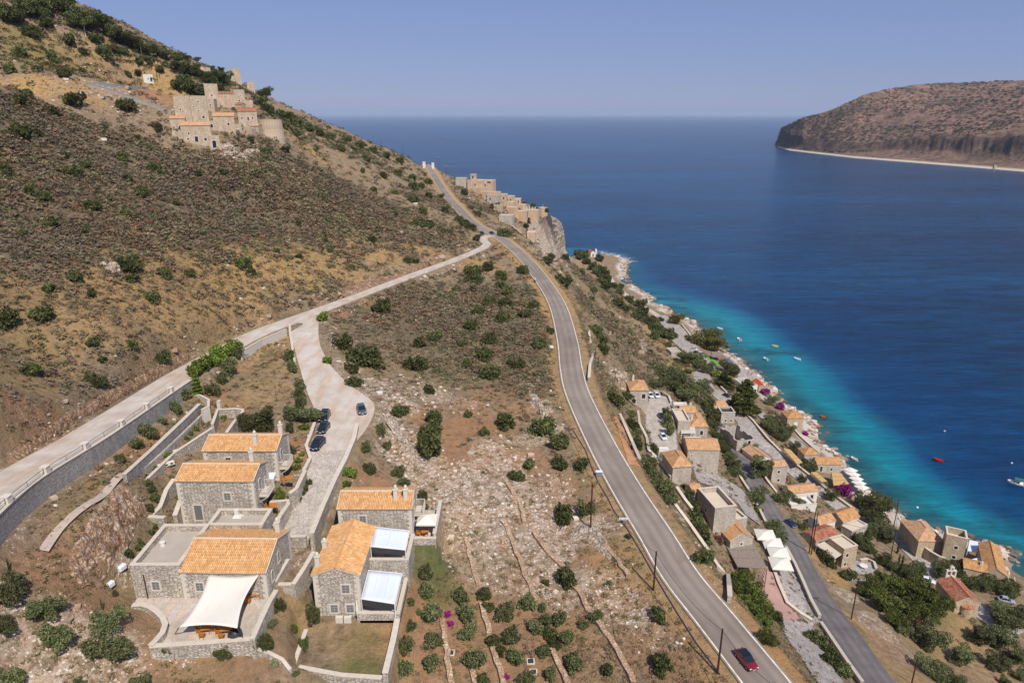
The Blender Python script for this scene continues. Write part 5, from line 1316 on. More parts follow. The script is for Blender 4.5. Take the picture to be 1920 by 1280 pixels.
# tower courtyard, street and terrace walls
for lab, pts_, h, mt in (('stone courtyard wall between the seaside house and the square tower', [(1722, 1038), (1740, 1052), (1757, 1062), (1768, 1066)], 3.0, M_STONE2),
                         ('long wall along the sea side of the stone village street', [(1392, 772), (1412, 792), (1440, 826), (1470, 856), (1500, 880), (1530, 904), (1562, 930), (1600, 958)], .8, M_STONE2),
                         ('curved wall around the upper cobbled car park', [(1224, 735), (1240, 738), (1254, 747), (1258, 758)], .9, M_STONEV),
                         ('long stone wall along the left side of the cobbled car park', [(1196, 775), (1199, 800), (1212, 825), (1216, 850), (1228, 862), (1248, 885), (1258, 900)], .9, M_STONEV),
                         ('stone wall along the slope left of the tall flat-roofed house', [(1268, 920), (1285, 945), (1297, 960)], .9, M_STONEV),
                         ('long stone wall below the roadside bank beside the dark hedge', [(1264, 950), (1290, 985), (1320, 1028), (1345, 1066), (1360, 1082)], .8, M_STONEV),
                         ('stone wall on the house side of the lower road, beside the curving yard', [(1380, 885), (1392, 905), (1412, 935), (1425, 962), (1436, 985)], .9, M_STONEV),
                         ('long stone wall on the left edge of the lower road by the square parasols', [(1473, 1030), (1490, 1062), (1505, 1095), (1520, 1130), (1536, 1160)], .9, M_STONEV),
                         ('dark-capped stone wall along the bottom of the lower road', [(1538, 1172), (1560, 1205), (1590, 1250), (1615, 1285)], .9, M_STONEV),
                         ('curving wall between the pink path and the cobbled ramp', [(1449, 1070), (1460, 1100), (1475, 1135), (1500, 1155), (1522, 1168)], .8, M_STONEV),
                         ('low curved wall in the yard of the broad plain house', [(1312, 864), (1325, 875), (1335, 885), (1342, 890)], .8, M_STONEV),
                         ('curved terrace wall round the white table of the tan house', [(1612, 1054), (1626, 1052), (1638, 1058), (1642, 1070)], .8, M_STONE2),
                         ('low wall beside the blank path right of the round tree', [(1432, 894), (1440, 906), (1455, 925), (1462, 938)], .7, M_STONEV),
                         ('stone wall along the beach parking under the shady tree', [(1278, 610), (1290, 625), (1298, 636)], .8, M_STONE2),
                         ('low wall beside the street bend above the big pine', [(1345, 718), (1352, 728), (1362, 738)], .8, M_WHITE),
                         ('retaining wall of the shore path below the olive trees', [(1480, 796), (1500, 820), (1520, 838), (1536, 852)], .7, M_STONE2),
                         ('low stone wall running down beside the far village road, ending at the square block', [(940, 412), (960, 425), (985, 445)], .6, M_FAR),
                         ('rough retaining wall left of the tree row beside the lower end of the main road', [(1364, 1085), (1366, 1110), (1367, 1130)], 1.0, M_STONEV)):
    wall_line(lab, dens(on(pts_, h), 2), .5, mt, group='village walls')
def patch(name, pxs, mat, off=.12, lift=None):
    """paved sheet draped over the ground inside a polygon of photo pixels"""
    c = [at(u, v) for u, v in pxs]
    z = lift
    poly = [(p.x, p.y) for p in c]
    xs = [p[0] for p in poly]; ys = [p[1] for p in poly]; st = max(.5, (max(xs) - min(xs)) / 40)
    gx = np.arange(min(xs) - st, max(xs) + st, st); gy = np.arange(min(ys) - st, max(ys) + st, st)
    X, Y = np.meshgrid(gx, gy); I = inside(X, Y, poly); Z = hgt(X.ravel(), Y.ravel()).reshape(X.shape)
    idx = {}; vs = []; fs = []
    for j in range(len(gy) - 1):
        for i in range(len(gx) - 1):
            if I[j, i] or I[j, i + 1] or I[j + 1, i] or I[j + 1, i + 1]:
                q = []
                for a, b in ((j, i), (j, i + 1), (j + 1, i + 1), (j + 1, i)):
                    if (a, b) not in idx: idx[(a, b)] = len(vs); vs.append((X[a, b], Y[a, b], (z if z else Z[a, b]) + off))
                    q.append(idx[(a, b)])
                fs.append(tuple(q))
    o = mesh(name, vs, fs, mat, smooth=True); tag(o, kind='structure'); return o
patch('car_park', [(1222, 738), (1240, 740), (1254, 750), (1257, 770), (1264, 800), (1268, 835), (1262, 862), (1236, 850), (1222, 825), (1212, 800), (1214, 768)], M_COBBLE, .14)
patch('paved_yard', [(1300, 868), (1335, 870), (1352, 895), (1380, 912), (1404, 935), (1424, 985), (1400, 968), (1385, 945), (1345, 912), (1310, 905)], M_PAVE, .3)
patch('pink_path', [(1437, 1068), (1450, 1066), (1470, 1130), (1498, 1160), (1472, 1164), (1432, 1150), (1432, 1110)], M_PINK, .25)
patch('cobbled_ramp', [(1452, 1066), (1478, 1062), (1500, 1105), (1535, 1165), (1522, 1172), (1478, 1132)], M_PAVE, .25)
patch('cobbled_path', [(1470, 1162), (1520, 1172), (1535, 1200), (1560, 1250), (1590, 1300), (1550, 1300), (1505, 1235), (1478, 1200)], M_PAVE, .25)
patch('lawn', [(1322, 668), (1331, 668), (1346, 683), (1345, 690), (1336, 690)], M_LAWN, .25)
patch('round_terrace', [(1590, 1062), (1612, 1050), (1636, 1058), (1640, 1072), (1612, 1078)], M_PAVE, .3)
patch('jetty', [(1385, 690), (1404, 696), (1422, 702), (1428, 710), (1412, 716), (1395, 712), (1382, 722), (1384, 704)], M_PAVE, .5)
patch('red_earth_strip', [(1150, 785), (1158, 782), (1172, 815), (1196, 872), (1184, 872), (1166, 830)], plain('red_earth', '#b58661', .95, .05, .18, .7), .1)

# ---------------------------------------------------------------- canopies, pergolas, parasols
def canopy(label, quad, h, mat, slats=0, group=None, name='pergola', cat='pergola', posts=True, thick=.08):
    p = at_h(sum(q[0] for q in quad) / 4, sum(q[1] for q in quad) / 4, h); ze = p.z
    q = [wz(u, v, ze) for u, v in quad]; c = sum(q, Vector()) / 4; zg = ze - h
    root = empty(name, (c.x, c.y, zg), 0, label, cat, group); L = [a - Vector((c.x, c.y, zg)) for a in q]
    if slats:
        m = MB()
        for k in range(slats):
            f = (k + .25) / slats; f2 = (k + .8) / slats
            a0, a1, b0, b1 = L[0].lerp(L[3], f), L[0].lerp(L[3], f2), L[1].lerp(L[2], f), L[1].lerp(L[2], f2)
            dz = Vector((0, 0, .06)); m.add([a0, b0, b1, a1, a0 + dz, b0 + dz, b1 + dz, a1 + dz], [(3, 2, 1, 0), (4, 5, 6, 7), (0, 1, 5, 4), (1, 2, 6, 5), (2, 3, 7, 6), (3, 0, 4, 7)])
        m.build('slats', mat, root)
    else:
        dz = Vector((0, 0, thick)); MB().add(L + [a + dz for a in L], [(0, 1, 2, 3), (7, 6, 5, 4), (0, 4, 5, 1), (1, 5, 6, 2), (2, 6, 7, 3), (3, 7, 4, 0)]).build('cover', mat, root)
    fr = MB()
    for a, b in ((0, 1), (1, 2), (2, 3), (3, 0)): fr.bar(L[a], L[b], .07, n=4)
    for f in (.33, .66): fr.bar(L[0].lerp(L[3], f) + Vector((0, 0, .1)), L[1].lerp(L[2], f) + Vector((0, 0, .1)), .06, n=4)
    fr.build('frame', M_WOODD if mat in (M_REEDG, M_REED) else M_WHITE, root)
    if posts:
        for a in L: MB().bar(a, (a.x, a.y, -2.5), .08, n=6).build('post', M_WOODD if mat in (M_REEDG, M_REED) else M_WHITE, root)
    return root
canopy('large grey reed pergola beside the square parasols above the pink path', [(1359, 1018), (1412, 1013.5), (1438, 1066), (1383, 1062)], 3.0, M_REEDG)
canopy('white slatted pergola in front of the flat-roofed block', [(1276, 802), (1302, 801), (1304, 811), (1278, 812)], 3.0, M_WHITE, 6)
canopy('white slatted pergola behind the broad plain house', [(1283, 818), (1314, 819), (1319, 826), (1283, 826)], 3.2, M_WHITE, 5)
canopy('white slatted pergola left of the hip-roofed house below the car park', [(1236, 838), (1252, 838), (1256, 846), (1236, 846)], 2.8, M_WHITE, 4)
canopy('white slatted pergola behind the small stub-chimney house', [(1262, 754), (1286, 754), (1288, 759), (1264, 759)], 4.6, M_WHITE, 4)
canopy('grey thatched pergola of the beach bar beside the lawn', [(1334, 659), (1354, 660), (1358, 667), (1336, 668)], 2.8, M_REEDG)
canopy('dark blue sun canopy on the shore rocks beside the beach bar', [(1356, 673), (1368, 673), (1376, 681), (1356, 681)], 2.2, plain('navy_cloth', '#2c3c63'), name='sun_canopy', cat='canopy')
canopy('tan reed canopy left of the square seaside house', [(1469, 841), (1482, 843), (1505, 867), (1494, 870)], 2.6, M_REED)
canopy('tan reed canopy below the olive, between wall and long seaside house', [(1520, 885), (1531, 885), (1551, 902), (1540, 903)], 2.6, M_REED)
canopy('large yellow reed canopy beside the magenta bougainvillea', [(1559, 886), (1577, 887), (1592, 907), (1563, 910)], 2.8, M_REED)
canopy('white cloth canopy between the square tower and the long ochre roof', [(1818, 1012), (1846, 1018), (1844, 1036), (1814, 1032)], 3.4, M_AWN, name='cloth_canopy', cat='canopy')
canopy('small triangular-looking white canopy in the tower courtyard', [(1822, 1048), (1844, 1043), (1844, 1052), (1830, 1051)], 3.0, M_AWN, name='cloth_canopy', cat='canopy')
canopy('tan porch roof on the left of the tan two-storey house', [(1548, 1014), (1582, 1036), (1566, 1046), (1531, 1022)], 3.0, M_SCREEDP, name='porch_canopy', cat='porch', thick=.2)
def parasol(size=3.4, h=2.8, mat=None, octo=False):
    root = empty('parasol', (0, 0, 0)); s = size / 2; n = 8 if octo else 4
    off = 0 if octo else math.pi / 4; r = s if octo else s * 1.414
    m = MB(); P_ = [(r * math.cos(off + 2 * math.pi * k / n), r * math.sin(off + 2 * math.pi * k / n), h) for k in range(n)]
    M2 = [(p[0] * .5, p[1] * .5, h + .42) for p in P_]
    vs = P_ + M2 + [(0, 0, h + .75)]
    fs = [(k, (k + 1) % n, n + (k + 1) % n, n + k) for k in range(n)] + [(n + k, n + (k + 1) % n, 2 * n) for k in range(n)]
    m.add(vs, fs)
    lo_ = [(p[0], p[1], h - .18) for p in P_]
    m.add(P_ + lo_, [(k, n + k, n + (k + 1) % n, (k + 1) % n) for k in range(n)])
    m.build('canopy', mat or M_SAIL, root)
    pl = MB().bar((0, 0, 0), (0, 0, h + .8), .035, n=8).build('pole', M_IRON, root)
    rb = MB()
    for p in P_: rb.bar((0, 0, h - .3), (p[0] * .95, p[1] * .95, h - .02), .015, n=4)
    rb.build('ribs', M_IRON, root)
    MB().lathe([(.35, 0), (.35, .08), (.08, .12)], n=10).build('base', M_SURR, root)
    return root
P4 = [(1435, 1000, 'back'), (1449, 1016, 'second from the back'), (1460, 1034, 'third from the back'), (1464, 1054, 'front')]
par = None
for u, v, w_ in P4:
    lab = f'square cream parasol beside the reed pergola, {w_} of four'
    g = at_h(u, v, 3.0); G = 'square parasols beside the reed pergola'
    if par is None: par = parasol(3.9); tag(par, lab, 'parasol', G); par.location = (g.x, g.y, g.z - 3.0); par.rotation_euler.z = -.12
    else: dup(par, (g.x, g.y, g.z - 3.0), -.12, label=lab, group=G)
q = parasol(2.6, 2.2); q.location = (wz(802, 1000, 57).x, wz(802, 1000, 57).y, 57); tag(q, 'cream square parasol on the terrace beside the red chair', 'parasol')
for k in range(5):
    u, v = 1595 + k * 5.2, 880 + k * 8; g = at_h(u, v, 2.6)
    dup(par, (g.x, g.y, g.z - 2.6), .55, sc=(.78, .78, .9), label='square cream parasol in the tight row on the seaside deck', group='parasols on the seaside deck')
# ---------------------------------------------------------------- old hill village
OG = 'old stone buildings of the hill village'
def tower(label, u0, u1, vt, h, roof='flat', wins=(), d=6, tile=None, name='stone_tower', cat='tower', wall=None, rise=.8, tilt=.38, parapet=.5, down=8, dist=None):
    p = at_h((u0 + u1) / 2, vt, h) if dist is None else wd((u0 + u1) / 2, vt, dist); ze = p.z
    P0, P1 = wd(u0, vt, depth_of(p)), wd(u1, vt, depth_of(p))
    if tilt:
        c = (P0 + P1) / 2; e = (P1 - P0) / 2; ca, sa = math.cos(tilt), math.sin(tilt)
        e = Vector((e.x * ca - e.y * sa, e.x * sa + e.y * ca, 0)); P0, P1 = c - e, c + e
    return house(name, label, P0, P1, d, ze - h, ze, roof, rise, wall or M_FAR, tile or M_TILEP, wins, (), False, group=OG if cat != 'hotel' else 'stepped tan buildings on the cape', cat=cat, down=down, parapet=parapet, floor=M_SCREEDP)
tower('tall blank stone tower at the left end of the hill village, one small window', 325, 353, 180, 9.5, wins=[W1('F', .35, 4.5, .5, .6)], parapet=.2)
tower('tall wide stone tower with four small windows, second from the left in the hill village', 354, 385, 180, 9.5, wins=[W1('F', .5, 7.2, .5, .6), W1('F', .2, 5.4, .4, .5), W1('F', .45, 4.0, .4, .5), W1('F', .7, 1.6, .8, .8)], parapet=.2)
tower('square stone tower standing behind the two tallest in the hill village', 382.5, 406, 157.5, 9, wins=[W1('F', .5, 4.4, .7, .7, shut=M_SHUTB), W1('F', .55, 1.2, .7, .7, shut=M_SHUTB)], parapet=.2)
tower('narrow stone tower at the right end of the upper row in the hill village', 437.5, 457, 168.5, 7, wins=[W1('F', .6, 4.6, .4, .4), W1('F', .45, 2.4, .6, .7, shut=M_SHUTB)], parapet=.2)
tower('low house with a thin red roof between two towers of the hill village', 408, 437, 175, 5.5, 'gx', tile=M_TILER, name='stone_house', cat='house', rise=.6, d=5)
tower('low walled stone terrace block right of the narrow tower in the hill village', 458, 473, 188, 4.5, name='stone_house', cat='house')
tower('long stone house with pale roof and dark door, lowest row of the hill village', 340, 392, 235, 6.8, 'gx', [W1('F', .25, 3.6, .5, .5, arch=True), W1('F', .48, 1.0, 1.1, 1.9, kind='door'), W1('F', .78, 1.4, .8, 1.0), W1('F', .2, 1.8, .7, .5)], tile=M_TILEP, name='stone_house', cat='house', d=5, rise=1.2)
tower('stone house with pale roof and large arch at the left of the lowest row', 319, 345, 222, 4.4, 'gx', [W1('F', .65, .3, 1.4, .9, arch=True), W1('F', .2, .8, .4, .5)], tile=M_TILEP, name='stone_house', cat='house', d=4.5)
tower('stone house with pale roof in the centre of the hill village', 400, 437, 217.5, 6.0, 'gx', [W1('F', .7, 2.6, .7, .9)], tile=M_TILEP, name='stone_house', cat='house', d=5, rise=1.1)
tower('stone house with bright red roof and brown shutters at the right of the hill village', 446, 480, 208.5, 6.8, 'gx', [W1('F', .2, 3.8, .6, .8, shut=M_SHUTB), W1('F', .52, 3.2, .7, 1.4, shut=M_SHUTB), W1('F', .75, 3.8, .6, .8, shut=M_SHUTB)], tile=M_TILER, name='stone_house', cat='house', d=5, rise=1.2)
tower('narrow stone block with a tall dark arch at the foot of the hill village', 392, 410, 255, 5.0, 'flat', [W1('F', .45, .8, 1.3, 2.0, arch=True)], name='stone_house', cat='house', parapet=.1)
tower('small stone block with an arched window above the lowest row', 391, 409, 227, 3.4, 'flat', [W1('F', .25, 1.0, 1.1, .8, arch=True)], name='stone_house', cat='house', parapet=.1)
tower('small stone block with one window below the centre house', 437, 452, 234, 3.2, 'flat', [W1('F', .4, .8, .7, .7)], name='stone_house', cat='house', parapet=.1)
tower('square tower alone on the skyline above the hill village', 428, 449, 129, 6.5, name='stone_tower', parapet=.2)
tower('low stone ruin with a tile roof on the skyline left of the lone tower', 395, 409, 137, 2.6, 'gx', name='stone_house', cat='house', tile=M_TILEP, d=4)
tower('low red stone ruin among the skyline trees', 377, 393, 126, 2.4, 'none', name='stone_ruin', cat='ruin', d=4)
tower('short dark stone block on the ridge right of the lone tower', 463, 476, 154, 4.0, name='stone_house', cat='house')
tower('white utility kiosk with one dark door on the bare shelf above the hill village', 268.5, 285, 139.5, 3.8, 'flat', [W1('F', .8, .9, .6, 1.6, kind='door')], name='kiosk', cat='kiosk', wall=M_WHITE, parapet=.1, d=2.4, down=1.5)
tower('narrow stepped stone block between the two tallest towers and the upper row', 386, 400, 186, 4.5, wins=[W1('F', .5, 2, .5, .6)], parapet=.2, tilt=.2, name='stone_house', cat='house')
tower('low pale terrace house with a vine, under the narrow right tower of the hill village', 440, 452, 196, 3.2, 'gx', tile=M_TILER, parapet=.2, tilt=-.15, name='stone_house', cat='house', d=4, rise=.7)
tower('broken stone wall block left of the lowest long house in the hill village', 322, 341, 243, 3.0, 'none', tilt=.15, name='stone_ruin', cat='ruin', d=4)
tower('ruined stone walls between the centre house and the red-roofed house', 452, 470, 238, 3.0, 'none', tilt=-.2, name='stone_ruin', cat='ruin', d=4)
tower('small stone hut with pale roof at the foot of the bastion', 470, 484, 236, 3.0, 'gx', tilt=-.1, name='stone_house', cat='house', d=3.5, rise=.6)
# round bastion wall
def bastion():
    p = at_h(498, 215, 8); r = 4.6
    m = MB(); m.lathe([(r * 1.25, -8), (r * 1.16, 0), (r * 1.04, 5.2), (r * .97, 5.2), (r * .97, 4.4)], 0, 0, 28)
    root = m.build('bastion', M_FAR); root.location = (p.x + 0, p.y + 4, p.z - 7.2); tag(root, 'round stone bastion at the right edge of the hill village', 'bastion', OG)
bastion()
wall_line('long pale terrace wall under the red-roofed house of the hill village', dens(on([(442, 252), (460, 252), (480, 250), (500, 250)], 1.6), 3), .6, M_FAR)
wall_line('grey crash wall of the switchback road left of the hill village', dens(on([(165, 160), (200, 162), (240, 167), (278, 169)], 1.0), 3), .6, plain('grey_gabion', '#8f8d8b', .9, .1, .15, 1))
wall_line('grey sloping road edge going down to the hill village', dens(on([(165, 160), (205, 171), (245, 184), (290, 200), (322, 214)], .7), 3), 1.4, plain('grey_gravel_edge', '#9a9590', .9, .1, .15, 1))
# cape buildings
cape = [('hotel', 'main stepped building with a small roof tower, highest of the tan group on the cape', 875, 925, 338, 7.5), ('hotel', 'grey-roofed wing at the upper left of the tan group on the cape', 854, 874, 334, 5),
        ('hotel', 'tan block below the main building on the cape, with a tall dark opening', 902, 934, 360, 6), ('hotel', 'pale block in front of the tall dark opening on the cape', 912, 934, 366, 5.5),
        ('hotel', 'tan block with balconies in the middle of the cape row', 934, 949, 364.5, 6), ('hotel', 'tan block with arched windows right of the balconies on the cape', 947, 962, 368, 6), ('hotel', 'last tall tan block of the upper cape row', 962, 976, 373, 5),
        ('hotel', 'low block under the arched windows on the cape', 948, 966, 389, 4), ('hotel', 'lowest front block of the cape group beside green shrubs', 964, 986, 396, 5.5), ('hotel', 'broad pale retaining block at the end of the cape drive', 935, 961, 404, 4.5),
        ('hotel', 'walled terrace block between the last tall block and the round tower', 981, 1009, 394, 5.5), ('hotel', 'isolated square stone block on the slope below the cape group', 988, 1003, 436, 3.5),
        ('hotel', 'narrow low block stepping down left of the main cape building', 886, 903, 352, 3), ('hotel', 'small pale block at the foot of the balconied cape block', 925, 938, 384, 4), ('hotel', 'low tan block below the arched windows, beside the drive end', 950, 964, 379, 5), ('hotel', 'small tan block against the lowest front block of the cape', 972, 984, 384, 4)]
M_TAN = stone_mat('tan_cape_stone', ['#c0a488', '#d0b496', '#dcc2a6', '#c8ab8d'], '#a58a70', 2.0, 4.0, tint='#cdb193', bump=.3)
for k, (nm, lab, u0, u1, v, h) in enumerate(cape):
    wn_l = [W1('F', .3, h * .5, .8, 1.2, arch=True), W1('F', .7, h * .5, .8, 1.2, arch=True)] if k in (0, 4, 5, 6) else [W1('F', .3, h * .45, .9, 1.6)] if k in (2, 3) else []
    if k == 0: wn_l += [W1('F', .15, h * .2, .6, .8), W1('F', .5, h * .75, .6, .8), W1('F', .85, h * .78, 2.4, 1.0)]
    b_ = tower(lab, u0, u1, v, h, wins=wn_l, d=7 if k == 0 else 5.5, name='cape_building', cat='hotel', wall=M_TAN if k not in (1, 3, 9) else M_STONEV, tilt=(-.25, -.1, -.4, -.3, -.2)[k % 5], parapet=.35)
    if k == 0:
        sx_ = -5.2
        tw = MB().box(sx_ - 1.6, sx_ + 1.6, -2.2, 1.0, h - .3, h + 3.2).build('roof_tower', M_TAN, b_)
        MB().box(sx_ - 1.8, sx_ + 1.8, -2.4, 1.2, h + 3.2, h + 3.45).build('tower_cap', M_COPE, tw)
        MB().box(sx_ - .45, sx_ + .45, -2.23, -2.0, h + .9, h + 2.4).build('opening', M_GLASS, tw)
p = at_h(1018, 389, 6.5)
rt = MB().lathe([(3.2, -6), (3.1, 0), (3.0, 6.2), (3.1, 6.3), (3.1, 6.6), (2.7, 6.6), (2.7, 5.9)], 0, 0, 24).build('round_tower', M_TAN); rt.location = (p.x, p.y, p.z - 6.5); tag(rt, 'round tan tower at the very end of the cape above the cliff', 'tower')
MB().bar((0, 0, 5.9), (0, 0, 8.6), .06).build('flagpole', M_WHITEM, rt)
def sea_chapel():
    p = at(1109, 480); r = empty('sea_chapel', p, .3, 'tiny white seaside church with red roof and pointed bell tower on the point', 'church')
    w_ = M_WHITE
    MB().add([(-2, -3, -1), (2, -3, -1), (2, 3, -1), (-2, 3, -1), (-2, -3, 3.2), (2, -3, 3.2), (2, 3, 3.2), (-2, 3, 3.2), (0, -3, 4.6), (0, 3, 4.6)], [(0, 1, 5, 8, 4), (2, 3, 7, 9, 6), (1, 2, 6, 5), (3, 0, 4, 7)]).build('wall', w_, r)
    roof_obj('roof', [((2.3, -3.2, 3.1), (2.3, 3.2, 3.1), (0, 3.2, 4.75), (0, -3.2, 4.75)), ((-2.3, 3.2, 3.1), (-2.3, -3.2, 3.1), (0, -3.2, 4.75), (0, 3.2, 4.75))], plain('coral_roof', '#c0583c'), r, False)
    t = MB().box(1.6, 2.8, -3.6, -2.4, -1, 5.0).build('bell_tower', w_, r); MB().add([(1.5, -3.7, 5.0), (2.9, -3.7, 5.0), (2.9, -2.3, 5.0), (1.5, -2.3, 5.0), (2.2, -3, 6.6)], [(0, 1, 4), (1, 2, 4), (2, 3, 4), (3, 0, 4)]).build('spire', w_, t)
    MB().box(-.5, .5, -3.03, -2.9, 0, 2.2).build('door', M_GLASS, r)
sea_chapel()
gp = None
for u, lab in ((795.5, 'left white stone gate pillar where the main road leaves over the ridge'), (812, 'right white stone gate pillar where the main road leaves over the ridge')):
    p = at(u, 315 if u < 800 else 317)
    if gp is None:
        gp = MB().cbox(0, 0, 1.7, 1.7, 1.2, 4.4).cbox(0, 0, 4.0, 2.0, 1.5, .25).build('gate_pillar', M_WHITE); gp.location = p; tag(gp, lab, 'pillar', 'gate pillars at the ridge')
    else: dup(gp, p, label=lab)
# far shore hut
p = wz(1868, 305, 14); h_ = house('far_house', 'tiny pale house on the flat shore below the far headland cliffs', Vector((p.x - 2.5, p.y, 0)), Vector((p.x + 2.5, p.y, 0)), 4, 7, 9.2, 'flat', 0, M_STONE2, group=None, down=6, parapet=.3)
# ---------------------------------------------------------------- vegetation
RNG = np.random.default_rng(7)
def leaf_mat(name, vary=.25, rough=.75, hue=.472):
    t = NT(name, rough, .15)
    c = t.attr('Col')
    oi = t.n('ShaderNodeObjectInfo')
    h = t.n('ShaderNodeHueSaturation'); t.l(c, h.inputs['Color'])
    t.l(t.math('ADD', t.math('MULTIPLY', oi.outputs['Random'], vary * 2), 1 - vary), h.inputs['Value'])
    t.l(t.math('ADD', t.math('MULTIPLY', oi.outputs['Random'], .025), hue), h.inputs['Hue'])
    t.l(h.outputs[0], t.b.inputs['Base Color'])
    tr = t.n('ShaderNodeBsdfTranslucent'); t.l(h.outputs[0], tr.inputs['Color']); mx = t.n('ShaderNodeMixShader'); mx.inputs[0].default_value = .3
    t.l(t.b.outputs[0], mx.inputs[1]); t.l(tr.outputs[0], mx.inputs[2]); t.l(mx.outputs[0], t.t.nodes['Material Output'].inputs['Surface'])
    return t.m
M_LEAF = leaf_mat('foliage', .33)
M_SCR = leaf_mat('scrub_foliage', 0.0, .75, .492)
M_BARK = plain('tree_bark', '#6b5646', .9, .1, var=.25, scale=4)
PAL = {'dark': ['#434d2c', '#535c34', '#636b40', '#72784d', '#495030'], 'olive': ['#4f5834', '#616a42', '#737a50', '#868a61', '#465030'],
       'bright': ['#4d6226', '#61772e', '#778c3c', '#88994b', '#435423'], 'pine': ['#3a451f', '#4d592a', '#616c34', '#75793f', '#434c24'],
       'gold': ['#5a5f2a', '#72713a', '#8a8249', '#4d5a2a', '#686535'], 'pink': ['#a0246e', '#b93387', '#8c1f5e', '#c04a94', '#7a2a55'],
       'pale': ['#6f7a55', '#848d66', '#959c78', '#5f6b48', '#a0a583'], 'brown': ['#6f5a48', '#846a55', '#5e4b3c', '#937a62', '#745040']}
PAL = {k: np.array([srgb(c) for c in v]) for k, v in PAL.items()}
def leaf_quads(C, size, rng, flat=0.0, asp=1.6):
    n = len(C)
    a = rng.normal(size=(n, 3)); a[:, 2] *= (1 - flat * .5); a /= np.linalg.norm(a, axis=1)[:, None]
    b = rng.normal(size=(n, 3)); b -= (b * a).sum(1)[:, None] * a; b /= np.linalg.norm(b, axis=1)[:, None]
    s = size * rng.uniform(.6, 1.3, (n, 1))
    a = a * s * asp * .5; b = b * s * .5
    return np.stack([C - a * .2 - b, C + a - b * .35, C + a * .9 + b * .5, C - a * .5 + b], 1)
def crown_mesh(name, pal, n, size, lobes, seed, flat=.0, hollow=.55, asp=1.6, blade=False):
    """lobes: (x, y, z, rx, ry, rz); leaves fill the outer part of each lobe"""
    rng = np.random.default_rng(seed)
    vol = np.array([l[3] * l[4] * l[5] for l in lobes]) ** .7; pr = vol / vol.sum()
    k = rng.choice(len(lobes), n, p=pr); L = np.array(lobes)[k]
    d = rng.normal(size=(n, 3)); d /= np.linalg.norm(d, axis=1)[:, None]
    r = (hollow + (1 - hollow) * rng.uniform(0, 1, (n, 1)) ** .6) * rng.uniform(.85, 1.12, (n, 1))
    C = L[:, :3] + d * r * L[:, 3:]
    C = C[C[:, 2] > .01]; n = len(C)
    # clumps: displace by low-frequency noise so that outlines are ragged
    ph = rng.uniform(0, 6.28, 6)
    C[:, 0] += .07 * np.sin(C[:, 1] * 7 + ph[0]) ; C[:, 1] += .07 * np.sin(C[:, 2] * 8 + ph[1]); C[:, 2] += .05 * np.sin(C[:, 0] * 9 + ph[2])
    V = leaf_quads(C, size, rng, flat, asp)
    p = PAL[pal]
    cl = (np.sin(C[:, 0] * 9 + ph[3]) + np.sin(C[:, 1] * 8 + ph[4]) + np.sin(C[:, 2] * 9 + ph[5])) / 3
    idx = np.clip(((cl * .5 + .5) * len(p) + rng.normal(0, .9, n)).astype(int), 0, len(p) - 1)
    col = p[idx] * rng.uniform(.8, 1.2, (n, 1))
    return quads_mesh(name, V, M_LEAF, col, 'mesh')
def blob_lobes(seed, n=8, rx=.62, rz=.5, zc=.5, spread=.45, squash=1.0):
    r = random.Random(seed); out = [(0, 0, zc, rx, rx, rz)]
    for k in range(n):
        a = 2 * math.pi * k / n + r.uniform(-.4, .4); q = spread * r.uniform(.6, 1.45); s = r.uniform(.2, .46)
        out.append((math.cos(a) * q, math.sin(a) * q, zc * r.uniform(.5, 1.55), s, s, s * squash))
    return out
BUSH = {}
for kind, pal, n in (('dark', 'dark', 1500), ('olive', 'olive', 1700), ('bright', 'bright', 1400), ('gold', 'gold', 1500), ('pale', 'pale', 900), ('pink', 'pink', 1000), ('brown', 'brown', 1100)):
    BUSH[kind] = [crown_mesh('foliage', pal, n, .125 if kind != 'olive' else .11, blob_lobes(i * 7 + len(kind) * 31, 7 + i, rx=.6, rz=.5 if kind != 'olive' else .6, zc=.5 if kind != 'olive' else .62, squash=.9), 100 + i + len(kind) * 9, hollow=.5) for i in range(4)]
BIG = {}
for kind, pal, n in (('dark', 'dark', 4200), ('olive', 'olive', 4200), ('gold', 'gold', 4200), ('pine', 'pine', 5000)):
    BIG[kind] = [crown_mesh('crown', pal, n, .07, blob_lobes(i * 13 + 5, 12, rx=.58, rz=.42, zc=.75, spread=.55, squash=.8), 300 + i, hollow=.55) for i in range(3)]
def pine_lobes(seed):
    r = random.Random(seed); out = []
    for k in range(7):
        z = .35 + k * .24; rr = .95 * (1 - k / 8.5) + .08
        for j in range(6 if k < 5 else 3):
            a = r.uniform(0, 6.28); q = rr * r.uniform(.35, .75); s = rr * .42
            out.append((math.cos(a) * q, math.sin(a) * q, z + r.uniform(-.06, .06), s, s, .13))
        out.append((0, 0, z, rr * .4, rr * .4, .14))
    return out
PINE = [crown_mesh('crown', 'pine', 6500, .075, pine_lobes(s), 900 + s, hollow=.3, asp=2.2) for s in (1, 2)]
NORF = [crown_mesh('crown', 'bright', 2200, .07, [(0, 0, .25 + k * .26, .55 * (1 - k / 8) + .05, .55 * (1 - k / 8) + .05, .06) for k in range(8)], 960, hollow=.2, asp=2.5)]
CYP = [crown_mesh('crown', 'dark', 1500, .07, [(0, 0, .35 + .3 * k, .2 - .018 * k, .2 - .018 * k, .3) for k in range(7)], 980, hollow=.6, asp=2)]
TRUNK = {}
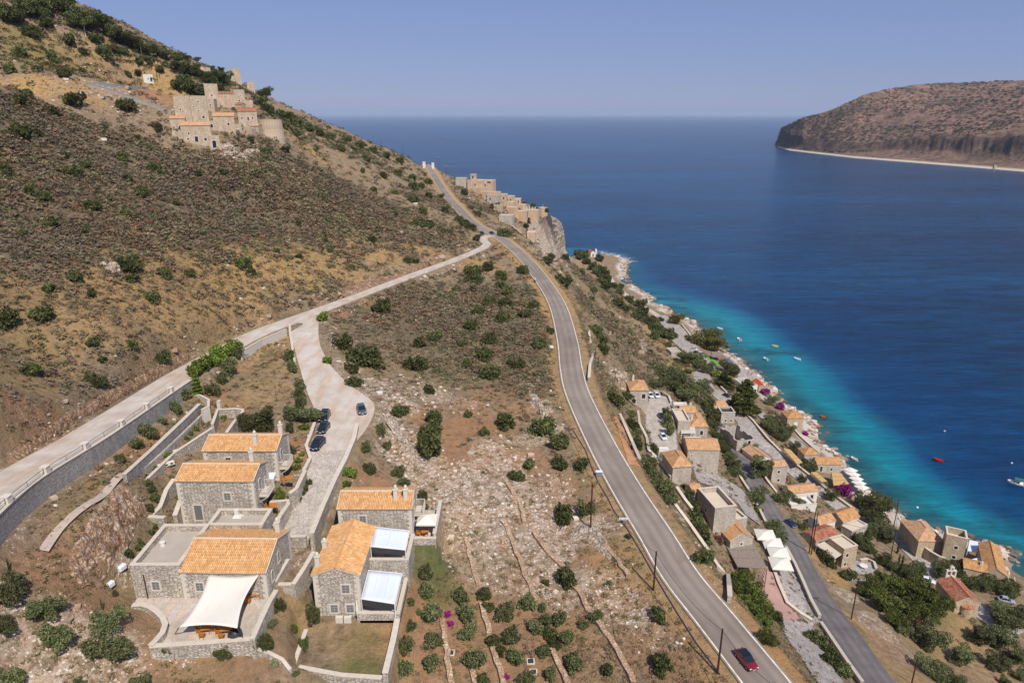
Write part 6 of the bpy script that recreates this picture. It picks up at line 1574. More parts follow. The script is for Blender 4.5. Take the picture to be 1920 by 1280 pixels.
def trunk_mesh(seed, h=.75, r=.07, limbs=5, lean=.12):
    rg = random.Random(seed); m = MB(); p = Vector((0, 0, -.15)); rr = r
    for k in range(3):
        q = Vector((rg.uniform(-lean, lean), rg.uniform(-lean, lean), h * (k + 1) / 3)); m.bar(p, q, rr, rr * .8, 7); p = q; rr *= .8
    for k in range(limbs):
        a = 2 * math.pi * k / limbs + rg.uniform(-.4, .4); z = h * rg.uniform(.45, .95)
        q = Vector((math.cos(a) * .3, math.sin(a) * .3, z + .22)); m.bar((0, 0, z), q, rr * .7, rr * .4, 5); m.bar(q, q + Vector((math.cos(a + .5) * .25, math.sin(a + .5) * .25, .2)), rr * .4, rr * .15, 5)
    o = m.build('trunk', M_BARK); me = o.data; bpy.data.objects.remove(o); return me
TRUNKS = [trunk_mesh(i) for i in range(3)]; TRUNKP = trunk_mesh(9, 1.7, .045, 0, .02); TRUNKC = trunk_mesh(11, .4, .05, 0, .01)
PLACED = []
def link(me, name, parent=None):
    o = bpy.data.objects.new(name, me); COL.objects.link(o)
    if parent: o.parent = parent
    return o
def foot(u, v, rpx, low=.55):
    return at(u, min(v + rpx * low, 1400))
def bush(u, v, rpx, kind='dark', label=None, group=None, name='shrub', cat='shrub', sz=1.0):
    p = foot(u, v, rpx); d = depth_of(p); r = 1.22 * rpx * d / FPX
    i = int(RNG.integers(0, 4)); o = link(BUSH[kind][i], name); o.location = (p.x, p.y, p.z - r * .12)
    o.rotation_euler = (0, 0, RNG.uniform(0, 6.28)); q_ = RNG.uniform(.78, 1.25); o.scale = (r * q_, r / q_, r * sz * RNG.uniform(1.0, 1.45))
    PLACED.append((p.x, p.y, r)); tag(o, label, cat, group); return o
def tree(u, v, rpx, kind, label, group=None, name='tree', cat='tree', sz=1.0, lobe=None, low=.9):
    p = foot(u, v, rpx, low); d = depth_of(p); r = 1.28 * rpx * d / FPX
    root = empty(name, (p.x, p.y, p.z - .1), float(RNG.uniform(0, 6.28)), label, cat, group)
    me = PINE[int(RNG.integers(0, 2))] if kind == 'layer' else NORF[0] if kind == 'norfolk' else CYP[0] if kind == 'cypress' else BIG[kind][int(RNG.integers(0, 3))]
    c = link(me, 'crown', root); t = link(TRUNKP if kind in ('layer', 'norfolk') else TRUNKC if kind == 'cypress' else TRUNKS[int(RNG.integers(0, 3))], 'trunk', root)
    q_ = float(RNG.uniform(.86, 1.16)); root.scale = (r * q_, r / q_, r * sz); PLACED.append((p.x, p.y, r)); return root
def many(txt, kind, label, group, fn=bush, **kw):
    for i, c in enumerate(txt.split(';')):
        q = [float(x) for x in c.split()]
        if len(q) == 3: fn(*q, kind, label, group, **kw)

# bushes of the rubble slope between the driveway and the main road
many("685 664 30;645 640 20;660 690 15;664 715 14", 'dark', 'rounded dark green bush on the white rubble just right of the concrete driveway', 'bushes beside the driveway rubble')
many("716 577 17;782 681 20;805 728 13;814 784 16;808 806 22;803 835 27;749 771 14;907 810 10;947 790 20;877 777 8", 'dark', 'dark green evergreen bush on the open rubble slope between driveway and main road', 'evergreen bushes of the rubble slope')
many("910 663 17;916 697 20;882 612 13;787 642 13;815 630 14;945 565 12;917 565 12;897 585 10;945 597 14;917 635 14;875 682 12;867 642 10;887 508 17;890 523 14;915 500 12;940 519 12;940 534 10;952 548 10;918 566 13;949 567 13;979 507 11;1001 570 10;943 598 16;984 590 15;884 611 14;918 636 13;888 542 9;854 543 7;893 585 10;1032 621 8;1006 636 9;970 682 13;1012 645 12",
     'dark', 'green bush in the brown scrub of the middle spur, left of the main road bend', 'green bushes in the middle spur scrub')
many("1019 800 23;1049 828 20;1050 866 18;1090 870 14;992 870 12;970 890 14;1056 960 22;1099 952 17;1178 1005 6;1234 1151 17;1241 1240 22;1063 1083 21;1022 1089 8;1119 1155 12;1094 1171 10;1139 1255 13", 'dark',
     'dark green bush on the stony bank left of the main road', 'bushes on the bank left of the main road')
# olive grove at the bottom
many("801 1109 15;807 1151 20;863 1116 17;874 1151 18;812 1199 18;759 1210 18;758 1250 18;808 1244 16;877 1188 16;888 1238 21;947 1151 18;959 1191 18;964 1230 18;990 1132 16;1023 1162 13;1004 1177 15;1049 1160 15;1063 1193 15;1019 1219 14;1074 1238 20;1032 1264 14;987 1276 15;905 1274 13;1018 1140 9",
     'olive', 'small round olive tree of the planted grove at the bottom of the terraces', 'olive trees of the terraced grove', name='olive_tree', cat='olive tree', sz=1.05)
many("908 1112 15;916 1136 12;925 1199 14;938 1215 12;1032 1185 16;1040 1205 13;1025 1160 9;770 1128 9;767 1172 13", 'dark', 'dense green creeping bush spilling over a terrace wall among the olives', 'creeping bushes of the terrace walls')
bush(798, 1072, 16, 'olive', 'loose grey-green bush on the green grass patch beside the gabled house')
# right of the house group
many("695 880 12;747 887 11;759 904 10;692 878 9;714 809 11;726 835 10;687 840 11;794 930 11;791 950 12", 'olive', 'small olive tree on the planted strip right of the tall drive wall', 'olives beside the drive wall', name='olive_tree', cat='olive tree')
many("655 885 12;650 907 9;605 594 11;615 675 10", 'bright', 'fresh green garden shrub on the right side of the drive', 'bright shrubs right of the drive')
many("542 672 11;550 692 10;562 722 11;562 742 10;569 752 9;562 762 11;550 782 13;544 805 9;547 847 9", 'olive', 'olive shrub in the row along the left edge of the concrete driveway', 'olives along the left driveway edge', name='olive_tree', cat='olive tree', sz=1.2)
tree(585, 772, 20, 'olive', 'bright leafy tree overhanging the parked dark cars', sz=.9)
bush(571, 799, 10, 'bright', 'bright green round shrub just below the leafy tree by the parked cars')
many("548 862 9;560 862 8;556 875 8;568 850 6", 'bright', 'bright garden shrub in the bed right of the farthest left house', 'garden shrubs beside the cobbled drive')
bush(526, 926, 12, 'bright', 'neatly rounded yellow-green shrub beside the small terrace of the middle house')
many("578 905 7;572 915 8;566 925 7;560 935 7;547 932 7", 'dark', 'low dark hedge plant along the left side of the cobbled drive', 'hedge along the cobbled drive')
tree(485, 794, 30, 'dark', 'broad dark green tree behind the roof of the farthest left house', low=.7)
many("347 742 13;331 765 13;305 790 9;280 810 16;256 832 14;225 860 11", 'olive', 'young olive tree in the strip under the grey retaining wall', 'olives under the retaining wall', name='olive_tree', cat='olive tree', sz=1.0)
many("447 665 11;430 697 14;416 715 10;400 732 15", 'olive', 'dark olive tree in the line running up to the vine arbour', 'olives below the vine arbour', name='olive_tree', cat='olive tree', sz=1.2)
tree(371, 722, 15, 'norfolk', 'small tiered conifer beside the stair at the top of the garden', name='conifer', cat='conifer', sz=1.4, low=1.2)
many("365 697 15;380 686 18;397 675 19;413 667 18;427 658 17;440 647 14;372 688 13;405 663 15", 'bright', 'bright green vine foliage of the long arbour beside the concrete road', 'vine arbour beside the concrete road', name='vine', cat='vine')
many("315 852 8;290 878 6;350 820 5;358 812 6;368 803 7;400 778 6;412 772 5;420 781 6;404 790 5", 'bright', 'small green garden plant in the terraced flower beds left of the houses', 'flower bed plants')
many("277 905 9;283 918 8;290 935 9;280 950 10;292 930 7", 'dark', 'dark green climbing shrub on the edge between the outcrop and the alley', 'shrubs at the alley corner')
many("296 982 5;290 989 5;284 998 6;264 1015 7;258 1027 6;240 1035 10;216 1112 7", 'dark', 'small planted shrub in the soil strip beside the flat-roofed wing', 'shrubs beside the flat-roofed wing')
# in front of the near houses
tree(522, 1132, 12, 'dark', 'slim dark green shrub against the corner wall right of the sail patio', sz=1.5, low=1.2)
tree(590, 1148, 15, 'dark', 'tall leafy climber at the left corner of the gabled house', sz=1.6, low=1.4)
bush(576, 1070, 13, 'dark', 'dark climbing bush in the planter left of the gabled house')
tree(495, 1202, 17, 'dark', 'dense dark shrub at the foot of the patio wall in the left garden plot', sz=1.2, low=.8)
bush(509, 1172, 9, 'olive', 'grey-green shrub beside the patio wall, above the dense dark one')
bush(549, 1177, 9, 'bright', 'small light green round shrub in the middle of the left garden plot')
tree(571, 1207, 9, 'dark', 'narrow dark green hedge plant along the kerb between the garden plots', sz=2.0, low=1.2)
bush(515, 1240, 10, 'pale', 'silvery pale green plant below the front garden wall')
many("555 1262 7;690 1272 5;785 1148 6", 'olive', 'small grey-green plant at the bottom edge of the front garden', 'small plants of the front garden')
tree(318, 1212, 9, 'dark', 'left young tree standing in the rubble in front of the sail patio', sz=1.5, low=1.6)
tree(418, 1214, 14, 'dark', 'right young tree with fresh crown in front of the sail patio', sz=1.2, low=1.4)
# lower left
for (u, v, r), lab in zip(((24, 1105, 26), (12, 1172, 18), (90, 1140, 25), (112, 1192, 27), (205, 1165, 24), (212, 1212, 29), (22, 1268, 22), (150, 1283, 13), (265, 1278, 17)),
                          ('big grey-green olive at the left edge, beside the small cypress', 'low dark olive at the left edge, below the big one', 'round olive second from the left edge, upper of a touching pair', 'broad olive, lower of the touching pair near the left edge',
                           'olive left of the curved patio wall, upper of two', 'large olive in the white rubble left of the patio, lower of two', 'olive in the bottom left corner of the picture', 'small olive cut by the bottom edge, right of the corner one', 'small pale olive cut by the bottom edge in front of the patio')):
    tree(u, v, r, 'olive', lab, 'olive trees of the lower left slope', name='olive_tree', cat='olive tree', low=.75)
for u, v, lab in ((17, 1060, 'small pointed cypress at the left edge above the big olive'), (193, 1133, 'thin young cypress on the bank left of the patio')):
    tree(u, v, 9, 'cypress', lab, name='cypress', cat='cypress', low=1.0)
# dry hillside, left
G = 'green bushes of the left hillside'
many("135 320 18;162 310 10;85 370 14;57 357 12;265 362 13;282 365 11;175 387 14;240 335 11;292 317 11;372 325 8;420 322 9;237 400 10;97 420 14;162 432 9;42 437 9;10 315 16;40 252 18;72 250 9;195 237 10;297 240 10;230 295 11;257 257 7;280 277 8;122 290 10;330 380 7;455 395 7;520 330 7;560 420 6;610 450 6;480 430 7;380 440 7",
     'dark', 'dark green bush in the brown scrub of the left hillside', G)
many("240 497 21;250 520 13;92 537 15;172 550 11;285 557 13;357 512 10;312 515 12;457 495 15;472 512 9;15 597 23;80 590 20;140 520 13;57 692 19;304 672 15;170 707 11;187 717 13;192 672 9;250 645 12;175 640 13;560 480 7;620 470 6;700 450 7;520 470 6;740 400 7;660 500 6;430 640 6", 'dark',
     'dark green bush on the ochre grass band above the concrete road', 'bushes of the grass band')
many("50 175 12;40 192 13;140 187 19;237 195 18;97 207 14;122 140 12;195 100 14;262 115 10;240 140 6;260 137 7;130 77 13;155 95 9;230 97 9;60 60 16;90 45 14;40 100 12;20 130 12;180 70 14;210 90 12;100 110 10;70 130 9;15 30 20;85 15 20;300 130 9;280 112 10", 'dark',
     'dark green shrub on the steep upper left slope', 'shrubs of the upper left slope')
many("355 162 19;380 172 16;345 148 14;332 160 12;402 172 14;425 178 12;490 192 10;505 205 12;525 212 12;545 222 11;560 232 11;580 240 10;600 250 9;620 256 9;535 235 10;555 250 9;650 262 8;675 272 8;700 282 8;725 292 8;750 300 8;640 280 7;690 300 7;470 262 8;500 285 9;535 280 9;480 330 6;455 330 6", 'dark',
     'dark evergreen bush along the ridge line around and beyond the hill village', 'bushes of the ridge line')
for k, (u, v, r) in enumerate(((118, 8, 20), (168, 38, 24), (192, 40, 18), (215, 64, 18), (236, 76, 15), (256, 84, 15), (148, 42, 18), (60, 16, 22), (30, 30, 18), (282, 95, 12), (304, 98, 13), (332, 106, 9), (350, 108, 6), (370, 112, 5), (364, 132, 13), (395, 146, 16), (420, 148, 14), (397, 128, 5), (415, 131, 6), (498, 175, 12), (340, 128, 13))):
    tree(u, v, r, 'dark', ('tall tree poking above the skyline at the top left' if k in (0, 1) else 'dark holm oak on the skyline ridge above the hill village'), 'trees on the skyline ridge' if k > 1 else 'tall skyline trees', low=.85)
many("747 325 8;774 332 10;802 340 8;777 351 9;790 349 7;804 368 8;774 374 10;826 368 7;794 396 10;787 419 12;802 421 12;834 394 7;860 411 8;871 419 10;884 427 8;830 432 8;894 447 9;764 488 8;779 490 6;762 392 5;740 360 6;720 330 7;700 355 6;680 320 6", 'dark',
     'green bush on the hillside left of the far end of the main road', 'bushes left of the far road')
many("882 389 5;897 391 6;896 402 7;927 389 10;948 437 12;987 415 8;986 424 6;1006 409 7;982 383 5;871 361 8;970 392 6;1000 385 5;1025 395 5", 'dark', 'green shrub planted among the tan buildings of the cape', 'shrubs among the cape buildings')
many("1054 527 17;1026 488 10;1034 482 9;1060 484 8;1084 473 9;1096 479 9;1124 485 9;1087 482 8;1124 506 13;1130 518 14;1133 528 13;1090 510 9;1112 545 7;1110 560 6;1118 620 14;1126 504 12;1135 539 10;1152 536 8;1161 547 10;1165 537 6;1180 562 10;1156 567 12;1199 571 11;1204 584 12;1217 603 10;1229 614 13;1249 624 16;1259 628 12;1227 629 12;1131 654 12;1126 635 12;1114 545 7;1219 659 5;1268 661 7;1287 672 12;1180 624 5;1152 646 6;1238 599 6;1253 646 7;1145 590 7;1190 590 8;1172 578 8;1100 490 8;1110 500 8", 'dark',
     'green shrub on the steep coastal slope between the main road and the beach', 'shrubs of the coastal slope')
# village trees
many("1287 673 13;1308 680 15;1325 692 13;1269 661 8;1290 696 7;1250 702 17;1262 719 20;1277 730 19;1283 742 18;1304 732 17;1317 728 15;1237 719 13;1225 723 10", 'olive', 'grey-green tree in the thicket between the cobbled car park and the beach street', 'thicket above the beach street', fn=tree, name='tree', cat='tree', low=.6)
many("1148 742 18;1158 752 15;1173 740 12;1131 655 11;1181 775 11;1183 795 12;1192 813 13;1196 832 12;1223 844 13", 'dark', 'dark green bush in the hedge left of the cobbled car park', 'hedge left of the car park')
many("1212 877 19;1225 893 18;1237 912 21;1249 928 20", 'olive', 'leafy tree in the row on the right verge of the main road', 'trees on the right verge of the main road', fn=tree, low=.7)
many("1250 871 13;1267 888 15;1284 909 10;1290 930 13;1301 947 13;1305 970 14;1307 984 17;1314 998 16;1327 1016 10;1276 900 10", 'dark', 'green bush squeezed between the slope walls and the tall flat-roofed house', 'bushes above the tall flat-roofed house')
bush(1320, 1040, 20, 'dark', 'dense glossy dark bush right of the main road, beside the reed pergola')
many("1250 777 9;1252 793 11;1256 810 10", 'olive', 'slim olive tree along the edge of the cobbled car park', 'olives of the car park', name='olive_tree', cat='olive tree', sz=1.3)
many("1321 765 17;1331 779 17;1335 799 13;1340 817 12;1360 844 11;1365 858 12;1373 872 13;1377 885 12;1350 830 10;1389 893 8", 'dark', 'dark green tree on the bank left of the lower road', 'trees on the bank of the lower road', fn=tree, low=.6)
tree(1425, 871, 22, 'olive', 'round leafy tree casting shade on the lower road beside the two-storey cream house', low=.9)
tree(1396, 745, 27, 'layer', 'large layered pine between the two village streets', name='pine_tree', cat='pine tree', low=1.1)
tree(1358, 712, 17, 'layer', 'smaller pine with layered branches above the street bend', name='pine_tree', cat='pine tree', low=.9, sz=.8)
tree(1369, 688, 15, 'dark', 'dark green tree beside the jetty, above the smaller pine'); bush(1344, 703, 10, 'bright', 'bright green shrub at the street bend left of the smaller pine')
tree(1318, 632, 22, 'gold', 'wide-crowned tree on the beach, green left half of the big pair', low=.8, sz=.85); tree(1340, 642, 20, 'gold', 'wide-crowned brownish tree on the beach, right half of the big pair', low=.8, sz=.85)
tree(1267, 596, 11, 'gold', 'small umbrella-shaped tree shading a car at the beach parking', low=1.0)
many("1404 844 11;1444 792 14;1454 811 13;1467 817 13;1437 798 12;1481 805 8;1490 840 10;1446 752 11;1500 850 6;1460 800 12", 'olive', 'grey-green olive between the stone street wall and the shore path', 'olives above the shore path', fn=tree, name='olive_tree', cat='olive tree', low=.6)
tree(1419, 930, 17, 'olive', 'round olive on the left side of the lower road', low=.7); bush(1423, 953, 9, 'bright', 'small light green bush under the round olive left of the lower road')
tree(1466, 930, 14, 'olive', 'dark olive on the right verge of the lower road, near the white terrace', low=.9); tree(1500, 941, 11, 'olive', 'thin grey olive in the white yard', low=.8)
many("1445 988 14;1459 1003 13;1464 1014 9", 'olive', 'dark leafy tree behind the square parasols', 'trees behind the square parasols', fn=tree, low=.6)
many("1504 986 10;1504 898 9;1550 1046 16;1533 999 8;1572 976 10;1590 1077 14;1563 1058 9", 'dark', 'garden bush among the village houses right of the lower road', 'garden bushes right of the lower road')
bush(1517, 876, 13, 'olive', 'grey olive bush beside the tan reed canopy')
many("1556 930 11;1617 942 17;1640 951 21;1654 942 15;1636 968 20;1647 996 17;1661 1009 13;1617 1018 14;1604 1008 11;1628 1000 14;1630 1030 10", 'dark', 'dark leafy tree in the belt between the village street and the water', 'trees between the street and the water', fn=tree, low=.6)
for (u, v, r), lab in zip(((1582, 918, 15), (1435, 733, 10), (1462, 762, 9), (1510, 812, 6), (840, 1150, 8), (845, 1168, 7), (948, 1268, 8)),
                          ('large magenta bougainvillea beside the yellow reed canopy', 'pink bougainvillea beside the orange-red shack', 'magenta bougainvillea left of the ochre seaside house', 'small pink flowering shrub below the ochre seaside house', 'magenta flowering shrub at the top of the first olive terrace', 'magenta blossoms hanging over the first olive terrace wall', 'magenta flowering shrub at the bottom edge among the olives')):
    bush(u, v, r, 'pink', lab, name='bougainvillea', cat='flowering shrub')
for u, v, lab in ((1682, 1026, 'tallest cypress beside the stone street'), (1683, 1050, 'left of two slim cypresses below the tallest one'), (1691, 1052, 'right of two slim cypresses below the tallest one'), (1708, 1062, 'small cypress beside the white posts')):
    tree(u, v, 9, 'cypress', lab, name='cypress', cat='cypress', low=1.2, sz=1.0)
many("1654 1050 12;1698 1072 14;1723 1069 13;1764 1071 16;1794 1069 14;1819 1094 15;1847 1096 17;1888 1107 17;1870 1090 12;1671 1062 10;1715 1085 12", 'dark', 'dark tree in the gardens between the tower and the chapel', 'trees between the tower and the chapel', fn=tree, low=.6)
many("1630 1096 15;1642 1112 20;1670 1100 22;1702 1108 23;1732 1118 23;1757 1138 19;1660 1136 21;1700 1146 22;1740 1156 20;1680 1166 17;1620 1110 12;1650 1090 14", 'pine', 'green tree of the dense grove left of the chapel', 'dense grove left of the chapel', fn=tree, low=.55)
many("1801 1230 21;1740 1197 25;1841 1192 22;1873 1197 25;1884 1164 22;1873 1140 17;1906 1153 17;1869 1243 21;1911 1232 19;1736 1245 17;1757 1262 17;1786 1275 15;1694 1181 12;1882 1277 10;1915 1265 14", 'olive', 'dark olive tree on the dry grass in the lower right corner', 'olive trees of the lower right corner', fn=tree, name='olive_tree', cat='olive tree', low=.6)
bush(1715, 1172, 13, 'brown', 'reddish-brown dry bush at the edge of the dense grove'); bush(1348, 1010, 10, 'brown', 'grey leafless bush left of the reed pergola')
many("1383 1085 20;1394 1110 22;1409 1131 23;1422 1150 21;1431 1168 15;1440 1197 14", 'pine', 'tree of the row between the main road and the pink path', 'tree row between main road and pink path', fn=tree, low=.6)
bush(1453, 1153, 15, 'dark', 'dark bush at the foot of the pink path')
many("1519 1188 14;1536 1201 14;1556 1219 15;1562 1240 17;1580 1256 18;1546 1232 12", 'dark', 'dark shrub in the bed between the cobbled path and the lower road', 'shrubs between cobbled path and lower road')

# ---------------------------------------------------------------- scrub, dry grass and loose stones
def template(n, seed, rz=.8, size=.34, asp=2.0):
    rng = np.random.default_rng(seed)
    d = rng.normal(size=(n, 3)); d[:, 2] = np.abs(d[:, 2]); d /= np.linalg.norm(d, axis=1)[:, None]
    C = d * rng.uniform(.55, 1.0, (n, 1)); C[:, 2] *= rz
    V = leaf_quads(C, size, rng, 0, asp); V[..., 2] = C[:, None, 2] + (V[..., 2] - C[:, None, 2]) * .65; return V
def scatter(name, pos, rad, cols, tmpl, mat, zs=None, jitter=.12):
    """copies of small templates merged into one mesh of uncountable ground cover"""
    n = len(pos); out = []; oc = []
    k = RNG.integers(0, len(tmpl), n); a = RNG.uniform(0, 6.283, n)
    for t in range(len(tmpl)):
        m = k == t
        if not m.any(): continue
        T = tmpl[t]; q, nv = T.shape[0], T.shape[1]
        ca, sa = np.cos(a[m])[:, None, None], np.sin(a[m])[:, None, None]
        V = np.empty((m.sum(), q, nv, 3))
        V[..., 0] = T[None, ..., 0] * ca - T[None, ..., 1] * sa; V[..., 1] = T[None, ..., 0] * sa + T[None, ..., 1] * ca; V[..., 2] = T[None, ..., 2]
        r = rad[m][:, None, None, None]; V = V * r
        if zs is not None: V[..., 2] *= zs[m][:, None, None]
        V += pos[m][:, None, None, :]
        c = cols[m][:, None, :] * RNG.uniform(1 - jitter, 1 + jitter, (m.sum(), q, 1))
        out.append(V.reshape(-1, nv, 3)); oc.append(c.reshape(-1, 3))
    V = np.concatenate(out); c = np.concatenate(oc)
    o = quads_mesh(name, V, mat, c, nv=V.shape[1]); tag(o, kind='stuff'); return o
def candidates(n, dmax=470, dmin=55, power=1.0):
    """random ground points inside the wide field of view"""
    y = dmin + (dmax - dmin) * RNG.uniform(0, 1, n) ** power
    x = RNG.uniform(-.86, .5, n) * (y + 15)
    z = hgt(x, y)
    return x, y, z
x, y, z = candidates(260000, power=.8)
dd = np.hypot(x, y)
slope_ok = z > 3.5
wgt = msample(M_SCRUB, x, y) * .9 + .10
wgt = wgt * (1 - .9 * msample(M_GRASS, x, y)) * (1 - .8 * msample(M_ROCK, x, y)) * (1 - .6 * msample(M_RED, x, y))
wgt *= np.clip((160 / dd) ** .8, .25, 1.0) * (msample(FLAT, x, y) < .05)
wgt *= np.clip(fbm(x, y, 11, 3, 61) * 1.2 + .8, .1, 1)
# keep clear of the built places
near = (x > -47) & (x < -9) & (y < 106)
keepm = (RNG.uniform(0, 1, len(x)) < wgt * .7) & slope_ok & ~near
x, y, z, dd = x[keepm], y[keepm], z[keepm], dd[keepm]
lim = 42000
if len(x) > lim: s_ = RNG.permutation(len(x))[:lim]; x, y, z, dd = x[s_], y[s_], z[s_], dd[s_]
rad = RNG.uniform(.4, .95, len(x)) * np.clip(dd / 120, .8, 2.2)
sp = np.array([srgb(c) for c in ('#80705e', '#897866', '#94816c', '#756f54', '#8c735f', '#92705a', '#a19170', '#7b7555', '#7e705b', '#696b48')])
reg = np.clip((fbm(x, y, 30, 3, 71) + fbm(x, y, 4, 2, 72) * .6) * 5 + 4.5 + RNG.normal(0, 1.8, len(x)), 0, 9).astype(int)
TS_ = [template(26, s) for s in range(5)]
scatter('scrub', np.stack([x, y, z - .05], 1), rad, sp[reg], TS_, M_SCR, RNG.uniform(.7, 1.2, len(x)))
# small weeds on the open ground near the viewer
x, y, z = candidates(60000, dmax=190, dmin=48, power=1.3)
near = (x > -45) & (x < -13) & (y > 56) & (y < 92)
k_ = (RNG.uniform(0, 1, len(x)) < (.8 - .35 * msample(M_ROCK, x, y)) * np.clip(fbm(x, y, 5, 3, 81) * 2 + .7, .08, 1)) & (z > 3) & (msample(FLAT, x, y) < .05) & ~near
x, y, z = x[k_][:23000], y[k_][:23000], z[k_][:23000]
wp = np.array([srgb(c) for c in ('#7d6a52', '#8d7a5c', '#6c6a45', '#9c8460', '#75593f', '#5f6840', '#a08a66')])
reg = np.clip((fbm(x, y, 16, 3, 83)) * 6 + 3 + RNG.normal(0, 2.0, len(x)), 0, 6).astype(int)
scatter('low_weeds', np.stack([x, y, z - .03], 1), RNG.uniform(.14, .42, len(x)), wp[reg], [template(13, 40 + s, .7, .5) for s in range(5)], M_SCR, RNG.uniform(.5, 1.1, len(x)))
# dark evergreen thicket of the steep ground
x, y, z = candidates(90000, dmax=460, dmin=95, power=.9)
x = np.where(RNG.uniform(0, 1, len(x)) < .3, np.abs(x), x); z = hgt(x, y)
ev = zone([(100, 30, 34, 1), (200, 70, 30, 1), (40, 80, 30, .8), (60, 20, 40, 1), (150, 60, 30, .9), (280, 110, 22, .9), (350, 150, 24, 1), (400, 165, 20, 1), (440, 180, 20, .8), (520, 220, 20, 1), (570, 240, 22, .9), (630, 265, 22, .8), (500, 205, 16, 1),
           (690, 285, 20, .6), (750, 300, 18, .5), (1130, 520, 16, .9), (1170, 560, 12, .8), (1220, 605, 14, .7), (1100, 495, 10, .6), (1270, 650, 12, .5), (1300, 700, 12, .6), (1260, 720, 10, .9), (120, 90, 24, .5), (1335, 800, 5, .7), (1470, 820, 7, .7), (1640, 960, 7, .8), (1700, 1065, 8, .6), (1690, 1130, 12, .8), (1860, 1110, 8, .7), (1870, 1210, 16, .5), (1400, 1110, 5, .7), (1620, 1025, 5, .7), (1360, 850, 4, .7), (1230, 690, 10, .7)], 91)
ev_ = msample(ev, x, y)
k_ = (RNG.uniform(0, 1, len(x)) < ev_ * .55) & (z > 4) & (msample(FLAT, x, y) < .05)
x, y, z = x[k_][:13000], y[k_][:13000], z[k_][:13000]
ep = np.array([srgb(c) for c in ('#3c4526', '#4a5230', '#565d3a', '#424a2c', '#5f6442')])
scatter('evergreen_thicket', np.stack([x, y, z - .1], 1), RNG.uniform(.6, 1.2, len(x)) * np.clip(y / 200, .8, 1.7), ep[RNG.integers(0, 5, len(x))], [template(60, 60 + s, .85, .24, 1.6) for s in range(5)], M_SCR, RNG.uniform(.7, 1.2, len(x)))
# small green shrublets sprinkled through the brown scrub
x, y, z = candidates(60000, dmin=70, power=.8); dd = np.hypot(x, y)
k_ = (RNG.uniform(0, 1, len(x)) < (msample(M_SCRUB, x, y) * .5 + .12) * np.clip(fbm(x, y, 8, 3, 95) * 3 + .35, 0.02, 1) * np.clip(170 / dd, .4, 1)) & (z > 4) & (msample(FLAT, x, y) < .05) & ~((x > -47) & (x < -9) & (y < 106))
x, y, z, dd = x[k_][:7500], y[k_][:7500], z[k_][:7500], dd[k_][:7500]
gp2 = np.array([srgb(c) for c in ('#4c5532', '#5a633c', '#687047', '#747a52', '#565f3c')])
scatter('green_shrublets', np.stack([x, y, z - .06], 1), RNG.uniform(.3, .75, len(x)) * np.clip(dd / 130, .8, 2.0), gp2[RNG.integers(0, 5, len(x))], [template(40, 80 + s, .8, .27, 1.6) for s in range(4)], M_SCR, RNG.uniform(.7, 1.3, len(x)))
# dry grass tufts
x, y, z = candidates(90000, power=.7)
wgt = msample(M_GRASS, x, y) * 1.0 + .12 * (1 - msample(M_SCRUB, x, y)) ; dd = np.hypot(x, y)
near = (x > -45) & (x < -13) & (y < 104)
k_ = (RNG.uniform(0, 1, len(x)) < wgt * .6 * np.clip((140 / dd), .25, 1)) & (z > 3) & (msample(FLAT, x, y) < .1) & ~near
x, y, z, dd = x[k_][:13000], y[k_][:13000], z[k_][:13000], dd[k_][:13000]
def tuft(seed, n=9):
    rng = np.random.default_rng(seed); a = rng.uniform(0, 6.28, n); r = rng.uniform(0, .5, n)
    b = np.stack([np.cos(a) * r, np.sin(a) * r, np.zeros(n)], 1); t = b + np.stack([np.cos(a) * .35, np.sin(a) * .35, rng.uniform(.6, 1.1, n)], 1)
    w = np.stack([-np.sin(a), np.cos(a), np.zeros(n)], 1) * .13
    return np.stack([b - w, b + w, t], 1)
gp_ = np.array([srgb(c) for c in ('#a98a58', '#bb9a64', '#947747', '#c6a873', '#8a7449')])
scatter('dry_grass', np.stack([x, y, z - .03], 1), RNG.uniform(.3, .6, len(x)) * np.clip(dd / 130, .8, 1.8), gp_[RNG.integers(0, 5, len(x))], [tuft(s) for s in range(4)], M_SCR)
# loose limestone
x, y, z = candidates(120000, power=.75); dd = np.hypot(x, y)
wgt = msample(M_ROCK, x, y) ** 1.3 + .006
k_ = (RNG.uniform(0, 1, len(x)) < wgt * .75) & (z > .2) & (msample(FLAT, x, y) < .3) & ~((x > -43) & (x < -13) & (y < 92))
x, y, z, dd = x[k_][:12500], y[k_][:12500], z[k_][:12500], dd[k_][:12500]
def stone_t(seed):
    rng = np.random.default_rng(seed)
    P8 = np.array([(sx, sy, sz) for sz in (-.3, 1) for sy in (-1, 1) for sx in (-1, 1)], float) * rng.uniform(.55, 1.0, (8, 3)) * np.array([1, .8, .6])
    return P8[np.array([(4, 5, 7, 6), (0, 1, 5, 4), (1, 3, 7, 5), (3, 2, 6, 7), (2, 0, 4, 6)])]
ST_ = [stone_t(s) for s in range(6)]
rc_ = np.array([srgb(c) for c in ('#bda893', '#d2c2b0', '#a8927c', '#e0d5c8', '#b5957a')])
def rmat():
    t = NT('limestone', .9, .15); c = t.attr('Col'); t.color(t.mix(1.0, c, t.ramp(t.noise(t.coord('World'), 5, 4, .7), [(.3, .75), (.7, 1.1)]), 'MULTIPLY')); return t.m
M_ROCKM = rmat()
scatter('loose_stones', np.stack([x, y, z - .02], 1), (RNG.uniform(.09, .32, len(x)) + (RNG.uniform(0, 1, len(x)) > .97) * .35) * np.clip(dd / 100, .8, 2.2), rc_[RNG.integers(0, 5, len(x))], ST_, M_ROCKM, jitter=.08)
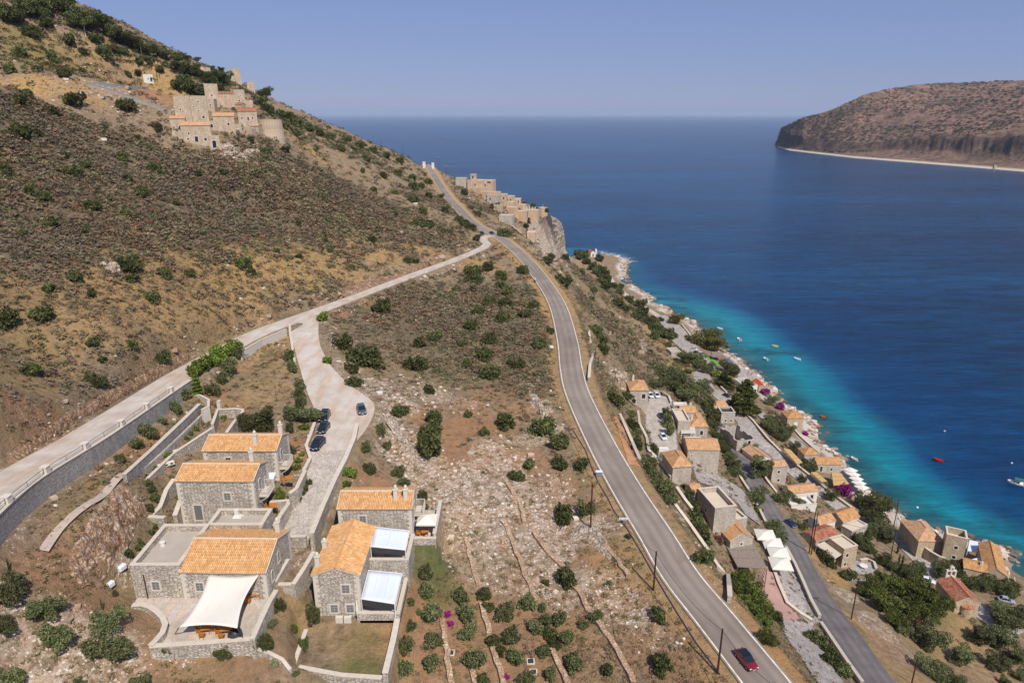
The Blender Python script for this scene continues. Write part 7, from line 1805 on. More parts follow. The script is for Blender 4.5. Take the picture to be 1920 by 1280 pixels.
# boulders along the shore
px_ = []
for a, b in zip(SHORE[1:], SHORE[2:-3]):
    n = int((b - a).length * 3.2)
    for k in range(n):
        q = a.lerp(b, random.Random(k * 7 + int(a.y)).random()); o_ = RNG.normal(-1.2, 1.9); px_.append((q.x + o_, q.y + RNG.normal(0, 1), max(H(q.x + o_, q.y), -.35)))
px_ = np.array(px_)
dk = RNG.uniform(0, 1, len(px_)) < .25
cc = rc_[RNG.integers(0, 5, len(px_))]; cc[px_[:, 2] < .15] *= .45; cc[dk] *= .6
scatter('shore_boulders', px_, RNG.uniform(.35, 1.15, len(px_)), cc, ST_, M_ROCKM, jitter=.08)
# dark evergreen dots of the headland
X_, Y_, Z_, C_, B_ = HL
n = 5200; i = RNG.integers(0, X_.shape[0], n); j = RNG.integers(30, int(X_.shape[1] * .8), n)
ok = (C_[i, j] < .3) & (B_[i, j] < .1) & (Z_[i, j] > 6) & (fbm(X_[i, j], Y_[i, j], 200, 3, 5) > -.35)
i, j = i[ok], j[ok]
hp = np.array([srgb(c) for c in ('#454431', '#3b3d2c', '#524b38')])
scatter('headland_scrub', np.stack([X_[i, j], Y_[i, j], Z_[i, j]], 1), RNG.uniform(2.0, 5.5, len(i)), hp[RNG.integers(0, 3, len(i))], TS_, M_SCR)
# ---------------------------------------------------------------- vehicles
M_TYRE = plain('tyre_rubber', '#1b1b1b', .9, .1)
M_RIM = plain('alloy_rim', '#8e9296', .35, .5)
M_CARGLASS = plain('car_glass', '#1c2329', .08, .7, var=.05)
M_LAMPG = plain('lamp_glass', '#d8dce0', .15, .6, var=.02)
M_TAIL = plain('tail_lamp_red', '#8e1f1c', .3, .5)
M_PLATE = plain('number_plate', '#e4e4de', .5, .3, var=.02)
def paint(name, col):
    t = NT(name, .25, .5); t.color(col); t.b.inputs['Coat Weight'].default_value = .8; t.b.inputs['Coat Roughness'].default_value = .08; return t.m
PAINT = {'navy': paint('navy_paint', '#141c2e'), 'black': paint('black_paint', '#101216'), 'grey': paint('grey_paint', '#4b535c'), 'white': paint('white_paint', '#dcdfe2'), 'red': paint('red_paint', '#7a1420'), 'silver': paint('silver_paint', '#9da3a8'), 'blue': paint('blue_paint', '#1d3157')}
def loft(mb, rings):
    n = len(rings[0]); vs = [p for r in rings for p in r]; fs = []
    for i in range(len(rings) - 1):
        for k in range(n): fs.append((i * n + k, (i + 1) * n + k, (i + 1) * n + (k + 1) % n, i * n + (k + 1) % n))
    fs.append(tuple(range(n))); fs.append(tuple(range((len(rings) - 1) * n + n - 1, (len(rings) - 1) * n - 1, -1)))
    return mb.add(vs, fs)
def car(col, L=4.2, Wd=1.76, Hh=1.5, suv=False, roofcol=None):
    """points along -y (front at -y)"""
    root = empty('car', (0, 0, 0)); pm = PAINT[col]; w = Wd / 2
    def ring(y, zl, zm, zh, wb, wt): return [(-wb * .9, y, zl), (-wb, y, zl + .12), (-wb, y, zm), (-wt, y, zh), (wt, y, zh), (wb, y, zm), (wb, y, zl + .12), (wb * .9, y, zl)]
    hb = .78 if not suv else .9
    m = MB(); F = -L / 2
    loft(m, [ring(F, .32, .5, .58, w * .72, w * .68), ring(F + .12, .24, .58, .68, w * .9, w * .82), ring(F + .5, .2, .68, hb - .04, w * .98, w * .86), ring(F + 1.15, .2, .76, hb + .04, w, w * .88),
             ring(0, .2, .8, hb + .08, w, w * .9), ring(-F - .8, .2, .82, hb + .1, w, w * .9), ring(-F - .25, .24, .8, hb + .08, w * .96, w * .86), ring(-F, .34, .62, .72, w * .84, w * .8)])
    m.build('body', pm, root, True).modifiers.new('edge', 'EDGE_SPLIT').split_angle = .6
    z0, z1 = hb + .02, Hh
    cb = [(F + 1.05, w * .84, z0), (F + 1.75, w * .72, z1 - .06), (F + 2.2, w * .72, z1), (-F - .95, w * .70, z1 - .02), (-F - .3, w * .80, z0 + .02)]
    g = MB(); loft(g, [[(-cb[0][1], cb[0][0], z0), (-cb[0][1], cb[0][0], z0 + .02), (cb[0][1], cb[0][0], z0 + .02), (cb[0][1], cb[0][0], z0)]] + [[(-w * .88, y, z0), (-ww, y, z), (ww, y, z), (w * .88, y, z0)] for y, ww, z in cb[1:4]] + [[(-cb[4][1], cb[4][0], z0), (-cb[4][1], cb[4][0], z0 + .02), (cb[4][1], cb[4][0], z0 + .02), (cb[4][1], cb[4][0], z0)]])
    g.build('windows', M_CARGLASS, root)
    r = MB(); ys = [cb[1][0] + .08, cb[2][0], cb[3][0] - .02]; zs_ = [z1 - .03, z1 + .025, z1 + .01]
    r.add([(s * w * .70, y, z) for y, z in zip(ys, zs_) for s in (-1, 1)] + [(s * w * .66, y, z + .03) for y, z in zip(ys, zs_) for s in (-1, 1)], [(6, 7, 9, 8), (8, 9, 11, 10), (0, 6, 8, 2), (2, 8, 10, 4), (1, 3, 9, 7), (3, 5, 11, 9), (0, 1, 7, 6), (4, 10, 11, 5)])
    r.build('roof', PAINT[roofcol] if roofcol else pm, root)
    pl = MB()
    for s in (-1, 1):
        pl.bar((s * w * .86, cb[0][0], z0), (s * w * .72, cb[1][0], z1 - .04), .035, n=4); pl.bar((s * w * .82, cb[4][0], z0), (s * w * .70, cb[3][0], z1 - .02), .06, n=4); pl.bar((s * w * .89, .1, z0), (s * w * .73, .1, z1 - .01), .04, n=4)
    pl.build('pillars', pm, root)
    for sx_ in (-1, 1):
        for yy in (F + .78, -F - .72):
            wh = MB(); x0 = sx_ * (w - .2); x1 = sx_ * (w + .01); wh.bar((x0, yy, .32), (x1, yy, .32), .32, n=16); o = wh.build('wheel', M_TYRE, root)
            MB().bar((x1 - sx_ * .02, yy, .32), (x1 + sx_ * .012, yy, .32), .2, n=12).build('rim', M_RIM, o)
        MB().cbox(sx_ * w * .66, F + .1, .6, .34, .16, .13).build('headlight', M_LAMPG, root)
        MB().cbox(sx_ * w * .74, -F - .06, .74, .22, .12, .2).build('tail_light', M_TAIL, root)
        MB().cbox(sx_ * (w + .09), F + 1.35, hb + .1, .16, .1, .12).build('mirror', pm, root)
    MB().cbox(0, F - .005, .42, .5, .02, .11).build('number_plate', M_PLATE, root)
    MB().cbox(0, F + .05, .52, .7, .1, .1).build('grille', M_DARK, root)
    return root
def put(root, u, v, rz, label, group=None, dz=0.0, cat='car', z=None):
    p = at(u, v) if z is None else wz(u, v, z)
    if cat in ('car', 'van'): root.scale = (.7, .7, .7) if 'bottom' in label else (.8, .8, .8)
    root.location = (p.x, p.y, p.z + dz); root.rotation_euler = (0, 0, rz); tag(root, label, cat, group)
    return root
def heading(L, u, v):
    p = at(u, v); k = min(range(1, len(L) - 1), key=lambda j: (L[j] - p).length); d = L[k + 1] - L[k - 1]
    return math.atan2(d.y, d.x) - math.pi / 2
GC = 'dark cars parked in a row beside the drive'
put(car('black', 4.5, 1.85, 1.68, True), 609, 784, .05, 'black car partly under the leafy tree, farthest of the three parked in a row', GC, z=61.5)
put(car('black', 4.1, 1.75, 1.52), 607, 806, -.08, 'black car with a greenish windscreen, middle of the three parked in a row', GC, z=61.35)
put(car('navy', 4.4, 1.82, 1.62, True), 596.5, 836, -.16, 'navy car parked nearest the cobbled drive, front of the row of three', GC, z=61.2)
put(car('grey', 4.3, 1.8, 1.48), 678, 771, .33, 'grey car parked alone on the right edge of the concrete forecourt', z=61.45)
put(car('red', 4.2, 1.8, 1.5, roofcol='black'), 1398, 1243, heading(L_MAIN, 1398, 1243) + math.pi * 0, 'red car with a black roof driving on the main road at the bottom', dz=.2)
put(car('blue', 4.2, 1.76, 1.46), 1482, 984, heading(L_LOW, 1482, 984) + .35, 'dark blue car on the lower road beside the electricity poles', dz=.1)
GW = 'cars in the cobbled car park'
wc = put(car('white', 4.1, 1.74, 1.5), 1243, 822, .12, 'white car parked nearest, low in the cobbled car park', GW, dz=.18)
for u, v, rz, lab in ((1231, 744, .1, 'white car at the top of the cobbled car park, right of two'), (1219, 744, .2, 'white car at the top of the cobbled car park, left of two')):
    p = at(u, v); dup(wc, (p.x, p.y, p.z + .18), rz, label=lab, group=GW)
put(car('navy'), 1240, 784, .2, 'dark car half hidden behind the olives of the cobbled car park', GW, dz=.18)
put(car('black'), 1362, 744, .5, 'black car parked in the shade beside the large pine', dz=.15)
put(car('grey', suv=True), 1320, 694, .9, 'dark grey car in the walled bay beside the beach street', dz=.2)
put(car('black', suv=True), 1288, 634, .3, 'black car on the beach street, beside the seaward wall', dz=.12)
put(car('silver'), 1269, 606, .4, 'silver car under the small umbrella-shaped tree at the beach', dz=.12)
gb = put(car('white'), 1301, 656, .7, 'white car in the shade of the big beach trees, left of three', 'cars under the beach trees', dz=.12)
p = at(1315, 665); dup(gb, (p.x, p.y, p.z + .12), 1.1, label='white car beside the beach bar lawn, right of three under the trees', group='cars under the beach trees')
put(car('black'), 1306, 663, .8, 'black car between two white ones under the beach trees', 'cars under the beach trees', dz=.12)
put(car('black', 4.6, 1.85, 1.75, True), 904, 441, .2, 'black pickup-like car parked left of the road where the concrete road joins', dz=.15)
put(car('navy', 4.3), 922, 440, heading(L_MAIN, 922, 440), 'dark blue car driving on the main road at the far junction', dz=.15)
put(car('white', 5.0, 1.9, 1.9, True), 877, 373, .6, 'white van parked on the drive of the cape buildings', dz=.2, cat='van'); put(car('red'), 859, 353, .4, 'tiny red car at the top of the cape drive', dz=.2)
put(car('white'), 946, 400, .5, 'white car on the forecourt below the tan cape buildings', dz=.3)
put(car('silver'), 1886, 1128, 1.2, 'silver car parked under trees in the lower right', dz=.1); put(car('white'), 1738, 1091, 1.1, 'pale car half hidden by trees on the street left of the chapel', dz=.1)
# ---------------------------------------------------------------- people
M_SKIN = plain('skin', '#b98a6c', .6, .3, var=.04)
def person(label, p, top, legs, rz=0, pose='stand', group=None, z_off=0):
    root = empty('person', p, rz, label, 'person', group); root.scale = (.85, .85, .85)
    if pose == 'stand':
        J = [(0, 0, .95), (0, 0, 1.2), (0, 0, 1.42), (0, 0, 1.55), (0, -.02, 1.68), (-.18, 0, 1.4), (-.27, .02, 1.14), (-.27, -.06, .9), (.18, 0, 1.4), (.28, .02, 1.14), (.26, -.08, .9), (-.1, 0, .9), (-.11, -.02, .5), (-.11, .02, .08), (.1, 0, .9), (.12, -.03, .5), (.13, .02, .08), (-.11, -.12, .04), (.13, -.12, .04)]
    else:
        J = [(0, .1, .82), (0, .02, 1.05), (0, -.1, 1.28), (0, -.14, 1.4), (0, -.17, 1.52), (-.18, -.1, 1.26), (-.26, -.26, 1.06), (-.26, -.48, 1.0), (.18, -.1, 1.26), (.26, -.26, 1.06), (.26, -.48, 1.0), (-.12, .08, .8), (-.2, -.3, .68), (-.18, -.12, .28), (.12, .08, .8), (.2, -.3, .68), (.18, -.12, .28), (-.18, -.26, .24), (.18, -.26, .24)]
    E = [(0, 1), (1, 2), (2, 3), (3, 4), (2, 5), (5, 6), (6, 7), (2, 8), (8, 9), (9, 10), (0, 11), (11, 12), (12, 13), (0, 14), (14, 15), (15, 16), (13, 17), (16, 18)]
    Rr = [.14, .13, .15, .06, .105, .07, .045, .032, .07, .045, .032, .09, .065, .04, .09, .065, .04, .035, .035]
    def skin(name, idx, scale, mat):
        me = bpy.data.meshes.new(name); mp = {i: k for k, i in enumerate(idx)}
        me.from_pydata([J[i] for i in idx], [(mp[a], mp[b]) for a, b in E if a in mp and b in mp], []); o = bpy.data.objects.new(name, me); COL.objects.link(o); o.parent = root; me.materials.append(mat)
        o.modifiers.new('skin', 'SKIN'); 
        if not me.skin_vertices: bpy.context.view_layer.objects.active = o
        for k, i in enumerate(idx):
            me.skin_vertices[0].data[k].radius = (Rr[i] * scale, Rr[i] * scale); me.skin_vertices[0].data[k].use_root = (k == 0)
        s = o.modifiers.new('sub', 'SUBSURF'); s.levels = 1; s.render_levels = 1; return o
    skin('body', list(range(19)), 1.0, M_SKIN); skin('shirt', [1, 2, 5, 6, 8, 9], 1.13, top); skin('trousers', [0, 11, 12, 14, 15], 1.14, legs)
    MB().lathe([(.02, 1.60), (.115, 1.66), (.12, 1.74), (.07, 1.81), (.01, 1.825)], 0, .01, 10).build('hair', M_DARK, root) if pose == 'stand' else MB().lathe([(.12, 1.42), (.15, 1.52), (.12, 1.63), (.02, 1.67)], 0, -.17, 10).build('helmet', M_WHITEM, root)
    return root
C_RED = plain('red_cloth', '#a3253a', .8, .1); C_BLUE = plain('blue_cloth', '#35507c', .8, .1); C_WHT = plain('white_cloth', '#d6d4cf', .8, .1); C_BLK = plain('black_cloth', '#26262a', .8, .1)
for u, v, top, lg, lab in ((1402, 704, C_BLK, C_BLUE, 'small standing person in dark clothes on the jetty, leftmost of three'), (1408, 706, C_RED, C_BLK, 'small standing person in a red top on the jetty, middle of three'), (1411, 703, C_WHT, C_BLUE, 'small standing person in a white top on the jetty, rightmost of three'), (1273, 903, C_RED, C_BLK, 'person in a red top beside the hip-roofed house below the car park')):
    p = at(u, v); person(lab, (p.x, p.y, p.z + .45 if u > 1300 else p.z), top, lg, .5, group='people on the jetty' if u > 1300 else None)
def motorcycle():
    p = at(1003, 529); rz = heading(L_MAIN, 1003, 529); root = empty('motorcycle', (p.x, p.y, p.z + .12), rz, 'white motorcycle with a rider on the left edge of the main road', 'motorcycle')
    for y in (-.72, .72):
        w = MB(); n = 20
        for k in range(n):
            a, b = 2 * math.pi * k / n, 2 * math.pi * (k + 1) / n; w.bar((0, y + .27 * math.cos(a), .33 + .27 * math.sin(a)), (0, y + .27 * math.cos(b), .33 + .27 * math.sin(b)), .06, n=6)
        w.build('wheel', M_TYRE, root)
    MB().cbox(0, 0, .55, .26, .6, .36).build('engine', M_DARK, root, bevel=.04); MB().cbox(0, -.15, .88, .3, .5, .22).build('tank', M_WHITEM, root, bevel=.08); MB().cbox(0, .38, .84, .26, .6, .12).build('seat', M_DARK, root, bevel=.04)
    MB().bar((0, -.72, .33), (0, -.42, 1.0), .04).bar((-.33, -.4, 1.05), (.33, -.4, 1.05), .02).build('handlebar', M_IRON, root); MB().cbox(0, -.55, .9, .3, .2, .3).build('fairing', M_WHITEM, root, bevel=.06)
    person('rider in white top and pale helmet sitting on the motorcycle', (p.x, p.y, p.z + .2), C_WHT, C_BLK, rz, 'sit')
motorcycle()
# ---------------------------------------------------------------- boats
def boat(col, L=5.0, Wd=2.0, canopy=None, label=None, uv=(0, 0), rz=0, group=None, inner=None, engine=True):
    p = wz(*uv, 0); root = empty('boat', (p.x, p.y, 0), rz, label, 'boat', group); root.scale = (.85, .72, .85)
    st = [(-L / 2, .8, .75), (-L * .2, .98, .72), (L * .12, 1.0, .76), (L * .34, .74, .88), (L * .46, .34, 1.0), (L / 2, .03, 1.08)]; w = Wd / 2
    rings = [[(-w * f, y, z), (-w * f * .85, y, .1), (0, y, -.35 + (.3 if i > 3 else 0)), (w * f * .85, y, .1), (w * f, y, z), (w * f * .82, y, z + .02), (w * f * .72, y, .32), (-w * f * .72, y, .32), (-w * f * .82, y, z + .02)] for i, (y, f, z) in enumerate(st)]
    m = MB(); loft(m, rings); m.build('hull', col, root)
    s = MB()
    for y in (-L * .28, 0, L * .2): s.cbox(0, y, .55, w * 1.45, .4, .07)
    s.build('benches', inner or M_WOOD, root)
    if engine: MB().cbox(0, -L / 2 - .15, .75, .35, .35, .6).bar((0, -L / 2 - .2, .5), (0, -L / 2 - .2, -.4), .07).build('outboard_engine', M_DARK, root)
    if canopy:
        MB().cbox(0, -L * .02, 2.1, w * 1.7, L * .45, .06).build('sun_canopy', canopy, root)
        ps = MB()
        for a in (-1, 1):
            for b in (-.2, .18): ps.bar((a * w * .8, L * b, .7), (a * w * .8, L * b, 2.1), .03)
        ps.build('canopy_posts', M_IRON, root)
    return root
M_BW = plain('boat_white', '#dfe0de', .4, .4, var=.04)
GBT = 'small boats moored in the turquoise shallows'
boat(M_BW, 4.6, 1.9, None, 'white boat moored closest to the big beach trees', (1350, 617), .9, GBT)
boat(M_BW, 4.4, 2.2, None, 'round-looking white boat with an orange seat right of the beach trees', (1386, 637), .1, GBT)
boat(plain('boat_cream', '#d8c47f', .5, .3), 4.4, 1.8, None, 'cream yellow boat, highest of the three outer moored boats', (1453, 650), 1.1, GBT)
boat(M_BW, 4.2, 2.0, None, 'white and rust boat, left of the two lower moored boats', (1436, 674), .4, GBT, inner=plain('rust_bench', '#8d5a3c'))
boat(M_BW, 4.8, 2.0, None, 'white boat, right of the two lower moored boats', (1495, 674), .8, GBT)
boat(plain('boat_orange', '#a9522f', .5, .3), 3.2, 1.4, None, 'small orange-brown boat off the rocky shore of the ochre house', (1543, 783), 1.2)
boat(M_BW, 3.6, 1.5, None, 'small white boat beside the umbrella deck', (1602, 862), .6)
boat(plain('boat_red', '#b02e1f', .5, .4), 4.2, 1.8, None, 'red inflatable-looking boat on the edge of the dark deep water', (1759, 864), .9, inner=C_RED)
boat(M_BW, 8.0, 2.9, plain('green_canopy', '#40685c', .8, .1), 'large white boat with a green sun canopy at the right edge of the picture', (1909, 908), 1.0)
for u, v, c in ((1396, 655, '#c05a5a'), (1720, 951, '#e2e2e2'), (1771, 808, '#c9ccd0'), (1897, 868, '#c9ccd0')):
    p = wz(u, v, .1); o = MB().lathe([(.02, -.3), (.28, -.15), (.35, .05), (.2, .3), (.05, .42)], n=10).build('buoy', plain('buoy_colour', c, .5, .3)); o.location = p
    tag(o, {'#c05a5a': 'pink buoy among the moored boats near the beach trees', '#e2e2e2': 'white buoy off the square tower'}.get(c, 'pale buoy floating near the edge of the deep water'), 'buoy', None if c != '#c9ccd0' else 'buoys at the edge of deep water')
# ---------------------------------------------------------------- poles and wires
def pole(u, v, ut, vt, label, arm=0, mat=None, r=.13, group='wooden electricity poles', name='electricity_pole', cat='electricity pole', extra=None):
    p = at(u, v); zt = z_at_v(p.y, vt); h = max(zt - p.z, 1.5)
    root = empty(name, p, 0, label, cat, group)
    MB().bar((0, 0, -1), (0, 0, h), r, r * .7, 8).build('shaft', mat or M_POLE, root)
    if arm:
        a = MB().cbox(0, 0, h - .3, arm, .12, .12).build('crossarm', M_IRON, root)
        ins = MB()
        for k in (-1, -.45, .45, 1): ins.bar((k * arm * .45, 0, h - .26), (k * arm * .45, 0, h + .05), .05)
        ins.build('insulators', M_WHITEM, a)
    if extra: MB().cbox(.45, 0, h - 3.6, .7, .6, 1.0).cbox(-.4, 0, h - 2.6, .6, .3, .3).build('transformer', M_IRON, root)
    return Vector((p.x, p.y, p.z + h - .2))
T = {}
T['a'] = pole(1345, 1262, 1347, 1178, 'wooden pole beside the red car at the bottom of the main road')
T['b'] = pole(1225, 1106, 1225, 1033, 'wooden pole on the left verge between the road sign and the red car')
T['c'] = pole(1107, 994, 1106, 906, 'tall wooden pole standing on the rubble bank left of the main road')
T['d'] = pole(980, 635, 980, 584, 'thin wooden pole in the scrub of the middle spur', mat=M_WOODD, r=.1)
T['e'] = pole(1517, 1036, 1525, 951, 'left pole of the twin poles with a transformer, beside the lower road', extra=True)
T['f'] = pole(1521, 1039, 1529, 961, 'right pole of the twin poles beside the lower road')
T['g'] = pole(1596, 1160, 1608, 1085, 'pole with a T-shaped crossarm right of the lower road', arm=2.6)
T['h'] = pole(1709, 1282, 1720, 1232, 'wooden pole at the bottom edge, right of the lower road')
T['i'] = pole(1675, 990, 1686, 937, 'tall pole standing between the garden trees and the water')
T['j'] = pole(1669, 1048, 1681, 995, 'pole beside the tallest cypress at the stone street')
T['k'] = pole(1718, 1025, 1721, 992, 'short pole in front of the seaside house with the big hip roof')
T['l'] = pole(1429, 920, 1431, 900, 'short lamp post above the round olive of the lower road', mat=M_DARK, r=.07, name='lamp_post', cat='lamp post', group=None)
T['m'] = pole(1498, 800, 1501, 777, 'pole in front of the ochre seaside house')
T['n'] = pole(822, 321, 820.6, 294, 'wooden pole with crossarm beside the ridge gate pillars', arm=1.8)
T['o'] = pole(837, 331, 835, 311, 'crossarm pole below the ridge gate, nearer to the cape buildings', arm=2)
T['p'] = pole(852, 362, 852, 337, 'pole beside the drive of the tan cape buildings')
T['q'] = pole(902, 403, 902, 381, 'pole with crossarm on the slope below the cape drive', arm=1.5)
T['r'] = pole(756, 296, 756, 272, 'thin pole on the ridge against the sea', r=.1)
T['s'] = pole(715, 278, 714, 262, 'short thin pole on the ridge, left of the other one', r=.1)
T['t'] = pole(300, 148, 297, 104, 'right pole of the pair with a shared crossarm behind the white kiosk', arm=0); T['u'] = pole(295, 150, 292, 101, 'left pole of the pair behind the white kiosk', arm=2.4)
T['v'] = pole(161, 69, 156, 46, 'pale leaning pole on the upper left slope', mat=M_SURR, r=.12); T['w'] = pole(174, 68, 172, 21, 'tall dark pole among the trees at the top left'); T['x'] = pole(313, 110, 311, 84, 'pole on the skyline above the white kiosk, left of two', arm=1.8)
T['y'] = pole(321, 116, 318, 92, 'pole on the skyline above the white kiosk, right of two', arm=1.8); T['z'] = pole(271, 136, 270, 88, 'pale pole left of the white kiosk', mat=M_WOODD)
def wire(label, a, b, sag=1.0, r=.03):
    m = MB(); n = 14; pr = None
    for k in range(n + 1):
        t = k / n; p = a.lerp(b, t) - Vector((0, 0, sag * 4 * t * (1 - t)))
        if pr is not None: m.bar(pr, p, r, n=4)
        pr = p
    o = m.build('overhead_wire', M_DARK); tag(o, label, 'wire', 'overhead wires')
for a, b, lab in (('a', 'b', 'wire between the pole beside the red car and the next pole up the road'), ('b', 'c', 'wire between the sign-side pole and the tall pole on the rubble bank'), ('c', 'd', 'long wire from the rubble bank pole to the thin scrub pole'),
                  ('e', 'g', 'wire from the twin poles to the T-shaped pole'), ('g', 'h', 'wire from the T-shaped pole to the bottom edge pole'), ('f', 'j', 'wire from the twin poles to the pole beside the tallest cypress'), ('j', 'i', 'wire between the cypress pole and the waterside pole'), ('j', 'k', 'wire from the cypress pole to the short pole by the seaside house')):
    wire(lab, T[a], T[b])
wire('wire leaving the pole beside the red car towards the bottom of the picture', T['a'], wz(1475, 1300, 62), .8)
# pipe along the main road
pp_ = dens(on([(1075, 808), (1098, 845), (1110, 878), (1122, 905), (1140, 935), (1152, 960), (1172, 985), (1190, 1015), (1205, 1040), (1222, 1070), (1240, 1100), (1270, 1150), (1305, 1205), (1350, 1265)], .12), 2)
m = MB()
for a, b in zip(pp_, pp_[1:]): m.bar(a, b, .07, n=6)
tag(m.build('water_pipe', plain('purple_pipe', '#4b4560', .6, .2)), 'long dark pipe lying on the left verge of the main road', 'pipe')
def sign(label, u, v, w, h, words, post=1.0, bgm=None):
    p = at(u, v + 8); root = empty('road_sign', p, .0, label, 'road sign')
    MB().bar((0, 0, -.3), (0, 0, post + h), .04).build('post', M_IRON, root); pl = MB().box(-w / 2, w / 2, -.06, -.03, post, post + h).build('panel', bgm or M_WHITEM, root)
    n = len(words); st = w * .82 / n
    g = MB()
    for k, ch in enumerate(words):
        if ch == ' ': continue
        x = -w * .41 + st * (k + .1); g.box(x, x + st * .7, -.065, -.061, post + h * .35, post + h * .65)
    g.build('lettering', M_DARK, pl)
sign('white rectangular road sign with dark letters on the left verge of the main road', 1168, 976, 1.2, .35, '## ###', .9)
o = MB().cbox(0, 0, .45, 1.0, .55, .75).build('utility_box', M_IRON); p = at(1123, 892); o.location = p; tag(o, 'small grey box on the verge left of the main road', 'utility box')
MB().cbox(0, 0, .85, 1.1, .65, .06).build('lid', M_WHITEM, o)
# ---------------------------------------------------------------- terrace furniture
def chair(mat):
    r = empty('chair', (0, 0, 0)); MB().cbox(0, 0, .44, .5, .48, .05).build('seat', mat, r)
    MB().cbox(0, .24, .75, .5, .04, .45).build('backrest', mat, r)
    for sx_ in (-1, 1):
        for sy_ in (-1, 1): MB().bar((sx_ * .2, sy_ * .2, 0), (sx_ * .22, sy_ * .22, .44 if sy_ < 0 else .95), .025).build('leg', mat, r)
        MB().cbox(sx_ * .26, 0, .64, .05, .46, .035).build('armrest', mat, r)
    return r
def table(mat, rr=.5, square=True):
    r = empty('table', (0, 0, 0))
    (MB().cbox(0, 0, .73, rr * 2, rr * 2, .05) if square else MB().lathe([(rr, .7), (rr, .75)], n=18)).build('table_top', mat, r)
    for a in (-1, 1):
        for b in (-1, 1): MB().bar((a * rr * .7, b * rr * .7, 0), (a * rr * .7, b * rr * .7, .7), .03).build('leg', mat, r)
    return r
ch0 = chair(M_WOOD); tb0 = table(M_WOOD); first = [True, True]
def place(kind, p, rz, label, group):
    k = 0 if kind == 'chair' else 1; src = (ch0, tb0)[k]
    if first[k]: first[k] = False; src.location = p; src.rotation_euler.z = rz; tag(src, label, kind, group)
    else: o = dup(src, p, rz, label=label, group=group); o['category'] = kind
PT = 'orange teak furniture on the sail patio'
for (u, v), nm in (((388, 1185), 'left table group under the front edge of the sail'), ((424, 1187), 'right table group under the front edge of the sail'), ((473, 1122), 'table group at the right side of the sail near the wall')):
    c = wz(u, v, 58.04)
    place('table', c, .2, f'square teak table, {nm}', PT)
    for dx, dy, rz in ((-.1, -.85, math.pi), (.75, .1, -math.pi / 2), (-.75, -.1, math.pi / 2)): place('chair', (c.x + dx, c.y + dy, c.z), rz, f'orange teak armchair, {nm}', PT)
o = MB().lathe([(.45, .0), (.75, .45), (.7, .9), (.55, .95), (.5, .5), (.3, .25)], n=14).build('wicker_chair', M_DARK); o.location = wz(442, 1197, 58.04); tag(o, 'round black wicker seat at the front edge of the sail patio', 'chair')
for (u, v, z), lab in (((797, 1003, 57.0), 'table and chairs under the square parasol beside the twin-chimney house'), ((543, 903, 61.4), 'table group on the terrace of the farthest left house'), ((514, 955, 60.45), 'round-looking teak table on the small terrace of the middle house'), ((738, 1041, 57.35), 'teak furniture under the upper white awning')):
    c = wz(u, v, z); place('table', c, .3, 'teak table, ' + lab, 'teak tables of the terraces'); place('chair', (c.x - .8, c.y - .2, c.z), 1.3, 'teak chair, ' + lab, 'teak chairs of the terraces')
o = chair(C_RED); p = wz(796, 1009, 57.0); o.location = (p.x + .2, p.y - .5, p.z); o.rotation_euler.z = 2.6; tag(o, 'bright red armchair on the terrace beside the twin-chimney house', 'chair')
q_ = table(M_WHITE, .9, False); p = at(1618, 1067); q_.location = (p.x, p.y, p.z + .35); tag(q_, 'round white table on the curved terrace of the tan house', 'table')
o = MB().lathe([(.03, 0), (.05, .3), (.18, .8), (.2, 1.3), (.08, 2.3), (.02, 2.4)], n=10).build('closed_parasol', M_SAIL); o.location = wz(671, 1160, 54.2); tag(o, 'closed cream parasol at the right corner of the gabled house', 'parasol')
for u, v in ((638, 1166), (652, 1166)):
    o = MB().cbox(0, 0, .4, .95, .4, .8).build('air_conditioner', M_SURR); MB().lathe([(.28, 0), (.28, .03)], n=14).build('fan_grille', M_IRON, o).rotation_euler = (math.pi / 2, 0, 0); o.location = wz(u, v, 54.3); tag(o, 'pale air conditioning unit in front of the gabled house' , 'air conditioner', 'air conditioners in front of the gabled house')
for (u, v), lab in (((229, 1068), 'larger white tank-like unit in the gap left of the flat-roofed wing'), ((207, 1100), 'smaller white unit in the gap left of the flat-roofed wing')):
    o = MB().cbox(0, 0, .35, .7, 1.0, .7).build('white_unit', M_WHITEM, bevel=.12); o.location = at(u, v); o.rotation_euler.z = -.3; tag(o, lab, 'outdoor unit')
GB_ = 'white perforated garden blocks'
for (u, v), lab in (((340, 848), 'upper white slotted block in the garden beds left of the houses'), ((312, 875), 'lower white slotted block in the garden beds left of the houses')):
    p = at(u, v); o = MB().cbox(0, 0, .4, .5, 2.2, .5).build('garden_bench', M_WHITE); o.location = p; o.rotation_euler.z = -.85; tag(o, lab, 'garden block', GB_)
    for k in (-.7, 0, .7): MB().cbox(.0, k, .4, .52, .35, .25).build('slot', M_DARK, o)
# metal flue and awning behind the farthest left house
awning('small slanting white awning in the yard between the two left houses', [(397, 847), (410, 847), (398, 864), (385, 864)], 64.2, 63.6, 61.5, drop=.4, seams=0)
awning('white awning on the terrace beside the middle house balcony', [(500, 886), (517, 886), (512, 898), (497, 896)], 62.9, 62.6, 60.5, drop=0, seams=0)
# manhole covers in the grove
for u, v in ((845, 1224), (995, 1240), (1000, 1260)):
    p = at(u, v); o = MB().cbox(0, 0, .06, .9, .9, .12).build('well_cover', M_SURR); MB().cbox(0, 0, .13, .65, .65, .03).build('lid', M_DARK, o); o.location = p; tag(o, 'square concrete well cover with a dark lid among the olives', 'well cover', 'well covers of the grove')
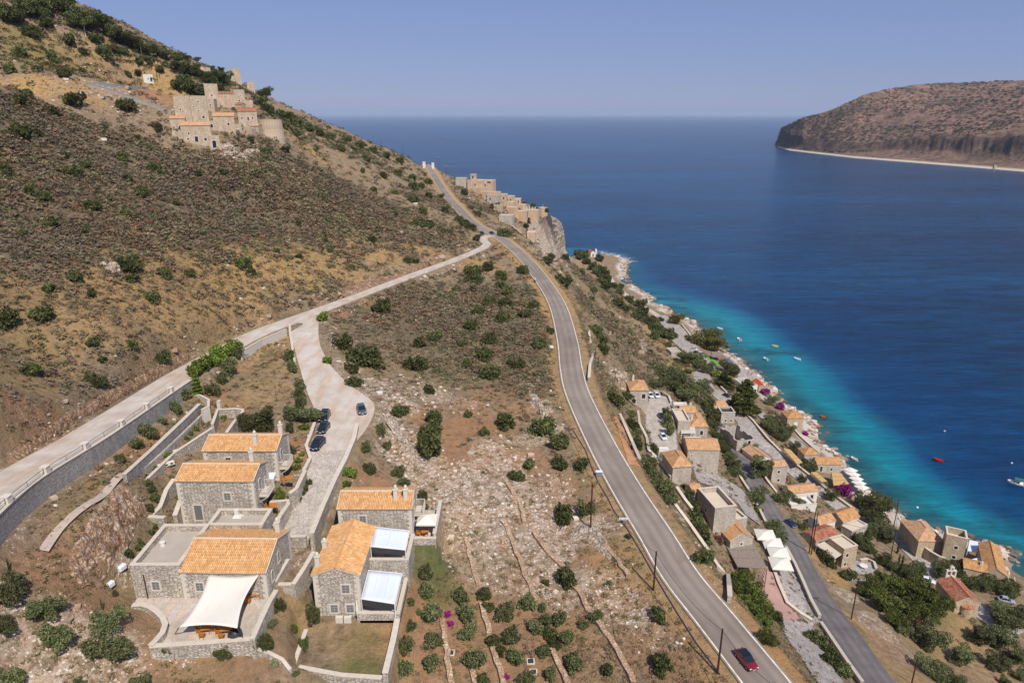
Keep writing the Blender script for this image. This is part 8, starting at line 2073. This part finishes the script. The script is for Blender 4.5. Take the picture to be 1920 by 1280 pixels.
# closed parasols at the far right waterside, white posts on the cape
for u, v in ((1866, 1085), (1876, 1098)):
    p = at(u + 20, v + 6); o = MB().lathe([(.05, 0), (.06, .6), (.35, 1.2), (.4, 2.6), (.1, 3.4)], n=10).build('closed_parasol', M_SCREEDP); o.location = p; tag(o, 'tall closed tan parasol at the water in the right edge', 'parasol', 'closed parasols at the right edge')
for k in range(5):
    p = at_h(982 + k * 5.3, 389.5, 6.9); o = MB().lathe([(.06, 0), (.3, .6), (.25, 2.0), (.05, 2.6)], n=8).build('closed_parasol', M_WHITE); o.location = (p.x, p.y, p.z - 1.6); tag(o, 'closed white parasol on the walled terrace before the round cape tower', 'parasol', 'closed parasols of the cape terrace')
# rock outcrop between the path and the front house
def outcrop(label, spots, seed, mat):
    pts = [at(u, v) for u, v in spots]; c = sum(pts, Vector()) / len(pts)
    vs, fs = [], []; rg = np.random.default_rng(seed)
    import bmesh
    bm = bmesh.new()
    for p in pts:
        for k in range(3):
            r = float(rg.uniform(.7, 1.7)); res = bmesh.ops.create_icosphere(bm, subdivisions=3, radius=r)
            o_ = Vector((rg.normal(0, .7), rg.normal(0, .6), rg.uniform(-.6, .3)))
            for v in res['verts']:
                n = v.co.normalized(); q = n * 3 + Vector((seed + k * 5.1, p.x, p.y))
                from mathutils import noise as mn
                f = 1 + .45 * mn.noise(q * .8) + .22 * mn.noise(q * 2.3) + .12 * abs(mn.noise(q * 5))
                s = Vector((v.co.x * .8, v.co.y * .9, v.co.z * 1.15)) * f
                v.co = s + o_ + p - c
    me = bpy.data.meshes.new('rock_outcrop'); bm.to_mesh(me); bm.free(); me.materials.append(mat)
    o = bpy.data.objects.new('rock_outcrop', me); COL.objects.link(o); o.location = c; tag(o, label, 'rock outcrop')
def outmat(name, c):
    t = NT(name, .92, .15); v = t.coord('World'); n1 = t.noise(v, .8, 7, .75); n2 = t.voro(t.coord('World', (1, 1, .7)), 1.6, 'DISTANCE_TO_EDGE', 'Distance')
    a = t.ramp(n1, [(.3, c[0]), (.48, c[1]), (.6, c[2]), (.75, c[3])]); t.color(t.mix(1.0, a, t.ramp(n2, [(0, .55), (.12, 1.05)]), 'MULTIPLY')); t.bump(t.math('ADD', n1, n2), 1.0, .4); return t.m
M_OUT = outmat('red_limestone', ['#7a5944', '#a8866a', '#c9b49c', '#dccfbf']); M_OUTC = outmat('earthy_limestone', ['#7d5e47', '#96775c', '#b0947a', '#cbb8a2']); M_OUT2 = outmat('pale_limestone', ['#8a7460', '#b3a08c', '#cabcaa', '#dcd2c6'])
def rock_face(label, top, bot, seed, mat, amp=.9, n=70, m=26):
    """cliff face lofted between two lines on the ground, broken into ribs and clefts"""
    from mathutils import noise as mn
    A = catmull([at(u, v) for u, v in top], .5); B_ = catmull([at(u, v) for u, v in bot], .5); vs = []; fs = []
    c = at(*bot[len(bot) // 2])
    for i in range(n + 1):
        a = A[int(i / n * (len(A) - 1))]; b = B_[int(i / n * (len(B_) - 1))]
        for j in range(m + 1):
            t = j / m; p = b.lerp(a, t); q = p * .55 + Vector((seed, 0, 0))
            e = math.sin(math.pi * min(max(t, .02), .98)) ** .5 * math.sin(math.pi * min(max(i / n, .02), .98)) ** .5
            r_ = amp * (1.6 * abs(mn.noise(Vector((q.x * 1.1, q.y * 1.1, q.z * .8)))) + .6 * mn.noise(q * 3) + .35 * abs(mn.noise(q * 6.5)))
            p = p + Vector((.35, -.75, .75)) * (r_ + .35 * amp) * e - Vector((0, 0, .25)) * (1 - e)
            vs.append(p - c)
    for i in range(n):
        for j in range(m): o = i * (m + 1) + j; fs.append((o, o + m + 1, o + m + 2, o + 1))
    o = mesh('rock_outcrop', vs, fs, mat); o.location = c; tag(o, label, 'rock outcrop')
rock_face('brown and cream rock outcrop between the garden path and the flat-roofed wing', [(128, 1082), (132, 1040), (150, 998), (185, 945), (228, 905), (262, 925)], [(165, 1098), (190, 1088), (208, 1060), (235, 1030), (252, 1000), (275, 955)], 3, M_OUT, 1.3)
rock_face('low broken rock cut on the uphill side of the concrete road, far part', [(560, 560), (640, 540), (720, 515), (800, 488), (870, 458)], [(570, 580), (640, 558), (720, 532), (800, 502), (880, 466)], 9, M_OUTC, .55, 160, 12)
rock_face('low broken rock cut on the uphill side of the concrete road, near part', [(20, 850), (100, 790), (190, 738), (280, 692), (350, 655)], [(40, 862), (110, 812), (200, 760), (290, 712), (355, 676)], 11, M_OUTC, .6, 160, 14)
outcrop('white limestone crag under the hill village', [(420, 282), (428, 290), (436, 300), (425, 300), (412, 278), (440, 288), (450, 296), (462, 290), (446, 306), (478, 286), (430, 276)], 8, M_OUT2)
rock_face('pale rocky cliff at the tip of the cape below the round tower', [(985, 418), (1005, 412), (1025, 406), (1040, 408), (1050, 420)], [(1000, 470), (1018, 484), (1036, 490), (1052, 480), (1060, 464)], 12, M_OUT2, 4.0, 60, 30)
rock_face('small bare cliff face on the coastal slope above the beach street', [(1194, 636), (1204, 632), (1212, 638)], [(1196, 662), (1206, 668), (1213, 664)], 15, M_OUT2, 2.0, 24, 14)
rock_face('white rock ridge in the rubble, right of the olive strip', [(700, 742), (730, 770), (752, 800), (775, 835), (800, 862)], [(694, 754), (720, 785), (742, 818), (766, 852), (790, 880)], 21, M_OUT2, .8, 70, 12)
rock_face('white rock ridge near the upper bend of the rubble slope', [(985, 715), (1010, 745), (1030, 780), (1048, 800)], [(978, 724), (1000, 756), (1018, 788), (1036, 812)], 25, M_OUT2, .8, 60, 10)
rock_face('long pale rock ledge on the bank left of the road sign', [(1075, 985), (1105, 975), (1130, 1000), (1150, 1035)], [(1070, 1010), (1095, 1015), (1120, 1030), (1142, 1055)], 29, M_OUT2, .8, 60, 12)
outcrop('pale knobbly rock behind the nearest hip-roofed village house', [(1166, 702), (1170, 712), (1160, 708)], 19, M_OUT2)
outcrop('small pale boulder at the left of the ochre grass band', [(207, 505)], 23, M_OUT2)
# path beside the outcrop
PTH = catmull([at(u, v) for u, v in ((233, 891), (205, 918), (180, 940), (152, 957), (120, 985), (100, 1010), (83, 1036))], 1.0)
vs, fs = [], []
for k, c in enumerate(PTH):
    a, b = PTH[max(k - 1, 0)], PTH[min(k + 1, len(PTH) - 1)]; d_ = Vector((b.x - a.x, b.y - a.y)).normalized(); n_ = Vector((-d_.y, d_.x)) * .45
    for s in (-1, 1):
        x_, y_ = c.x + n_.x * s, c.y + n_.y * s; vs.append((x_, y_, max(H(x_, y_), H(c.x, c.y)) + .12))
    if k: o_ = 2 * k; fs.append((o_ - 2, o_ - 1, o_ + 1, o_))
tag(mesh('footpath', vs, fs, plain('dusty_path', '#b8a595', .95, .1, .12, 2)), kind='structure')

# ---------------------------------------------------------------- haze
def haze():
    o = MB().box(-160000, 160000, -400, 160000, -45, 232).build('haze', None)
    m = bpy.data.materials.new('air'); m.use_nodes = True; nt = m.node_tree
    for n in list(nt.nodes):
        if n.type != 'OUTPUT_MATERIAL': nt.nodes.remove(n)
    v = nt.nodes.new('ShaderNodeVolumePrincipled')
    v.inputs['Color'].default_value = (.66, .80, 1.0, 1)
    v.inputs['Density'].default_value = .00004
    v.inputs['Anisotropy'].default_value = .0
    nt.links.new(v.outputs[0], nt.nodes['Material Output'].inputs['Volume'])
    o.data.materials.append(m); tag(o, kind='stuff')
haze()
